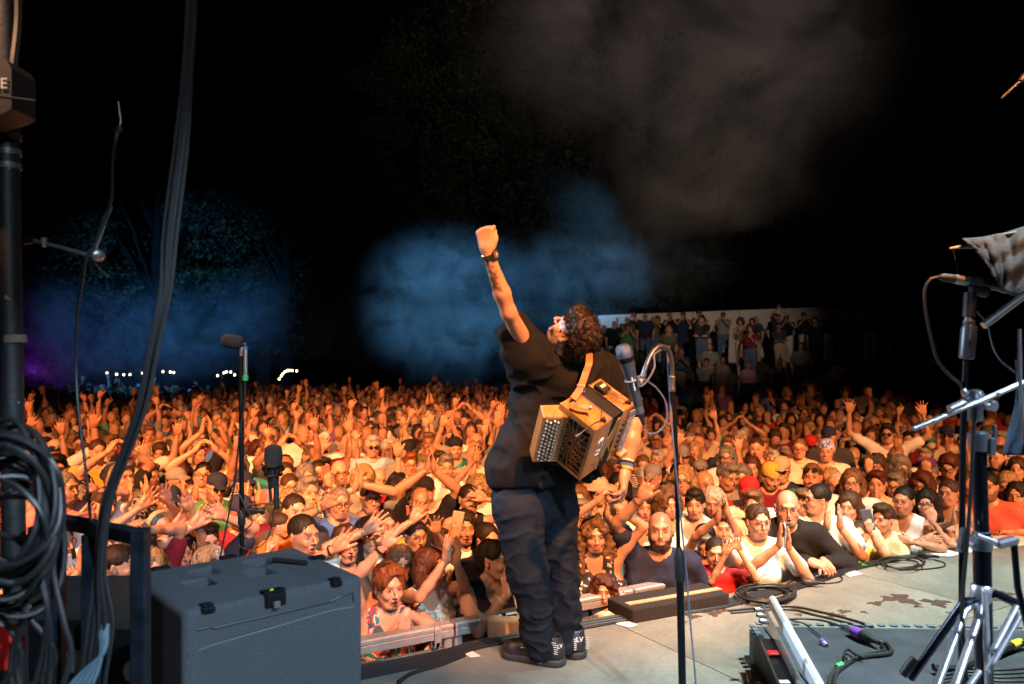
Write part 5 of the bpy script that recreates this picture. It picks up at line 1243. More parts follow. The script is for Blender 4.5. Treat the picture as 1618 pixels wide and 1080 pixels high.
me = mesh_data('crowd', np.concatenate(VV), np.concatenate(FF), True, np.concatenate(CC))
crowd = link('crowd', me, m_mass); tag(crowd, kind='stuff')
# ---------------------------------------------------------------- the performer
def sdf_obj(name, S, m, parent, disp=None, colors=None):
    V, F = S.mesh()
    if disp is not None: V = (V + vnormals(V, F) * disp(V)[:, None]).astype(np.float32)
    return link(name, mesh_data(name, V, F, True, colors(V) if colors else None), m, parent)
m_black = mat('black_cotton', (.0045, .0045, .0055), .8, spec=.16, bump=.35, bscale=420)
m_trou = mat('black_trousers', (.0045, .0078, .0135), .8, spec=.20, bump=.3, bscale=380)
m_rub = mat('black_rubber', (.009, .009, .010), .42, spec=.3)
m_blackm = mat('black_metal', (.012, .013, .015), .38, .6)
m_chrome = mat('chrome', (.66, .69, .74), .36, .85)
m_steel = mat('steel', (.42, .42, .42), .35, .9)
m_whitep = mat('white_print', (.75, .75, .75), .6)
perf = empty('performer', (P(860, 1050, 3.75).x, 3.8, 0))
tag(perf, 'performer in black tee and trousers seen from behind with fist raised and head thrown back', 'person')
perf_inv = perf.matrix_world.inverted()
def pp(o):
    if o.parent is None: o.parent = perf
    o.matrix_local = Matrix.Translation(-perf.location); return o
Pel = P(846, 790, 3.80); Chest = P(885, 645, 3.84); Nek = P(905, 566, 3.66)
ShL = P(838, 560, 3.66); ShR = P(955, 592, 3.84)
ElL = P(804, 494, 3.48); WrL = P(770, 396, 3.36); FiL = P(764, 350, 3.34)
ElR = P(1000, 672, 3.80); WrR = P(988, 744, 3.74)
# body: one surface for neck, torso and arms
S = SDF((-.45, 3.25, .0), (.75, 4.15, 2.2), .009)
S.cone(Pel + Vector((0, .05, 0)), Chest, .07, .085, k=.02); S.cone(ShL, ShR, .045, k=.04); S.cone(Chest, Nek + Vector((0, .03, 0)), .080, .045, k=.03)
S.cone(Nek, P(895, 545, 3.64), .056, .054, k=.02)
def arm(S, A, B, C, ra=.052, fs=1.0):
    A, B, C = [np.array(x) for x in (A, B, C)]
    S.cone(A, B, ra, .040 * fs, k=.03); m = B * .68 + C * .32; S.cone(B, m, .040 * fs, .044 * fs, k=.02); S.cone(m, C, .043 * fs, .028 * fs, k=.02)
arm(S, ShL, ElL, WrL, .049, .84); arm(S, ShR, ElR, WrR)
for a, b in ((P(828, 800, 3.80), P(835, 900, 3.73)), (P(872, 800, 3.88), P(886, 900, 3.87))): S.cone(a, b, .062, .050, k=.03)
S.cone(P(835, 900, 3.73), P(853, 1030, 3.75), .046, .036, k=.02); S.cone(P(886, 900, 3.87), P(891, 1025, 3.87), .046, .036, k=.02)
V, F = S.mesh(); C = np.tile(np.array(SKIN) * np.array((1.0, .92, .86)), (len(V), 1)) * (1 + .06 * vnoise(V, 30)[:, None])
# forearm tattoo and hair
tt_ = (V[:, 2] > P(0, 470, 3.6).z) * (V[:, 2] < P(0, 408, 3.6).z) * (V[:, 0] < P(776, 0, 3.6).x + .012 + (P(0, 408, 3.6).z - V[:, 2]) * .30) * (vnoise(V, 75, 4) > .12) * (V[:, 1] < 3.60)
C[tt_ > 0] *= .35
bparts = [(V, F, C.astype(np.float32))]
spf = dict(hair='none', smile=.4, mouth=.0, beard=.85, beardcol='grey', haircol='dark', browcol='dark', age=.6)
hv, hf, hc_ = head_mesh(spf, 0, random.Random(5))
up_ = Vector((.66, -.50, .56)).normalized(); fw_ = Vector((-.55, .22, .80)); fw_ = (fw_ - up_ * fw_.dot(up_)).normalized(); rt_ = fw_.cross(up_)
# head local axes: -Y face, +Z crown, X = (-Y) x Z ... columns
Xc = (-fw_).cross(up_)
Hc = P(903, 530, 3.62)
MH = Matrix.Translation(Hc) @ Matrix((Xc, -fw_, up_)).transposed().to_4x4() @ Matrix.Scale(.93, 4)
bparts.append((xf(hv, MH), hf, hc_))
def put_hand(pose, W, f, p, left, s=1.05, lod=0):
    V, F, C = hand_mesh(pose, lod); f = Vector(f).normalized(); p = Vector(p); p = (p - f * p.dot(f)).normalized(); x = (-p).cross(f)
    M = Matrix.Translation(W) @ Matrix((x, -p, f)).transposed().to_4x4() @ Matrix.Scale(s, 4)
    bparts.append((xf(V * np.array((-1 if left else 1, 1, 1)), M), F[:, ::-1] if left else F, C))
put_hand('fist', WrL, (FiL - WrL), (.35, .9, 0), True, .98)
put_hand('relaxed', WrR, (P(984, 790, 3.70) - WrR), (-.9, .2, 0), False, 1.10)
bv, bf, bc = join(bparts); bo = link('body', mesh_data('body', bv, bf, True, bc), vc_mat('skin_performer', (.95, .90, .86), .42, .15, 220), perf); pp(bo)
# curly hair
S = SDF((-.2, -.2, -.22), (.2, .24, .26), .0052)
S.ell((0, .024, .048), (.088, .102, .095)); S.ell((0, .070, -.015), (.074, .060, .075), k=.03); S.ell((0, -.050, .095), (.06, .05, .045), k=.03)
S.ell((0, -.125, -.04), (.066, .085, .115), k=.015, op='sub'); S.ell((0, -.09, -.16), (.09, .11, .10), k=.02, op='sub')
for x in (-1, 1): S.ell((x * .092, -.008, -.01), (.04, .034, .040), k=.01, op='sub')
V, F = S.mesh(); n = vnormals(V, F)
d = .018 * np.abs(vnoise(V, 34, 2)) + .005 * np.abs(vnoise(V, 95, 9)) - .006
V = (V + n * d[:, None]).astype(np.float32)
g = .75 + .9 * np.abs(vnoise(V, 70, 3)); hcol = np.repeat(g[:, None], 3, 1) * np.array((.020, .012, .008))
ho = link('hair', mesh_data('hair', xf(V, MH), F, True, hcol.astype(np.float32)), vc_mat('hair_performer', (1, 1, 1), .5, .5, 260, spec=.25), perf); pp(ho)
# curls: short coiled strands standing off the surface
curl = MB(); rc = random.Random(4)
idx_ = [rc.randrange(len(V)) for _ in range(1500)]
for i in idx_:
    p = Vector(V[i]); nn = Vector(n[i]); a, b2, c2 = frame_from(nn); r0 = rc.uniform(.004, .011); ph = rc.uniform(0, 6.28); L_ = rc.uniform(.008, .022)
    pts = [p - nn * .004 + nn * (L_ * t / 5) + a * math.cos(ph + t * 1.1) * r0 + b2 * math.sin(ph + t * 1.1) * r0 for t in range(6)]
    curl.tube([MH @ q for q in pts], [.0012, .0012, .0011, .0010, .0009, .0005], 3)
co = curl.build('curl_strands', mat('hair_strands', (.012, .008, .006), .5, spec=.25), ho, True); co.matrix_local = Matrix.Identity(4); tag(co, kind='stuff')
# shirt
def folds(V):
    q = V @ np.array(((.8, .2, .5), (0, 1, 0), (-.5, 0, .85))).T
    r1 = 1 - np.abs(vnoise(q * np.array((1, 1, .38)), 8.5, 3)); r2 = 1 - np.abs(vnoise(q * np.array((.45, 1, 1)), 15, 8)); r3 = vnoise(V, 40, 5)
    return (.014 * (r1 ** 4 - .3) + .010 * (r2 ** 5 - .25) + .0012 * r3)
S = SDF((-.35, 3.25, .70), (.75, 4.25, 1.95), .0085)
S.cone(ShL, ShR, .088, .085, k=.0); S.cone(P(868, 585, 3.72), P(925, 600, 3.76), .115, k=.08); S.cone(P(850, 640, 3.78), P(920, 640, 3.80), .140, .135, k=.08)
S.cone(P(836, 700, 3.80), P(905, 700, 3.84), .155, .150, k=.07); S.cone(P(822, 745, 3.80), P(900, 760, 3.86), .160, .165, k=.05)
S.cone(Nek + Vector((0, .02, -.02)), P(900, 600, 3.70), .075, .10, k=.05)
Sl = P(812, 522, 3.62); S.cone(ShL, Sl, .105, .088, k=.05); S.cone(P(826, 590, 3.70), P(806, 560, 3.64), .07, .045, k=.04)
Sr = P(985, 640, 3.82); S.cone(ShR, Sr, .090, .085, k=.05)
# cut sleeve mouth, hem and neck
ax_ = (WrL - ElL).normalized(); axs = Vector((-.58, .0, .82)).normalized(); cM = np.array(Matrix(frame_from(axs)).transposed())
S.rbox(P(803, 500, 3.60) + axs * .10, (.22, .22, .115), M=cM, op='sub')
S.rbox(P(860, 760, 3.8) + Vector((0, 0, -.40)), (.6, .6, .40), M=np.array(Euler((R(2), R(-4), 0)).to_matrix()), op='sub')
Vs, Fs = S.mesh(); nS = vnormals(Vs, Fs); Vs = (Vs + nS * folds(Vs)[:, None]).astype(np.float32)
so = link('shirt', mesh_data('shirt', Vs, Fs), m_black, perf); pp(so)
# trousers
def tfolds(V):
    h = (V[:, 2]); r1 = 1 - np.abs(vnoise(V @ np.array(((.9, 0, .6), (0, 1, 0), (-.6, 0, 1.5))).T, 9, 3)); r2 = 1 - np.abs(vnoise(V @ np.array(((1, 0, -.7), (0, 1, 0), (.7, 0, 1.6))).T, 15, 7)); low = np.clip(1.1 - h, .35, 1)
    return (.022 * (r1 ** 5 - .25) + .013 * (r2 ** 6 - .2)) * low + .001 * vnoise(V, 45)
S = SDF((-.25, 3.35, .03), (.45, 4.25, 1.02), .0078)
S.cone(P(820, 758, 3.80), P(872, 758, 3.86), .118, .118); S.cone(P(816, 795, 3.78), P(876, 800, 3.88), .122, .118, k=.05)
S.cone(P(818, 805, 3.75), P(834, 900, 3.73), .112, .094, k=.03); S.cone(P(834, 900, 3.73), P(850, 1000, 3.75), .092, .076, k=.015); S.cone(P(850, 1000, 3.75), P(856, 1020, 3.75), .076, .070, k=.01)
S.cone(P(878, 800, 3.88), P(886, 900, 3.87), .104, .088, k=.02); S.cone(P(886, 900, 3.87), P(890, 1000, 3.87), .087, .076, k=.01); S.cone(P(890, 1000, 3.87), P(891, 1016, 3.87), .074, .070, k=.01)
to = sdf_obj('trousers', S, m_trou, perf, tfolds); pp(to)
mb = MB(); mb.box(P(806, 776, 3.655), (.045, .004, .003), Matrix.Rotation(R(6), 3, 'Y')); mb.build('back_pocket_seam', m_black, to)
# shoes
m_shoe = mat('black_leather', (.014, .014, .016), .42, bump=.2, bscale=200); m_sole = mat('black_sole', (.022, .022, .024), .65)
def shoe(heel, toe, label):
    h = Vector(heel); d = (Vector(toe) - h); L_ = d.length; d.normalize(); s = Vector((-d.y, d.x, 0)); M3 = np.array(Matrix((d, s, Vector((0, 0, 1)))).transposed())
    q = lambda a, b, c: h + d * a * L_ + s * b + Vector((0, 0, c))
    S = SDF((min(h.x, toe[0]) - .12, min(h.y, toe[1]) - .12, -.01), (max(h.x, toe[0]) + .12, max(h.y, toe[1]) + .12, .19), .0055)
    S.cone(q(.13, 0, .055), q(.80, 0, .045), .048, .045); S.cone(q(.80, .0, .045), q(.88, -.005, .040), .046, .038, k=.02)
    S.cone(q(.14, 0, .075), q(.18, 0, .118), .046, .047, k=.02); S.cone(q(.30, 0, .10), q(.62, 0, .062), .040, .036, k=.03)
    S.ell(q(.16, 0, .15), (.036, .036, .045), k=.008, op='sub')
    o = sdf_obj('shoe', S, m_shoe, perf); pp(o)
    S = SDF((min(h.x, toe[0]) - .12, min(h.y, toe[1]) - .12, -.012), (max(h.x, toe[0]) + .12, max(h.y, toe[1]) + .12, .06), .0055)
    S.cone(q(.14, 0, .018), q(.84, 0, .016), .056, .050, sq=1.0); S.rbox(q(.5, 0, -.045), (.4, .4, .047), M=M3, op='sub'); S.rbox(q(.5, 0, .086), (.4, .4, .052), M=M3, op='sub')
    so_ = sdf_obj('sole', S, m_sole, o); so_.matrix_local = Matrix.Identity(4)
    lc = MB()
    for k in range(4): lc.tube([q(.36 + k * .09, -.026, .108 - k * .014), q(.38 + k * .09, .026, .108 - k * .014)], .0032, 5)
    lo_ = lc.build('lace', m_rub, o)
    return o, q, d, s
def text_part(name, body, size, M, m, parent, ext=.0006, align='CENTER'):
    c = bpy.data.curves.new(name, 'FONT'); c.body = body; c.size = size; c.extrude = ext; c.align_x = align; c.align_y = 'CENTER'; c.resolution_u = 2
    tmp = bpy.data.objects.new('tmp', c); me_ = bpy.data.meshes.new_from_object(tmp); bpy.data.objects.remove(tmp); me_.materials.clear(); me_.materials.append(m)
    o = bpy.data.objects.new(name, me_); COL.objects.link(o); o.parent = parent
    o.matrix_local = (Matrix.Translation(-parent.location) if parent.parent is None else Matrix.Identity(4)) @ M; return o
o1, q1, d1, s1 = shoe(P(890, 1053, 3.74) * Vector((1, 1, 0)), P(794, 1046, 3.86) * Vector((1, 1, 0)), 'left')
o2, q2, d2, s2 = shoe(P(904, 1046, 3.86) * Vector((1, 1, 0)) + Vector((.03, -.05, 0)), P(878, 1000, 4.12) * Vector((1, 1, 0)), 'right')
def face_M(pos, normal, up=(0, 0, 1)):
    n = Vector(normal).normalized(); u = Vector(up); u = (u - n * u.dot(n)).normalized(); x = u.cross(n)
    return Matrix.Translation(pos) @ Matrix((x, u, n)).transposed().to_4x4()
text_part('heel_monogram', 'LV', .028, face_M(q1(.02, .030, .098), (.55, -.83, .10)), m_whitep, o1)
text_part('heel_monogram', 'LV', .032, face_M(q2(-.02, .0, .098), (.10, -1, .10)), m_whitep, o2)
sm_ = MB()
for k in range(6): sm_.box(q1(.085 + .012 * abs(k - 2.5) / 2.5, .0505, .068 + k * .010), (.040 - .003 * k, .002, .0022), Matrix((d1, s1, Vector((0, 0, 1)))).transposed())
sm_.build('heel_stripes', m_whitep, o1)
sm_ = MB()
for k in range(6):
    for e in (-1, 1): sm_.box(q2(.0, e * .031, .062 + k * .010) - d2 * .028, (.002, .018, .0022), Matrix((d2, s2, Vector((0, 0, 1)))).transposed() @ Matrix.Rotation(R(30 * e), 3, 'Z'))
sm_.build('heel_stripes', m_whitep, o2)
sd = MB()
for k in range(3): sd.box(q1(.30 + .05 * k, .0565, .020), (.010, .0015, .004 + .006 * (k == 1)), Matrix((d1, s1, Vector((0, 0, 1)))).transposed()); sd.box(q1(.30 + .05 * k, .0567, .020), (.003, .0015, .010), Matrix((d1, s1, Vector((0, 0, 1)))).transposed())
sd.build('sole_emblem', m_whitep, o1)
sd = MB(); sd.box(q1(.60, .0445, .066), (.020, .002, .016), Matrix((d1, s1, Vector((0, 0, 1)))).transposed()); sd.build('side_emblem', m_whitep, o1)
# watch on the raised wrist
wt = empty('wristwatch', WrL + (ElL - WrL).normalized() * .02); tag(wt, 'gold wristwatch with metal band on the raised wrist', 'watch')
axw = (ElL - WrL).normalized(); m_gold = mat('gold', (.55, .36, .12), .3, 1.0); wb_ = MB(); x_, y_, z_ = frame_from(axw)
for k in range(22):
    a = 2 * math.pi * k / 22; c = x_ * math.cos(a) * .0295 + y_ * math.sin(a) * .0295; rr = Matrix((x_ * math.cos(a) + y_ * math.sin(a), -x_ * math.sin(a) + y_ * math.cos(a), z_)).transposed()
    wb_.box(c, (.0035, .0085, .019), rr, bev=.001)
wb_.build('band', m_gold, wt)
dn = Vector((.80, -.58, .1)); dn = (dn - axw * dn.dot(axw)).normalized()
MB().lathe(dn * .028, dn, [(0, .019), (.003, .0205), (.009, .0200), (.0105, .0170)], 24).build('case', m_gold, wt, True)
MB().lathe(dn * .0375, dn, [(0, .0160), (.0012, .0155)], 24).build('dial', mat('watch_dial', (.10, .09, .10), .2), wt)
hd_ = MB(); hd_.tube([dn * .0392, dn * .0392 + axw * .010], .0008, 4); hd_.tube([dn * .0392, dn * .0392 + dn.cross(axw) * .008], .0008, 4); hd_.build('hands', m_whitep, wt)
# bracelets on the lowered wrist
axr = (ElR - WrR).normalized()
for k, (cc, nm, lb) in enumerate((('white', 'bracelet', 'white woven bracelet'), ('navy', 'bracelet', 'dark blue patterned cloth bracelet'), ('blue', 'bracelet', 'blue thread bracelet'), ('yellow', 'bracelet', 'thin yellow festival bracelet'))):
    c = WrR + axr * (.055 - .013 * k); o = MB().tube([c - axr * .0055, c + axr * .0055], .0335 + .0008 * k, 16, cap=False).build(nm, cloth(cc), None, True); tag(o, lb + ' on the lowered wrist of the performer', 'bracelet', 'bracelets on the performer wrist')
# ---------------------------------------------------------------- the accordion
u_ = 3.40 / FPX
D_ = P(942, 679, 3.30)
e1 = Vector((69, 60, 37)) * u_ * 1.0; e2 = Vector((52, -35, -40)) * u_; e3 = Vector((-18, 75, -89)) * u_
L1, L2, L3 = e1.length * 1.0, e2.length, e3.length
a1 = e1.normalized(); a2 = (e2 - a1 * e2.dot(a1)).normalized(); a3 = a1.cross(a2); a3 = a3 if a3.dot(e3) > 0 else -a3
acc = empty('accordion', D_); tag(acc, 'honey coloured wooden button accordion hanging on the back of the performer', 'accordion')
MA = Matrix((a1, a2, a3)).transposed()
def al(x, y, z): return a1 * x * L1 + a2 * y * L2 + a3 * z * L3      # 0..1 in each, origin at D corner: y from -1 (A side) to 0
def apart(name, mb, m, smooth=False, parent=None): return mb.build(name, m, parent or acc, smooth)
m_wood = bpy.data.materials.new('cherry_wood'); nt, N, L, b = nodes_of(m_wood)
tc = N.new('ShaderNodeTexCoord'); mp = N.new('ShaderNodeMapping'); mp.inputs['Scale'].default_value = (30, 30, 6); mp.inputs['Rotation'].default_value = (.5, .4, .2)
t_ = N.new('ShaderNodeTexNoise'); t_.inputs['Scale'].default_value = 1.5; t_.inputs['Detail'].default_value = 6; t_.inputs['Distortion'].default_value = .8
L.new(tc.outputs['Object'], mp.inputs[0]); L.new(mp.outputs[0], t_.inputs['Vector']); cr = N.new('ShaderNodeValToRGB'); cr.color_ramp.elements[0].position = .3; cr.color_ramp.elements[0].color = (.34, .118, .028, 1); cr.color_ramp.elements[1].position = .7; cr.color_ramp.elements[1].color = (.52, .21, .055, 1)
L.new(t_.outputs[0], cr.inputs[0]); L.new(cr.outputs[0], b.inputs['Base Color']); b.inputs['Roughness'].default_value = .30; b.inputs['Coat Weight'].default_value = .3
m_woodd = mat('walnut_wood', (.16, .075, .028), .4, noise=.2, nscale=25)
m_hole = mat('grille_dark', (.010, .008, .007), .9)
m_bel = mat('bellows_cloth', (.018, .018, .020), .75)
m_gpanel = mat('bellows_gold', (.34, .20, .055), .6, noise=.15, nscale=60)
def abox(x0, x1, y0, y1, z0, z1, bev=.003):
    c = al((x0 + x1) / 2, (y0 + y1) / 2, (z0 + z1) / 2); mb = MB(); return mb.box(c, (abs(x1 - x0) * L1, abs(y1 - y0) * L2, abs(z1 - z0) * L3), MA, bev=bev)
apart('treble_casing', abox(0, .40, -1, 0, 0, 1, .004), m_wood)
apart('bass_casing', abox(.68, 1.0, -1, 0, 0, 1, .004), m_wood)
bl = MB()
for k in range(14): c = .40 + .02 * (k + .5); o_ = .010 if k % 2 else .0; bl.box(al(c, -.5, .5), (.019 * L1, (1 - o_ * 2) * L2 - .006, (1 - o_ * 2) * L3 - .006), MA, bev=.002)
apart('bellows', bl, m_bel)
# gold zigzag cloth on the front face of the bellows
gp = []
for (x, z) in ((.41, .46), (.41, .66), (.47, .58), (.47, .86), (.55, .74), (.63, .58), (.66, .50), (.66, .18), (.60, .30), (.60, .38), (.53, .50), (.47, .36)): gp.append((x, z))
pr = MB().prism([al(x, 0, z) + a2 * -.0025 for x, z in [(.415, .30), (.46, .42), (.54, .30), (.60, .12), (.665, .0 + .10), (.665, .46), (.60, .62), (.665, .80), (.60, .72), (.53, .60), (.475, .88), (.415, .70)]], a2 * .003)
apart('bellows_inlay', pr, m_gpanel)
em = MB(); em.box(al(.395, -.5, -.004), (.006, L2, .004), MA); em.box(al(.685, -.5, -.004), (.006, L2, .004), MA); em.box(al(.395, .004, .5), (.006, .003, L3), MA); em.box(al(.685, .004, .5), (.006, .003, L3), MA)
apart('trim', em, m_steel)
# fretwork grille on the treble end (x = 0 face): wooden tracery over a dark ground
apart('grille_ground', MB().box(al(-.006, -.50, .52), (.002, L2 * .84, L3 * .86), MA), m_hole)
fr_ = MB(); ra = random.Random(9)
def gpt(y, z, o=.0045): return al(0, y, z) - a1 * o
for k in range(18):
    a = k / 18 * 2 * math.pi
    fr_.tube([gpt(-.5 + .05 * math.cos(a), .52 + .05 * math.sin(a)), gpt(-.5 + .22 * math.cos(a + .12), .52 + .22 * math.sin(a + .12)), gpt(-.5 + .42 * math.cos(a), .52 + .44 * math.sin(a))], .0019, 4)
for k in range(6): fr_.torus(gpt(-.5, .52), a1, L2 * (.07 + .075 * k), .0017, 24, 4)
for k in range(9):
    for e in (0, 1): fr_.tube([gpt(-.92 + .84 * e, .10 + .10 * k), gpt(-.74 + .48 * e, .14 + .095 * k), gpt(-.60 + .20 * e, .10 + .10 * k)], .0019, 4)
apart('grille_fretwork', fr_, m_wood)
fb = MB(); fb.box(al(-.006, -.95, .5), (.010, .10 * L2, L3), MA); fb.box(al(-.006, -.04, .5), (.010, .08 * L2, L3), MA); fb.box(al(-.006, -.5, .045), (.010, .84 * L2, .09 * L3), MA); fb.box(al(-.006, -.5, .975), (.010, .84 * L2, .05 * L3), MA)
apart('grille_frame', fb, m_wood)
# fingerboard block with rows of buttons
f1 = Vector((-39, -9, 0)) * u_; f1n = f1.normalized(); f1n = (f1n - a3 * f1n.dot(a3)).normalized(); fnrm = f1n.cross(a3); fnrm = fnrm if fnrm.y < 0 else -fnrm
FO = al(0, -.72, .10) - Vector((0, 0, 0)); fw = f1.length * 1.05
MF = Matrix((f1n, fnrm, a3)).transposed(); fh = L3 * .90
fc = FO + f1n * fw / 2 + a3 * fh / 2 - fnrm * .030
apart('fingerboard', MB().box(fc, (fw, .075, fh), MF, bev=.004), m_wood)
apart('button_plate', MB().box(fc + fnrm * .0385 + f1n * .010, (fw * .60, .003, fh * .92), MF), m_woodd)
m_btn = mat('pearl_button', (.30, .29, .26), .18); nb = 0
bme = MB().lathe((0, 0, 0), (0, 0, 1), [(0, .0052), (.009, .0052), (.0108, .0035)], 10); bme = mesh_data('button', bme.v, bme.f, True); bme.materials.append(m_btn)
for r_ in range(4):
    for k in range(12):
        c = fc + fnrm * .040 + f1n * (fw * (.26 - .15 * r_) + .010) + a3 * (-.43 + .075 * k + .03 * (r_ % 2)) * fh
        o = link('button', bme, None, acc); o.matrix_local = Matrix.Translation(c) @ fnrm.to_track_quat('Z', 'Y').to_matrix().to_4x4()
sl_ = MB()
for k in range(16): sl_.box(fc + fnrm * .0385 - f1n * (fw * .38) + a3 * (-.44 + .058 * k) * fh, (.016, .002, .0042), MF @ Matrix.Rotation(R(-20), 3, 'Y'))
apart('lever_slots', sl_, m_hole)
# bass buttons and rods on the far end
bs = MB(); bk = MB()
for k in range(19): bs.tube([al(.93, .02, .10 + .045 * k) - a1 * .012, al(.93, .05, .10 + .045 * k) + a1 * .034], .0030, 6)
for k in range(6): bk.lathe(al(.82, .0, .22 + .11 * k), a2, [(0, .006), (.008, .006), (.010, .004)], 8)
apart('bass_rods', bs, m_chrome); apart('bass_buttons', bk, m_woodd)
apart('hand_rest', MB().box(al(1.00, .05, .97), (.06, .05, .03), MA, bev=.005), m_wood)
# strap bracket, strap, transmitter
bk = MB().box(al(.13, -.72, -.02), (.014, .075, .010), Matrix((a1, a2, a3)).transposed() @ Matrix.Rotation(R(18), 3, 'Z'), bev=.003)
m_strap = mat('tan_leather', (.33, .105, .035), .5, bump=.3, bscale=90, noise=.15, nscale=30)
def flat_strap(pts, w, th, side=None):
    pts = spline(pts, 8); mb = MB(); vs = []
    for i, p in enumerate(pts):
        d = (pts[min(i + 1, len(pts) - 1)] - pts[max(i - 1, 0)]).normalized(); sd_ = Vector(side) if side else Vector((1, 0, 0)); sd_ = (sd_ - d * sd_.dot(d)).normalized(); nn = d.cross(sd_)
        vs += [p + sd_ * w / 2 + nn * th / 2, p - sd_ * w / 2 + nn * th / 2, p - sd_ * w / 2 - nn * th / 2, p + sd_ * w / 2 - nn * th / 2]
    fs = []
    for i in range(len(pts) - 1):
        for k in range(4): fs.append((i * 4 + k, i * 4 + (k + 1) % 4, (i + 1) * 4 + (k + 1) % 4, (i + 1) * 4 + k))
    fs += [(3, 2, 1, 0), tuple(len(vs) - 4 + k for k in range(4))]
    return mb.add(vs, fs)
off_ = D_
def toacc(v): return v - off_
st = flat_strap([toacc(P(930, 545, 3.62)), toacc(P(931, 570, 3.50)), toacc(P(925, 590, 3.47)), toacc(P(917, 612, 3.42)), toacc(P(906, 630, 3.38))], .030, .004, (1, .3, .1)); apart('strap', st, m_strap)
st2 = flat_strap([toacc(P(903, 637, 3.35)), toacc(P(915, 641, 3.34)), toacc(P(934, 644, 3.34))], .018, .005, (0, .5, 1)); apart('strap_end', st2, m_strap)
bu = MB(); bc_ = toacc(P(918, 613, 3.415)); bu.tube([bc_ + Vector((-.016, -.004, .016)), bc_ + Vector((.018, -.004, .012)), bc_ + Vector((.016, -.004, -.016)), bc_ + Vector((-.018, -.004, -.012))], .0022, 6, closed=True); apart('rivet', MB().lathe(toacc(P(934, 643, 3.33)), (0, -1, .3), [(0, .008), (.006, .008), (.008, .004)], 10), m_steel)
apart('buckle', bu, m_steel)
tr = empty('wireless_transmitter', al(.66 + .12, -.72, -.05) + D_); tag(tr, 'small black wireless transmitter clipped on top of the accordion', 'transmitter')
MB().box((0, 0, 0), (.052, .062, .022), MA, bev=.004).build('housing', m_rub, tr); MB().box(-a3 * .0115, (.028, .016, .001), MA).build('label', m_whitep, tr)
MB().tube([a1 * .02 + a2 * .03, a1 * .03 + a2 * .075], .0045, 8).build('plug', m_steel, tr); MB().tube([a2 * .03, a2 * .082], .004, 8).build('plug', m_steel, tr)
def ac(pts): return [D_ + al(*p) for p in pts]
cable('clip_cable', ac([(.80, -.35, -.03), (.86, -.20, -.05), (.80, -.12, -.03), (.74, -.25, -.03), (.72, -.40, -.03), (.62, -.50, -.03), (.30, -.20, -.03), (.20, -.12, -.04)]), .0014, m_rub, 'thin black clip microphone cable curling over the accordion top')
def clip_mic(x0, x1, label):
    c0 = D_ + al(*x0); c1 = D_ + al(*x1); t = empty('clip_microphone', c0); tag(t, label, 'clip microphone', 'clip microphones on the accordion'); d = c1 - c0
    MB().box((0, 0, 0), (.026, .012, .012), MA, bev=.002).build('clamp', m_rub, t); MB().box(a2 * .01, (.010, .016, .016), MA, bev=.002).build('clip', m_rub, t)
    MB().tube([Vector((0, 0, 0)), d * .5 - a3 * .012, d], .0022, 6).build('gooseneck', m_rub, t, True)
    MB().lathe(d, d, [(0, .004), (.004, .009), (.018, .010), (.026, .007)], 12).build('capsule', m_rub, t, True)
clip_mic((.24, -.10, -.03), (-.22, -.18, .06), 'clip microphone reaching over the fretwork grille of the accordion'); clip_mic((.90, -.12, -.03), (1.05, -.02, -.04), 'clip microphone near the bass buttons of the accordion')
# white script down the front edge
wm = MB(); rs_ = random.Random(12)
zs = [.30, .335, .37, .41, .45, .49, .53, .57, .61]
wm.tube([al(.30 - .02 * math.sin(i), .0, z) + a2 * .0016 for i, z in enumerate(zs)], [.003, .006, .004, .005, .0055, .005, .0045, .004, .002], 6)
for z, w_, h_ in ((.31, -.11, .05), (.34, -.07, .03), (.41, -.09, .025), (.52, -.08, .02), (.60, -.09, .02), (.45, .03, .02)):
    wm.tube([al(.30, 0, z) + a2 * .0016, al(.30 + w_ * .5, 0, z - .004) + a2 * .0016, al(.30 + w_, 0, z + h_) + a2 * .0016], [.0035, .004, .0018], 6)
apart('white_script', wm, m_whitep)
# ---------------------------------------------------------------- vocal microphone stand
def stand_label(t, l): tag(t, l, 'microphone stand')
ms_ = empty('microphone_stand', P(1080, 1130, 3.05) * Vector((1, 1, 0))); stand_label(ms_, 'black microphone stand with curved gooseneck right of the performer')
o0 = ms_.location
YS = 3.05
def sp_pts(l, o): return [Vector(p) - o for p in l]
MB().tube(sp_pts([P(1073, 905, YS), P(1066, 640, YS), P(1062, 612, YS)], o0), .0085, 12).build('upper_tube', m_blackm, ms_, True)
MB().tube(sp_pts([Vector((P(1080, 1130, YS).x, YS, .015)), P(1074, 900, YS)], o0), .0145, 14).build('lower_tube', m_blackm, ms_, True)
MB().lathe(P(1074.5, 918, YS) - o0, (P(1072, 860, YS) - P(1074.5, 918, YS)), [(0, .017), (.01, .020), (.10, .0195), (.115, .015), (.13, .012)], 16).build('clutch', m_rub, ms_, True)
MB().lathe(P(1062, 618, YS) - o0, (0, 0, 1), [(0, .013), (.012, .014), (.014, .0115), (.05, .0115), (.055, .013), (.06, .009)], 16).build('collar', m_steel, ms_, True)
MB().tube(spline(sp_pts([P(1062, 600, YS), P(1062, 575, YS), P(1056, 553, YS - .01), P(1043, 547, YS - .03), P(1031, 557, YS - .05), P(1021, 578, YS - .07), P(1015, 597, YS - .08)], o0), 6), .0095, 12).build('gooseneck', mat('grey_gooseneck', (.09, .10, .12), .35, .7), ms_, True)
MB().lathe((0, 0, .0), (0, 0, 1), [(0, .135), (.012, .14), (.022, .12), (.026, .02)], 32).build('base', m_blackm, ms_, True)
mic = empty('vocal_microphone', P(997, 640, 2.95)); tag(mic, 'handheld vocal microphone with mesh grille clipped to the gooseneck stand', 'microphone'); om = mic.location
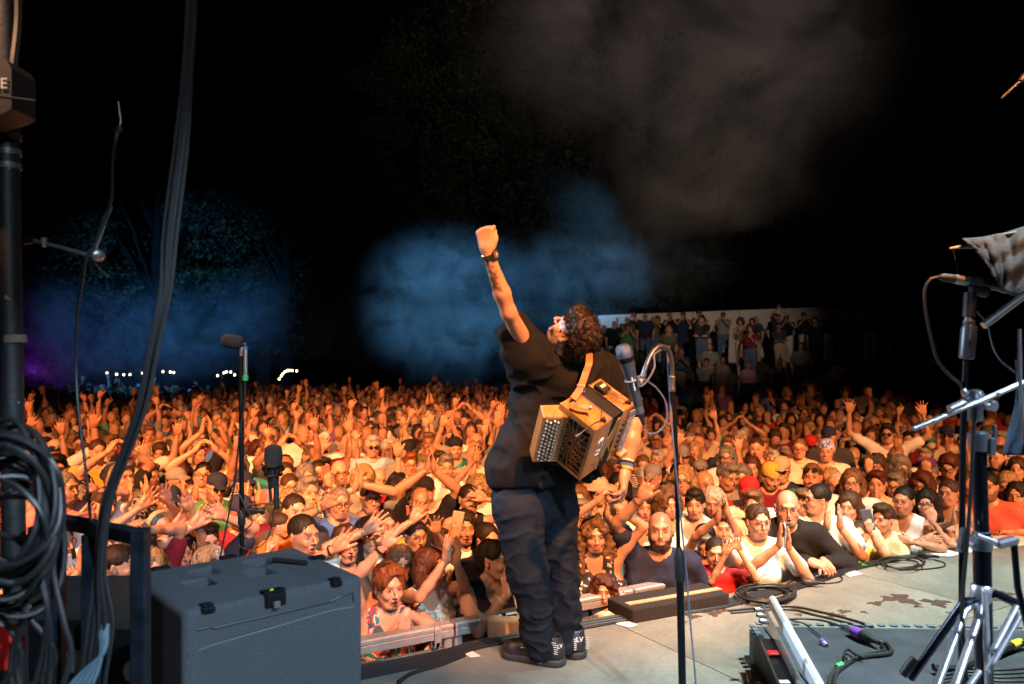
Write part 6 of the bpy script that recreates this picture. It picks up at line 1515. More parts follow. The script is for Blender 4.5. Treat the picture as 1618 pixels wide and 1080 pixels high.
A_ = P(988, 562, 2.92); B_ = P(1013, 656, 2.99); ax_m = (B_ - A_).normalized()
m_grille = bpy.data.materials.new('mic_mesh'); nt, N, L, b = nodes_of(m_grille); tc = N.new('ShaderNodeTexCoord'); vn = N.new('ShaderNodeTexVoronoi'); vn.inputs['Scale'].default_value = 420; L.new(tc.outputs['Object'], vn.inputs['Vector'])
cr = N.new('ShaderNodeValToRGB'); cr.color_ramp.elements[0].color = (.02, .025, .03, 1); cr.color_ramp.elements[1].color = (.12, .15, .19, 1); cr.color_ramp.elements[0].position = .2; cr.color_ramp.elements[1].position = .5
L.new(vn.outputs[0], cr.inputs[0]); L.new(cr.outputs[0], b.inputs['Base Color']); b.inputs['Metallic'].default_value = .8; b.inputs['Roughness'].default_value = .4
bp = N.new('ShaderNodeBump'); bp.inputs['Strength'].default_value = .8; bp.inputs['Distance'].default_value = .002; L.new(vn.outputs[0], bp.inputs['Height']); L.new(bp.outputs[0], b.inputs['Normal'])
h0 = A_ - om
MB().lathe(h0 - ax_m * .045, ax_m, [(0, .012), (.004, .021), (.012, .0275), (.030, .031), (.046, .0315)], 26).build('grille', m_grille, mic, True)
MB().lathe(h0, ax_m, [(0, .0325), (.006, .0325), (.008, .0300), (.020, .0295)], 26).build('ring', m_blackm, mic, True)
m_micb = mat('mic_body', (.055, .065, .08), .38, .3)
MB().lathe(h0 + ax_m * .018, ax_m, [(0, .0295), (.03, .0255), (.06, .0215), (.12, .0195), (.185, .0175)], 26).build('body', m_micb, mic, True)
MB().lathe(h0 + ax_m * .203, ax_m, [(0, .0165), (.03, .0155)], 20).build('silver_end', m_steel, mic, True)
MB().lathe(h0 + ax_m * .232, ax_m, [(0, .0130), (.025, .0115), (.028, .0085), (.05, .0065)], 16).build('connector', m_rub, mic, True)
side_n = (Vector((0, -1, 0)) - ax_m * Vector((0, -1, 0)).dot(ax_m)).normalized()
tm_ = face_M(h0 + ax_m * .105 + side_n * .0212, side_n, -ax_m.cross(side_n)); 
lg = MB(); lx = Matrix((ax_m, ax_m.cross(side_n), side_n)).transposed()
for t, w_ in ((.085, .012), (.103, .016), (.124, .020)): lg.box(h0 + ax_m * t + side_n * (.0215 - t * .008), (w_, .004, .0015), lx)
lg.build('white_marks', m_whitep, mic)
cl = MB(); cc = P(1010, 607, 2.965) - om; cl.torus(h0 + ax_m * .095, ax_m, .0240, .0038, 20, 6); cl.tube([h0 + ax_m * .095 + Vector((.022, .0, 0)), cc + Vector((.0, 0, 0)), P(1018, 590, 2.985) - om], .010, 10); cl.build('clip', mat('grey_clip', (.20, .21, .24), .4), mic, True)
m_gcab = mat('grey_cable', (.10, .12, .16), .4)
cable('microphone_cable', [P(1018, 671, 3.0), P(1024, 684, 3.0), P(1040, 682, 3.0), P(1053, 664, 3.02), P(1052, 636, 3.02), P(1038, 614, 3.0), P(1020, 600, 2.95), P(1009, 594, 2.92), P(1010, 610, 2.93), P(1022, 602, 2.94), P(1034, 580, 2.96), P(1034, 560, 2.99), P(1046, 552, 3.03), P(1058, 548, 3.05), P(1055, 560, 3.08), P(1058, 620, 3.07), P(1064, 700, 3.03), P(1074, 800, 3.03), P(1084, 900, 3.03), P(1091, 985, 3.02), P(1100, 1085, 3.0), P(1104, 1160, 3.0)], .0036, m_gcab, 'grey blue microphone cable looping around the gooseneck and down the stand')
# ---------------------------------------------------------------- moulded plastic cabinet
m_cab = mat('textured_plastic', (.085, .094, .106), .62, noise=.32, nscale=240, bump=1.0, bscale=420, ndet=2)
cab = empty('flight_case', (0, 0, 0)); tag(cab, 'large charcoal moulded plastic flight case with recessed top and black latches', 'case')
HT = CAMZ - (958 - HZ) / FPX * 2.20       # height of the top
def top_at(px, py): Y = (CAMZ - HT) * FPX / (py - HZ); return Vector(((px - 809) / FPX * Y, Y, HT))
cA = top_at(290, 966); cB = top_at(578, 912); cD = top_at(188, 918)   # near-left, near-right, far-left corners
ex = Vector((.766, .643, 0)); exl = .55; ey = Vector((-.643, .766, 0)); eyl = .50
cab.location = cA * Vector((1, 1, 0)); MC = Matrix((ex, ey, Vector((0, 0, 1)))).transposed()
def cq(u, v, z=0): return ex * u * exl + ey * v * eyl + Vector((0, 0, z))
S = SDF((-.05, -.05, -.03), (exl + .05, eyl + .05, HT + .05), .0066)
S.rbox((exl / 2, eyl / 2, HT / 2 + .0), (exl / 2, eyl / 2, HT / 2), rad=.020)
for (u, v, w_, d_) in ((.23, .50, .15, .09), (.33, .74, .15, .09), (.57, .50, .15, .09), (.66, .74, .15, .09)):
    S.rbox((u * exl, v * eyl, HT + .0), (w_ * exl / 2, d_ * eyl, .060), rad=.006, op='sub')
GR = [(.07, -.058), (.13, -.058), (.15, -.064), (.80, -.060), (.86, -.050), (.93, -.046), (.935, -.075)]
V, F = S.mesh(); co_ = link('shell', mesh_data('shell', V, F, True), m_cab, cab); co_.matrix_local = MC.to_4x4()
def cpart(name, mb, m, par=cab): o = mb.build(name, m, par); o.matrix_local = MC.to_4x4() if par is cab else Matrix.Identity(4); return o
lt = cpart('latch', MB().box((.47 * exl, -.004, HT - .018), (.064, .016, .038), bev=.005), m_blackm); cpart('latch_top', MB().box((.47 * exl, .014, HT + .004), (.070, .034, .008), bev=.003), m_blackm, lt)
cpart('latch_tab', MB().box((.47 * exl, -.015, HT - .030), (.022, .008, .020), bev=.003), m_steel, lt); cpart('yellow_mark', MB().box((.455 * exl, .006, HT + .0105), (.012, .007, .002)), mat('yellow_tape', (.75, .70, .04), .5), lt)
for u in (.12, .83): cpart('catch', MB().box((u * exl, .000, HT - .008), (.038, .022, .018), bev=.005).box((u * exl, .014, HT + .003), (.036, .026, .007), bev=.003), m_blackm)
for (u, v) in ((.15, 1.0), (.55, 1.0), (.97, .6)): cpart('catch', MB().box((u * exl, v * eyl - .012, HT + .002), (.055, .030, .014), bev=.004), m_blackm)
cpart('grip_tool', MB().tube([(.72 * exl, .66 * eyl, HT + .010), (.84 * exl, .44 * eyl, HT + .010)], .0085, 10), m_rub)
cpart('groove_shade_strip', MB().tube([(p * exl, .0005, HT + z) for p, z in GR], .0036, 6), m_rub)  # black tube laid on the shell to imitate the dark shade of a groove
cpart('scratch_line', MB().tube(spline([Vector((.07 * exl, -.0012, HT - .115)), Vector((.16 * exl, -.0012, HT - .108)), Vector((.50 * exl, -.0012, HT - .098)), Vector((.80 * exl, -.0012, HT - .088)), Vector((.94 * exl, -.0012, HT - .092))], 4), .0012, 4), mat('pale_scratch', (.15, .17, .18), .7))
# ---------------------------------------------------------------- slim stand with two crowd microphones
YC = 3.35
cs = empty('microphone_stand', P(384, 1010, YC) * Vector((1, 1, 0))); stand_label(cs, 'slim black microphone stand rising behind the charcoal flight case'); o0 = cs.location
MB().tube([P(381, 545, YC) - o0, P(382, 800, YC) - o0, Vector((0, 0, .02))], .0105, 12).build('tube', m_blackm, cs, True)
MB().lathe(P(382, 830, YC) - o0, (0, 0, 1), [(0, .013), (.004, .016), (.06, .016), (.065, .012)], 14).build('clutch', m_rub, cs, True)
bo_ = MB(); bo_.box(P(395, 807, YC) - o0, (.07, .03, .026), bev=.005); bo_.lathe(P(404, 807, YC) - o0, (1, 0, 0), [(0, .010), (.02, .010), (.022, .015), (.036, .015)], 12); bo_.build('clamp', m_rub, cs, True)
MB().tube([P(392, 797, YC) - o0, P(420, 795, YC) - o0, P(434, 796, YC) - o0], .0035, 6).build('arm', m_blackm, cs)
for k in range(3): a = k * 2.09 + .4; MB().tube([Vector((0, 0, .16)), Vector((math.cos(a) * .30, math.sin(a) * .30, .012))], .009, 8).build('leg', m_blackm, cs)
sm = empty('condenser_microphone', P(370, 540, YC)); tag(sm, 'small black foam covered microphone lying on top of the slim stand', 'microphone'); o1_ = sm.location
MB().lathe(P(350, 536, YC) - o1_, (P(386, 543, YC) - P(350, 536, YC)), [(0, .010), (.006, .022), (.02, .029), (.07, .030), (.088, .024), (.095, .012)], 18).build('windshield', mat('foam_black', (.018, .017, .018), .98, bump=.8, bscale=260), sm, True)
MB().tube([P(374, 541, YC) - o1_, P(390, 545, YC) - o1_], .011, 10).build('body', m_rub, sm, True)
MB().tube([P(382, 548, YC) - o1_, P(382, 562, YC) - o1_], .012, 10).build('swivel', m_steel, sm, True)
xl = MB().tube([P(388, 552, YC - .03) - o1_, P(388, 596, YC - .03) - o1_], .009, 10).build('connector', m_steel, sm, True)
MB().tube([P(388, 592, YC - .03) - o1_, P(388, 601, YC - .03) - o1_], .0115, 12).build('green_ring', mat('green_ring', (.01, .30, .07), .5), sm, True)
MB().tube([P(388, 547, YC - .03) - o1_, P(388, 553, YC - .03) - o1_], .008, 10).build('blue_ring', cloth('blue'), sm)
cable('stand_cable', [P(388, 601, YC - .03), P(386, 640, YC - .03), P(379, 680, YC - .03), P(371, 760, YC - .03), P(358, 830, YC - .05), P(345, 897, YC - .05), P(342, 935, YC - .04)], .0038, m_rub, 'black cable hanging from the small foam microphone beside the slim stand')
cable('stand_cable', [P(371, 756, YC - .02), P(378, 780, YC - .03), P(394, 812, YC - .03), P(398, 826, YC - .03), P(386, 838, YC - .02), P(376, 846, YC - .02), P(378, 862, YC - .02), P(395, 868, YC - .02), P(415, 860, YC - .02), P(427, 840, YC - .02), P(433, 800, YC - .02)], .0026, m_rub, 'thin cable looping from the large foam microphone around the slim stand')
lm = empty('condenser_microphone', P(432, 740, YC)); tag(lm, 'large black foam covered microphone in a shock mount pointing upward', 'microphone'); o2_ = lm.location
MB().lathe(P(432, 736, YC) - o2_, (0, 0, 1), [(0, .030), (.004, .036), (.05, .038), (.078, .034), (.088, .022), (.091, .010)], 20).build('windshield', MATS['foam_black'], lm, True)
MB().lathe(P(432, 770, YC) - o2_, (0, 0, 1), [(0, .018), (.03, .024), (.09, .024)], 16).build('body', m_rub, lm, True)
skm = MB()
for z_ in (736, 750): skm.torus(P(432, z_, YC) - o2_, (0, 0, 1), .036, .0035, 18, 6)
for k in range(6):
    a = k * math.pi / 3; c0 = P(432, 743, YC) - o2_; skm.tube([c0 + Vector((math.cos(a) * .036, math.sin(a) * .036, .02)), c0 + Vector((math.cos(a) * .036, math.sin(a) * .036, -.02))], .003, 5)
for s in (-1, 1): skm.box(P(432 + s * 15, 740, YC) - o2_, (.014, .02, .02), bev=.003)
skm.build('shock_mount', m_blackm, lm)
bl_ = MB(); bl_.tube([P(437, 765, YC) - o2_, P(436, 796, YC) - o2_], .012, 10); bl_.lathe(P(437, 804, YC) - o2_, (0, 0, 1), [(0, .012), (.02, .012)], 12); bl_.tube([P(426, 762, YC) - o2_, P(428, 792, YC) - o2_], .0075, 8); bl_.build('swivel', m_rub, lm, True)
# ---------------------------------------------------------------- left side: pole, lamp housing, boom clamp, cables, railing
YL = 2.3
pole = empty('scaffold_pole', (P(22, 540, YL).x, YL, 0)); tag(pole, 'thick black painted scaffold pole with flaking paint at the left edge', 'pole'); o0 = pole.location
m_pole = mat('chipped_black_paint', (.010, .010, .011), .55, noise=.0, bump=.2, bscale=60)
nt, N, L, b = nodes_of(m_pole); tc = N.new('ShaderNodeTexCoord'); t_ = N.new('ShaderNodeTexNoise'); t_.inputs['Scale'].default_value = 18; t_.inputs['Detail'].default_value = 3; L.new(tc.outputs['Object'], t_.inputs['Vector']); cr = N.new('ShaderNodeValToRGB'); cr.color_ramp.interpolation = 'CONSTANT'; cr.color_ramp.elements[0].color = (.010, .010, .011, 1); cr.color_ramp.elements[1].position = .70; cr.color_ramp.elements[1].color = (.16, .15, .14, 1); L.new(t_.outputs[0], cr.inputs[0]); L.new(cr.outputs[0], b.inputs['Base Color'])
MB().tube([Vector((P(30, 0, YL).x - o0.x, 0, 0)), P(12, 200, YL) - o0, P(6, -80, YL) - o0], .031, 20).build('tube', m_pole, pole, True)
for k, py in enumerate((212, 236, 258)): MB().tube([P(14, py, YL) - o0, P(14, py + 9, YL) - o0], .0335, 20).build('clamp_ring', mat('worn_steel', (.16, .155, .14), .5, .6, noise=.5, nscale=60), pole, True)
MB().tube([P(22, 529, YL) - o0, P(22.5, 541, YL) - o0], .0325, 20).build('tape_band', mat('dirty_tape', (.16, .12, .08), .8), pole, True)
lh = empty('stage_light', P(10, 150, YL - .12)); tag(lh, 'black angular stage light housing with white letter E on the pole', 'stage light'); o1_ = lh.location
poly = [P(-70, 60, YL - .06), P(0, 88, YL - .06), P(50, 118, YL - .06), P(57, 130, YL - .06), P(57, 190, YL - .06), P(46, 197, YL - .06), P(10, 208, YL - .06), P(-70, 214, YL - .06)]
MB().prism([p - o1_ for p in poly[::-1]], (0, -.11, 0)).build('housing', mat('black_powder_coat', (.016, .016, .018), .55, bump=.4, bscale=300), lh)
text_part('lettering', 'E', .040, face_M(P(6, 132, YL - .175), (0, -1, 0)), m_whitep, lh, .001)
text_part('lettering', 'R', .040, face_M(P(-9, 131, YL - .175), (0, -1, 0)), m_whitep, lh, .001)
MB().tube([P(-20, 148, YL - .172) - o1_, P(56, 158, YL - .172) - o1_], .0016, 5).build('silver_line', m_steel, lh)
for k, (x0, x1) in enumerate(((8, 6), (28, 22))): cable('overhead_cable', [P(x0, -60, YL), P(x0 + 1, 30, YL), P(x1, 100, YL - .02), P(x1, 110, YL - .02)], .012, m_rub, ('thick black cable going up beside the pole', 'second thick cable going up just right of the pole')[k], 'cable', 'cables above the stage light')
# articulated arm with thin microphone
YB = 2.1
ba = empty('articulated_arm', P(40, 380, YB)); tag(ba, 'thin jointed metal arm clamped to the pole carrying a thin overhead microphone', 'microphone arm'); o1_ = ba.location
def q_(px, py, y=YB): return P(px, py, y) - o1_
m_armm = mat('dull_metal', (.30, .29, .28), .35, .8)
MB().tube([q_(36, 380), q_(54, 378)], .010, 10).build('pole_clamp', m_blackm, ba, True); MB().tube([q_(52, 379), q_(140, 402)], .0048, 8).build('lower_rod', m_armm, ba, True); MB().lathe(q_(70, 383), (0, 0, 1), [(-.010, .007), (.012, .009)], 10).build('knob', m_armm, ba)
MB().lathe(q_(148, 401, YB - .015), (0, -1, 0), [(-.03, .016), (0, .017), (.006, .012), (.010, .006)], 16).build('joint', m_armm, ba, True)
MB().tube([q_(150, 390), q_(158, 370), q_(166, 346), q_(175, 326)], [.007, .0065, .006, .005], 8).build('middle_rod', m_armm, ba, True)
MB().tube([q_(175, 326), q_(177, 300), q_(179, 250), q_(186, 208)], .0032, 7).build('upper_rod', m_blackm, ba, True); MB().tube([q_(176, 320), q_(177, 305)], .0046, 8).build('brass_ferrule', mat('brass', (.45, .28, .08), .35, .9), ba)
MB().tube(spline([q_(184, 210), q_(190, 195), q_(189, 178), q_(187, 160)], 4), .0018, 6).build('whip', m_armm, ba); MB().lathe(q_(181, 206), (1, 0, .3), [(0, .006), (.012, .008), (.022, .005)], 10).build('clip', m_rub, ba)
MB().tube([q_(145, 410), q_(158, 426), q_(171, 437)], [.003, .003, .0065], 7).build('locking_lever', m_rub, ba)
cable('thin_cable', [P(183, 212, YB), P(178, 262, YB - .01), P(176, 316, YB - .01), P(160, 362, YB - .01), P(146, 395, YB - .03), P(136, 410, YB - .03), P(131, 440, YB), P(123, 490, YB + .05), P(120, 570, YB + .1), P(124, 650, YB + .1), P(134, 730, YB + .1), P(143, 820, YB + .1), P(150, 900, YB + .1), P(150, 1080, YB + .1)], .0040, m_rub, 'thin black cable drooping from the jointed arm down to the railing')
tm2 = empty('clip_microphone', P(44, 709, 2.2)); tag(tm2, 'short black clip with a green stripe poking out from the pole', 'clip'); MB().tube([Vector((0, 0, 0)), P(78, 709, 2.2) - tm2.location], .0055, 10).lathe(P(78, 709, 2.2) - tm2.location, (1, 0, 0), [(0, .007), (.004, .0095), (.012, .0085), (.014, .004)], 12).build('body', m_rub, tm2, True); MB().tube([P(58, 707.5, 2.194) - tm2.location, P(68, 707.5, 2.194) - tm2.location], .0048, 8).build('green_stripe', MATS['green_ring'], tm2)
# hanging cable bundle
YH = 1.95
ctr = [(303, -60), (302, 20), (294, 120), (284, 230), (268, 370), (262, 460), (246, 540), (226, 640), (196, 720), (166, 800), (156, 900), (158, 980), (150, 1060), (140, 1140)]
rh = random.Random(2); bl_names = ['outermost left strand', 'left strand', 'middle strand', 'right strand', 'outermost right strand']
for k in range(5):
    off = (k - 2) * 4.6; ph = rh.uniform(0, 6); pts = []
    for i, (x, y) in enumerate(ctr):
        spread = 1 if 150 < y < 450 else .75; spread = 2.0 if y > 960 else spread
        if y < 20: spread = .3
        pts.append(P(x + off * spread + 2.2 * math.sin(ph + i * .9), y, YH + .012 * math.sin(ph * 2 + i)))
    cable('hanging_cable', pts, .0056 if k != 1 else .0048, m_rub, 'black cable of the hanging bundle, ' + bl_names[k], 'cable', 'cables hanging in a bundle')
# pale blue cable tails at the foot of the bundle
for k in range(5): cable('cable_tail', [P(158 + 3 * k, 985, YH), P(160 + k, 1030, YH - .02), P(150 - 7 * k, 1070, YH - .05), P(128 - 9 * k, 1110, YH - .08)], .0058, mat('blue_grey_cable', (.055, .09, .12), .4), 'blue grey cable tail at the foot of the bundle', 'cable', 'blue grey cable tails')
# big coil on the left
YO = 1.75; rq = random.Random(6)
for k in range(22):
    cx = 14 + rq.uniform(-20, 16); cyy = 812 + rq.uniform(-46, 40) + (k % 5) * 6; rx = rq.uniform(52, 84); ry = rq.uniform(78, 122); pts = []; y0 = YO + rq.uniform(-.12, .10); tl_ = rq.uniform(-.5, .5)
    for i in range(19):
        a = 2 * math.pi * i / 18 + k; pts.append(P(cx + rx * math.cos(a) + 10 * tl_ * math.sin(a), cyy + ry * math.sin(a) + 5 * math.sin(3 * a + k), y0 + .05 * math.cos(a + k)))
    cable('coiled_cable', pts, .0062, m_rub, 'one loop of the big black cable coil hanging on the left pole', 'cable', 'loops of the big cable coil', n=5)
for k in range(7):
    x0 = 95 - k * 12; cable('trailing_cable', [P(x0, 800 + 8 * k, YO), P(x0 - 30 + 8 * k, 880, YO), P(x0 - 20 + 12 * (k % 3), 960, YO - .02), P(x0 - 30 + 20 * (k % 4), 1040, YO), P(x0 - 50 + 26 * (k % 3), 1110, YO)], .0060, m_rub, 'black cable trailing down below the big coil', 'cable', 'cables trailing below the coil')
cable('trailing_cable', [P(92, 850, YO - .02), P(84, 900, YO - .02), P(100, 980, YO - .04), P(112, 1030, YO - .04), P(98, 1090, YO - .05)], .0064, m_rub, 'blue highlighted cable curving down right of the coil', 'cable')
rc_ = empty('red_connector', P(14, 1010, 1.85)); tag(rc_, 'red industrial power connector hanging among the coiled cables', 'connector'); mr_ = mat('red_plastic', (.45, .012, .012), .4)
MB().lathe(P(13, 1052, 1.85) - rc_.location, (0, 0, 1), [(0, .026), (.03, .028), (.034, .036), (.06, .036), (.064, .030), (.10, .028)], 16).build('body', mr_, rc_, True); MB().lathe(P(13, 985, 1.85) - rc_.location, (0, 0, 1), [(0, .024), (.03, .022), (.06, .010)], 14).build('cap', m_whitep, rc_, True)
# railing
rl = empty('railing', P(150, 1080, 2.15) * Vector((1, 1, 0))); tag(rl, 'black square tube railing with worn dark blue paint in front of the crowd', 'railing'); o0 = rl.location
m_rail = mat('worn_blue_black', (.012, .018, .028), .45, .4, noise=.6, nscale=14, bump=.2, bscale=40)
def sqtube(a, b, w, name):
    a, b = Vector(a), Vector(b); d = (b - a); x, y, z = frame_from(d, (0, 1, 0)); MB().box((a + b) / 2 - o0, (w, w, d.length), Matrix((x, y, z)).transposed(), bev=.003).build(name, m_rail, rl)
ra_ = P(92, 822, 2.35); rb_ = P(222, 848, 1.98); sqtube(ra_, rb_, .036, 'top_bar')
sqtube(Vector((rb_.x, rb_.y, 0)), rb_ + Vector((0, 0, .022)), .038, 'post'); mid = ra_.lerp(rb_, .45); sqtube(Vector((mid.x, mid.y, 0)), mid - Vector((0, 0, .018)), .040, 'post'); sqtube(Vector((ra_.x, ra_.y, 0)), ra_ + Vector((0, 0, .018)), .034, 'post')
# dark boxes beyond the railing
for k, (px, py, Y, w_, d_) in enumerate(((120, 962, 3.25, .75, .5), (215, 975, 3.15, .45, .5))):
    zt = P(px, py, Y).z; t = empty('subwoofer', (P(px, py, Y).x, Y + d_ / 2, 0)); tag(t, ('wide black subwoofer box below the filming hands at the left', 'narrow black subwoofer box beside the flight case')[k], 'speaker')
    MB().box((0, 0, zt / 2), (w_, d_, zt), bev=.01).build('cabinet', MATS['black_carpet'], t); MB().box((0, -d_ / 2 - .004, zt / 2), (w_ * .86, .008, zt * .8), bev=.003).build('grille', m_blackm, t)
    MB().lathe((0, -d_ / 2 - .009, zt / 2), (0, -1, 0), [(0, .05), (.003, .045)], 16).build('badge', m_steel, t)
# ---------------------------------------------------------------- floor cables, plugs, papers
def F0(px, py, z=.0): Y = FPX * (CAMZ - z) / (py - HZ); return P(px, py, Y)
def floor_run(pts, r=.006, z=None): return [F0(a, b_, z if z is not None else r) for a, b_ in pts]
for k in range(7):
    dy = k * 2.0 - 4; cable('edge_cable', floor_run([(560, 1060 + dy * 1.8), (640, 1046 + dy * 1.5), (700, 1033 + dy * 1.4), (760, 1015 + dy), (830, 1002 + dy), (925, 984 + dy), (1000, 972 + dy * .9), (1075, 962 + dy), (1140, 952 + dy), (1200, 938 + dy), (1260, 924 + dy * .8), (1318, 906 + dy * .7), (1360, 893 + dy * .6), (1420, 881 + dy * .5), (1455, 876 + dy * .3)], .0062, .006 + (k % 2) * .006), .0062, m_rub, 'black cable in the run along the stage edge', 'cable', 'cables along the stage edge')
for k in range(3): cable('loose_cable', floor_run([(628, 1076 + 3 * k), (650, 1062 + 2 * k), (700, 1046 + 2 * k), (735, 1034 + k)], .005), .005, m_rub, 'black cable strand curling out by the flight case', 'cable', 'cable strands by the flight case')
def coil(cx, cyy, rx, ry, n, label, seed, r=.0065):
    rr = random.Random(seed); pts = []; tot = n * 18
    for i in range(tot):
        a = 2 * math.pi * i / 18; k = 1 - .28 * rr.random() * 0 - .25 * math.sin(i / tot * 7 + seed) ** 2; j = rr.uniform(-.02, .02)
        pts.append(F0(cx + rx * (k + j) * math.cos(a) + 4 * math.sin(i * .13), cyy + ry * (k + j) * math.sin(a) + 2 * math.cos(i * .21), .006 + .035 * i / tot))
    cable('cable_coil', pts, r, m_rub, label, 'cable coil', n=3)
coil(1212, 937, 46, 14, 8, 'large round coil of black cable near the stage edge', 3); coil(1424, 889, 36, 9, 4, 'flat coil of black cable in front of the boys', 5, .0055)
cable('loose_cable', floor_run([(1300, 922), (1326, 919), (1330, 912), (1316, 908), (1290, 907), (1262, 912), (1240, 925)], .005), .005, m_rub, 'short cable looping from the black plug by the large coil')
cable('loose_cable', floor_run([(1476, 884), (1492, 889), (1490, 895), (1462, 899), (1420, 900)], .005), .005, m_rub, 'cable tail running from the plug near the white tape')
cable('loose_cable', floor_run([(1155, 968), (1240, 962), (1290, 972), (1340, 984), (1368, 992)], .006), .0075, m_rub, 'thick black cable leading from the large coil to the riser')
cable('loose_cable', floor_run([(1150, 964), (1240, 957), (1295, 966), (1350, 980), (1380, 991)], .008), .0065, m_rub, 'second black cable leading from the large coil to the riser')
def plug(px, py, ang, label):
    c = F0(px, py, .028); t = empty('power_plug', c); t.rotation_euler = (0, 0, R(ang)); tag(t, label, 'plug', 'black power plugs on the stage')
    MB().lathe((-.06, 0, 0), (1, 0, 0), [(0, .024), (.004, .027), (.045, .027), (.048, .022), (.075, .018), (.10, .010)], 16).build('body', m_rub, t, True); MB().lathe((.035, 0, 0), (1, 0, 0), [(0, .012), (.04, .009)], 12).build('strain_relief', m_blackm, t, True)
plug(1284, 920, -8, 'black power plug lying beside the large cable coil'); plug(1466, 877, -38, 'black power plug lying at the end of the white tape')
m_paper = mat('white_paper', (.60, .61, .60), .8)
def paper(pts, label, cat='paper', z=.004):
    o = MB().prism([F0(a, b_, 0) + Vector((0, 0, z)) for a, b_ in pts], (0, 0, .0012)).build('paper', m_paper); tag(o, label, cat); return o
paper([(966, 978), (984, 976), (1008, 989), (996, 992), (975, 988)], 'small torn white paper on the floor behind the performer')
paper([(1114, 947), (1130, 946), (1139, 960), (1122, 962)], 'small white tape flag on the cables right of the microphone stand')
paper([(1326, 901), (1344, 899), (1363, 908), (1342, 912)], 'white paper flap by the grinning man hands')
paper([(1268, 913), (1278, 911), (1284, 918), (1274, 920)], 'tiny white tape on the cables near the plug')
paper([(716, 1024), (740, 1026), (760, 1038), (744, 1040)], 'white tape scrap on the stage edge left of the performer')
paper([(1458, 873), (1500, 862), (1618, 838), (1618, 862), (1560, 868), (1500, 880), (1478, 878)], 'long white tape sheet along the stage edge at the right')
# ---------------------------------------------------------------- handbag on the rail
hb = empty('handbag', P(797, 985, 4.26)); tag(hb, 'small shiny beige handbag hanging over the barrier rail', 'handbag'); m_bag = mat('beige_leather', (.62, .42, .26), .38, .05, bump=.3, bscale=40)
S = SDF((-.13, -.07, -.10), (.13, .07, .07), .006); S.rbox((0, 0, -.02), (.095, .028, .055), rad=.022); S.cone((-.085, 0, .025), (.085, 0, .025), .014, k=.02)
V, F = S.mesh(); V = V + vnormals(V, F) * (.005 * vnoise(V, 22))[:, None].astype(np.float32); link('body', mesh_data('body', V, F), m_bag, hb)
flat_strap([Vector((-.09, 0, .02)), Vector((-.15, .02, .06)), Vector((-.20, .10, .12))], .028, .004, (0, .3, 1)).build('strap', m_bag, hb); flat_strap([Vector((.085, 0, .02)), Vector((.07, .04, .10)), Vector((.05, .12, .17))], .028, .004, (1, .3, 0)).build('strap', m_bag, hb)
# ---------------------------------------------------------------- riser with ridged edge at lower right
rz = .16
def R0(px, py, z=rz): return F0(px, py, z)
rs0 = empty('drum_riser', (0, 0, 0)); tag(rs0, 'low riser covered in dark blue grey mat with ridged interlocking edge', 'riser')
m_mat = mat('blue_black_mat', (.030, .036, .048), .8, noise=.35, nscale=7, bump=.5, bscale=200)
ca = R0(1190, 986); cb = R0(1660, 993); cc2 = R0(1262, 1120)
rx_ = (cb - ca).normalized(); ry_ = (cc2 - ca); ry_ = (ry_ - rx_ * ry_.dot(rx_)).normalized(); wR = 1.9; dR = 1.6; MR = Matrix((rx_, -ry_, Vector((0, 0, 1)))).transposed()
rs0.location = ca * Vector((1, 1, 0))
MB().box(rx_ * wR / 2 + ry_ * dR / 2 + Vector((0, 0, rz / 2 - .004)), (wR, dR, rz - .008), MR, bev=.004).build('platform', mat('riser_side', (.05, .06, .075), .6, noise=.2, nscale=30), rs0)
MB().box(rx_ * (wR / 2 + .02) + ry_ * (dR / 2 + .02) + Vector((0, 0, rz - .002)), (wR - .04, dR - .04, .006), MR).build('mat_sheet', m_mat, rs0)
m_tooth = mat('mat_tooth', (.10, .13, .155), .6, noise=.15, nscale=40)
tb = MB().box((0, 0, 0), (.032, .026, .010), bev=.002); tme_ = mesh_data('edge_tooth', tb.v, tb.f, False); tme_.materials.append(m_tooth)
for k in range(32):
    o = link('edge_tooth', tme_, None, rs0); o.matrix_local = Matrix.Translation(rx_ * (.03 + .058 * k) - ry_ * .010 + Vector((0, 0, rz + .001))) @ MR.to_4x4()
for k in range(26):
    o = link('edge_tooth', tme_, None, rs0); o.matrix_local = Matrix.Translation(-rx_ * .012 + ry_ * (.03 + .046 * k) + Vector((0, 0, rz + .001))) @ (MR @ Matrix.Rotation(R(90), 3, 'Z')).to_4x4()
rb = MB()
for k in range(60): rb.box(-rx_ * .012 + ry_ * (.012 + .024 * k) + Vector((0, 0, rz / 2 - .006)), (.016, .012, rz - .03), MR)
rbo = rb.build('side_ribs', m_tooth, rs0)
# aluminium bar and gadget strip
bar = empty('aluminium_bar', R0(1218, 950, rz + .10)); tag(bar, 'bright aluminium bar of a folding rack lying across the riser edge', 'rack'); o0 = bar.location
b0 = P(1217, 950, 3.9 - .42 + .0); 
e0 = R0(1220, 950, rz + .16); e1_ = R0(1296, 1090, rz + .16); dd = (e1_ - e0); x, y, z = frame_from(dd)
MB().box((e0 + e1_) / 2 - o0 + Vector((0, 0, 0)), (.030, .060, dd.length), Matrix((x, y, z)).transposed(), bev=.010).build('bar', mat('polished_aluminium', (.72, .74, .78), .4, .35), bar)
MB().box((e0 + e1_) / 2 - o0 + Vector((-.045, 0, -.03)), (.008, .05, dd.length * .96), Matrix((x, y, z)).transposed()).build('side_plate', m_steel, bar)
MB().box((e0 * .4 + e1_ * .6) - o0 + Vector((-.06, 0, -.07)), (.08, .02, dd.length * .55), Matrix((x, y, z)).transposed()).build('control_box', m_blackm, bar)
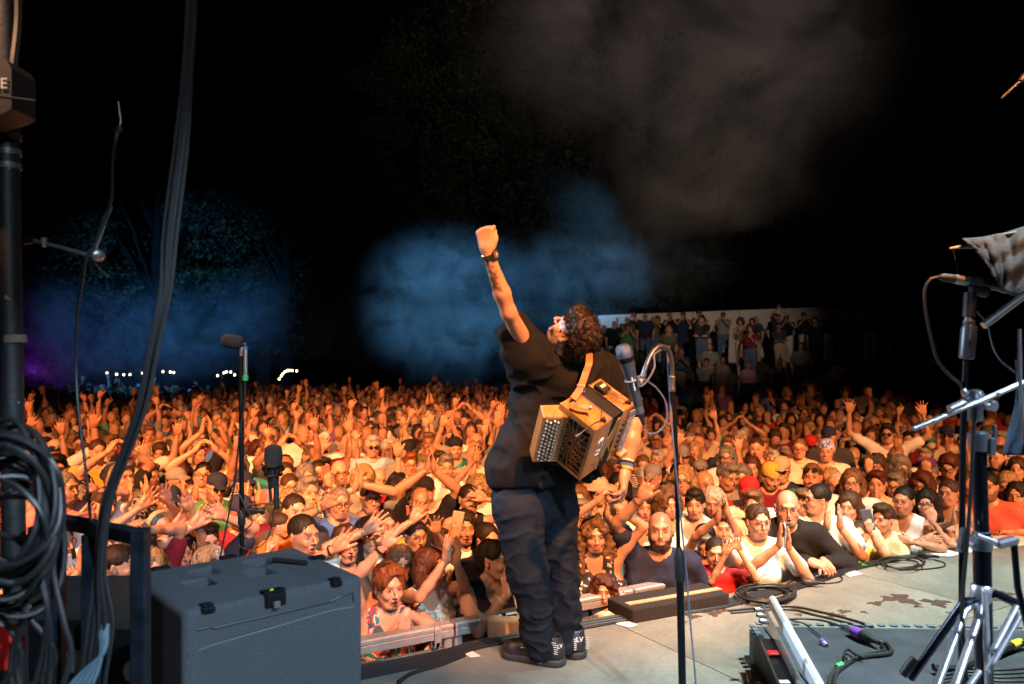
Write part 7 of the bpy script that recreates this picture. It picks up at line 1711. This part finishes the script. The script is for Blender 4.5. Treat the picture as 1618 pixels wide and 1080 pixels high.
for t in (.10, .18, .26): MB().lathe(e0.lerp(e1_, t) - o0 + Vector((-.06, 0, -.01)), (-1, -.2, .2), [(0, .010), (.02, .012), (.04, .009)], 10).build('thumb_screw', m_steel, bar)
MB().box(e0.lerp(e1_, .80) - o0 + Vector((-.085, 0, -.052)), (.035, .028, .003)).build('white_label', m_whitep, bar); MB().box(e0.lerp(e1_, .52) - o0 + Vector((-.08, 0, -.05)), (.045, .04, .012), bev=.003).build('red_switch', mr_, bar)
# purple marked connectors
m_purple = mat('purple_tape', (.22, .07, .50), .5)
pc = empty('speaker_connector', R0(1355, 1000, rz + .03)); tag(pc, 'large black cable connector wrapped with purple tape on the riser', 'connector'); dpc = (R0(1392, 1016, rz + .03) - R0(1344, 994, rz + .03)).normalized()
MB().lathe(dpc * -.03, dpc, [(0, .022), (.055, .027), (.060, .027)], 18).build('purple_wrap', m_purple, pc, True); MB().lathe(dpc * .030, dpc, [(0, .027), (.03, .024), (.07, .012), (.10, .008)], 18).build('body', m_rub, pc, True); MB().lathe(dpc * -.06, dpc, [(0, .015), (.03, .017)], 14).build('collar', m_steel, pc, True)
sc_ = empty('cable_socket', R0(1298, 1012, rz + .016)); tag(sc_, 'small silver cable socket with purple ring lying on the riser', 'connector'); MB().lathe((0, .0, 0), (.15, -.9, -.25), [(0, .013), (.018, .014)], 14).build('ring', m_purple, sc_, True); MB().lathe(Vector((.15, -.9, -.25)).normalized() * .018, (.15, -.9, -.25), [(0, .013), (.022, .013), (.022, .009), (.01, .009)], 14).build('shell', m_chrome, sc_, True)
def rr_(l, z=.012): return [R0(a, b_, rz + z) for a, b_ in l]
cable('riser_cable', rr_([(1248, 978), (1270, 977), (1300, 980), (1325, 988), (1344, 996)]), .0062, m_rub, 'black cable running from the aluminium bar to the purple connector')
cable('riser_cable', rr_([(1250, 980), (1270, 985), (1288, 998), (1296, 1005)]), .0035, m_rub, 'thin cable running to the small silver socket')
cable('riser_cable', rr_([(1388, 1014), (1402, 1018), (1408, 1030), (1392, 1034), (1372, 1036), (1345, 1042), (1325, 1055), (1312, 1072), (1308, 1100)]), .009, m_rub, 'thick black cable curving down from the purple connector')
cable('riser_cable', rr_([(1392, 1018), (1398, 1026), (1385, 1030), (1360, 1036), (1340, 1048), (1322, 1064), (1316, 1100)]), .007, m_rub, 'second black cable curving beside the thick one')
cable('velcro_loop', rr_([(1366, 1040), (1352, 1034), (1340, 1026), (1334, 1034), (1340, 1042), (1352, 1038)], .02), .006, m_rub, 'black velcro tie looped round the riser cables', 'cable tie')
gt = MB().tube(rr_([(1322, 1054), (1330, 1050)]), .0125, 12).build('green_tape', mat('neon_green_tape', (.04, .75, .12), .5), None, True); tag(gt, 'neon green tape wrapped round the riser cable', 'tape')
gt = MB().tube(floor_run([(1362, 894), (1368, 893)], .008), .010, 10).build('green_tape', MATS['neon_green_tape'], None, True); tag(gt, 'tiny neon green tape on the stage edge cables', 'tape')
cable('riser_cable', rr_([(1620, 1014), (1600, 1020), (1560, 1036), (1520, 1052), (1475, 1054)], .03), .016, m_rub, 'very thick black cable on the riser behind the tripod legs')
yt = MB().tube(rr_([(1598, 1020), (1612, 1015)], .03), .0185, 14).build('yellow_tape', MATS['yellow_tape'], None, True); tag(yt, 'yellow tape band on the very thick cable at the right edge', 'tape')
for k in range(4): cable('riser_cable', rr_([(1480, 1062 + 6 * k), (1530, 1056 + 5 * k), (1580, 1058 + 6 * k), (1640, 1054 + 7 * k)], .015), .006, m_rub, 'black cable on the riser in the tangle behind the tripod', 'cable', 'tangled cables on the riser')
# ---------------------------------------------------------------- chrome boom stand
YT = 2.25
ts = empty('boom_stand', (P(1548, 540, YT).x, YT, rz)); tag(ts, 'heavy chrome boom stand with double braced tripod legs on the riser', 'stand'); o0 = ts.location
def t_(px, py, y=YT): return P(px, py, y) - o0
m_bluem = mat('blue_black_tube', (.05, .06, .085), .22, .9)
MB().tube([t_(1546, 690), t_(1551, 845)], .0195, 18).build('upper_tube', m_bluem, ts, True); MB().tube([t_(1551, 840), t_(1556, 1110)], .024, 18).build('lower_tube', m_bluem, ts, True)
MB().lathe(t_(1551, 868), (0, 0, 1), [(0, .026), (.004, .029), (.038, .029), (.042, .024), (.052, .022), (.054, .013), (.07, .013)], 20).build('height_clamp', mat('grey_casting', (.22, .26, .30), .35, .7), ts, True)
MB().lathe(t_(1546, 712), (0, 0, 1), [(0, .026), (.03, .028), (.05, .028), (.055, .022)], 20).build('collar', MATS['grey_casting'], ts, True)
wn_ = MB(); wn_.box(t_(1566, 705, YT - .02), (.02, .02, .05), bev=.004); wn_.box(t_(1571, 690, YT - .02), (.012, .012, .07), bev=.004); wn_.build('wing_nut', MATS['grey_casting'], ts)
wn_ = MB(); wn_.box(t_(1520, 852, YT - .03), (.022, .012, .07), Matrix.Rotation(R(12), 3, 'Y'), bev=.006); wn_.tube([t_(1524, 858, YT - .02), t_(1545, 862, YT)], .006, 8); wn_.build('wing_nut', m_chrome, ts)
MB().lathe(t_(1541, 665), (0, 0, 1), [(0, .020), (.03, .019), (.045, .026), (.065, .028), (.085, .020), (.09, .010)], 18).build('boom_joint', MATS['grey_casting'], ts, True)
MB().tube([t_(1443, 677, YT - .08), t_(1540, 637, YT - .03), t_(1640, 594, YT + .02)], .0075, 12).build('boom_arm', m_chrome, ts, True)
MB().tube([t_(1500, 646, YT - .06), t_(1522, 636, YT - .05)], .011, 12).build('boom_sleeve', m_chrome, ts, True); MB().lathe(t_(1527, 625), (-.5, 0, 1), [(0, .008), (.012, .010), (.022, .006)], 10).build('boom_knob', m_chrome, ts, True)
MB().lathe(t_(1562, 640, YT - .04), (0, -1, 0), [(0, .014), (.02, .016), (.03, .010)], 12).build('boom_knob', m_chrome, ts, True)
hubz = t_(1550, 945); MB().lathe(hubz - Vector((0, 0, .01)), (0, 0, 1), [(0, .026), (.02, .030), (.045, .028), (.05, .024)], 20).build('leg_hub', m_chrome, ts, True)
legp = [((1528, 946), (1440, 1072), .05), ((1545, 950), (1492, 1108), -.16), ((1552, 950), (1522, 1120), -.20), ((1575, 940), (1660, 1040), .05), ((1590, 960), (1548, 1100), -.12)]
for k, (a, b_, dy) in enumerate((((1524, 950), (1438, 1072), .02), ((1524, 965), (1470, 1110), -.16), ((1548, 970), (1498, 1115), -.2))):
    MB().tube([hubz, t_(a[0], a[1], YT - .03), t_(b_[0], b_[1], YT + dy)], .0105 if k else .012, 10).build('leg', m_chrome if k else m_bluem, ts, True)
MB().tube([hubz, t_(1572, 937, YT - .02), t_(1600, 950, YT - .01), t_(1650, 975, YT)], .012, 10).build('leg', m_bluem, ts, True)
for a, b_ in (((1606, 958), (1568, 1030)), ((1612, 972), (1560, 1062)), ((1556, 935), (1562, 1100))): MB().tube([t_(*a, YT - .04), t_(*b_, YT - .10)], .0085, 10).build('brace', m_chrome, ts, True)
MB().tube([t_(1548, 1060, YT - .1), t_(1530, 1085, YT - .12)], .008, 10).build('brace', m_chrome, ts, True)
MB().lathe(t_(1446, 1040, YT), (-.7, .1, -1), [(0, .012), (.03, .014), (.06, .012)], 12).build('rubber_foot', m_rub, ts, True)
cable('stand_cable', [P(1540, 640, YT - .03), P(1536, 740, YT - .04), P(1528, 860, YT - .04), P(1520, 960, YT - .05), P(1524, 1040, YT - .06), P(1530, 1110, YT - .06)], .0055, m_rub, 'black cable hanging along the chrome boom stand')
t2 = empty('wing_bracket', P(1590, 856, 2.1)); tag(t2, 'chrome wing bracket on a cut off stand at the right edge', 'bracket'); MB().box((0, 0, 0), (.06, .03, .022), Matrix.Rotation(R(-14), 3, 'Y'), bev=.006).build('bracket', m_chrome, t2); MB().box((-.05, 0, .008), (.07, .018, .012), Matrix.Rotation(R(20), 3, 'Y'), bev=.004).build('wing', m_chrome, t2); MB().tube([(.02, 0, 0), (.03, 0, -.12), (.06, 0, -.24), (.10, 0, -.6)], .0085, 10).build('tube', m_bluem, t2, True)
# microphone on its own stand, top right
YR = 2.6
rm = empty('overhead_microphone', P(1530, 445, YR)); tag(rm, 'long black microphone in a clip below the draped dark cloth', 'microphone'); o0 = rm.location
def r_(px, py, y=YR): return P(px, py, y) - o0
dm_ = (P(1580, 452, YR) - P(1484, 438, YR)).normalized(); MB().lathe(r_(1484, 437), dm_, [(0, .008), (.012, .013), (.05, .0145)], 14).build('connector', m_rub, rm, True); MB().lathe(r_(1508, 440.5), dm_, [(0, .0150), (.045, .0155)], 16).build('silver_collar', m_steel, rm, True); MB().lathe(r_(1529, 443.5), dm_, [(0, .0175), (.10, .0185), (.12, .022), (.15, .022)], 16).build('body', m_micb, rm, True)
MB().tube([r_(1535, 455), r_(1560, 462)], .018, 10).build('clip', m_rub, rm, True)
r2 = empty('microphone_stand', (P(1526, 700, YR).x, YR, 0)); stand_label(r2, 'black microphone stand with fat clutch behind the chrome boom stand'); o0 = r2.location
MB().tube([P(1533, 462, YR) - o0, P(1531, 500, YR) - o0], .020, 12).build('neck', m_rub, r2, True); MB().lathe(P(1531, 512, YR) - o0, (0, 0, 1), [(0, .016), (.004, .018), (.012, .018), (.014, .014), (.05, .014)], 14).build('collar', m_steel, r2, True)
MB().lathe(P(1527, 567, YR) - o0, (P(1532, 512, YR) - P(1527, 567, YR)), [(0, .018), (.006, .024), (.10, .025), (.112, .02)], 18).build('clutch', m_micb, r2, True); MB().tube([P(1526, 570, YR) - o0, P(1521, 700, YR) - o0, Vector((P(1518, 0, YR).x - o0.x, 0, .01))], .010, 12).build('tube', m_blackm, r2, True)
MB().lathe((P(1518, 0, YR).x - o0.x, 0, 0), (0, 0, 1), [(0, .12), (.015, .12), (.02, .02)], 24).build('base', m_blackm, r2, True)
cable('microphone_cable', [P(1486, 437, YR), P(1470, 441, YR), P(1461, 460, YR), P(1464, 500, YR), P(1474, 545, YR), P(1482, 570, YR), P(1500, 592, YR), P(1516, 606, YR), P(1524, 625, YR), P(1524, 700, YR), P(1522, 800, YR), P(1520, 1000, YR + .05)], .0052, m_rub, 'black cable arching from the microphone under the draped cloth')
cable('thin_cable', [P(1506, 394, 2.7), P(1512, 420, 2.7), P(1518, 440, 2.7)], .0015, m_rub, 'hair thin wire hanging from the drum stick tip'); cable('thin_cable', [P(1544, 492, 2.62), P(1560, 512, 2.62), P(1568, 545, 2.62), P(1580, 568, 2.62), P(1603, 588, 2.62)], .0026, m_gcab, 'thin grey wire dangling right of the fat clutch')
rod = MB().tube([P(1554, 514, 2.2), P(1640, 450, 2.2)], .0105, 14).build('chrome_rod', m_chrome, None, True); tag(rod, 'short chrome rod crossing in front of the draped cloth', 'rod')
rod = MB().tube([P(1611, 520, 2.2), P(1612, 600, 2.2), P(1619, 700, 2.2)], .0052, 10).build('chrome_rod', m_chrome, None, True); tag(rod, 'thin upright chrome rod at the right edge below the cloth', 'rod')
stick = MB().tube([P(1500, 392, 2.72), P(1516, 390, 2.72), P(1600, 388, 2.72)], [.0035, .006, .007], 10).build('drum_stick', mat('raw_wood', (.42, .28, .16), .7), None, True); tag(stick, 'wooden drum stick poking out from under the dark cloth', 'drum stick')
# dark cloth draped over a hidden frame
dc = empty('draped_cloth', P(1580, 400, 2.62)); tag(dc, 'dark blue grey cloth draped over equipment at the right edge', 'cloth'); nu, nv_ = 46, 40; vv = []
top = [(1520, 378), (1550, 376), (1590, 368), (1640, 352), (1720, 330)]; bot = [(1545, 396), (1566, 430), (1580, 452), (1600, 468), (1720, 500)]
for i in range(nu):
    t = i / (nu - 1) * 4; k = min(int(t), 3); f_ = t - k; a = [top[k][0] * (1 - f_) + top[k + 1][0] * f_, top[k][1] * (1 - f_) + top[k + 1][1] * f_]; b_ = [bot[k][0] * (1 - f_) + bot[k + 1][0] * f_, bot[k][1] * (1 - f_) + bot[k + 1][1] * f_]
    for j in range(nv_):
        s = j / (nv_ - 1); fold = .018 * math.sin(i * .55 + 2.2 * s + math.sin(s * 5)) + .010 * math.sin(i * .9 - s * 9) + .012 * math.sin(s * 14 + i * .3)
        p = P(a[0] * (1 - s) + b_[0] * s, a[1] * (1 - s) + b_[1] * s, 2.72 - .20 * s ** .6 + fold); vv.append(p - dc.location)
ff = [(i * nv_ + j, (i + 1) * nv_ + j, (i + 1) * nv_ + j + 1, i * nv_ + j + 1) for i in range(nu - 1) for j in range(nv_ - 1)]
m_cloth2 = mat('blue_grey_cloth', (.026, .048, .078), .85, noise=.35, nscale=9, bump=.5, bscale=90)
c1_ = link('cloth_sheet', mesh_data('cloth_sheet', vv, ff, True), m_cloth2, dc); sm1 = c1_.modifiers.new('solid', 'SOLIDIFY'); sm1.thickness = .004
vv = []
for i in range(20):
    for j in range(30):
        s = j / 29; x0 = 1604 - 14 * s + 6 * math.sin(s * 4) + i * 5; vv.append(P(x0, 568 + 150 * s, 2.58 + .02 * math.sin(i * .8 + s * 3)) - dc.location)
ff = [(i * 30 + j, (i + 1) * 30 + j, (i + 1) * 30 + j + 1, i * 30 + j + 1) for i in range(19) for j in range(29)]
c2_ = link('hanging_corner', mesh_data('hanging_corner', vv, ff, True), m_cloth2, dc); sm2 = c2_.modifiers.new('solid', 'SOLIDIFY'); sm2.thickness = .004
tb_ = empty('cloth_stand', (P(1720, 560, 2.85).x, 2.9, 0)); tag(tb_, 'black stand holding up the draped cloth at the right edge', 'stand')
MB().tube([(0, 0, .01), (0, 0, 1.9)], .014, 12).build('pole', m_blackm, tb_, True); MB().tube([(-.42, -.2, 1.86), (.3, -.2, 1.96)], .010, 10).build('cross_bar', m_blackm, tb_, True); MB().lathe((0, 0, 0), (0, 0, 1), [(0, .16), (.02, .16), (.025, .02)], 24).build('base', m_blackm, tb_, True)
om_ = empty('overhead_microphone', P(1600, 138, 2.4)); tag(om_, 'dark pencil microphone entering at the upper right corner', 'microphone'); MB().tube([P(1582, 155, 2.4) - om_.location, P(1612, 128, 2.4) - om_.location], [.003, .005], 10).build('body', m_rub, om_, True); MB().tube([P(1612, 128, 2.4) - om_.location, P(1680, 60, 2.4) - om_.location], .006, 10).build('tube', m_rub, om_, True); MB().lathe(P(1612, 128, 2.4) - om_.location, (1, 0, 1), [(0, .009), (.02, .012), (.03, .008)], 10).build('clip', m_rub, om_, True)
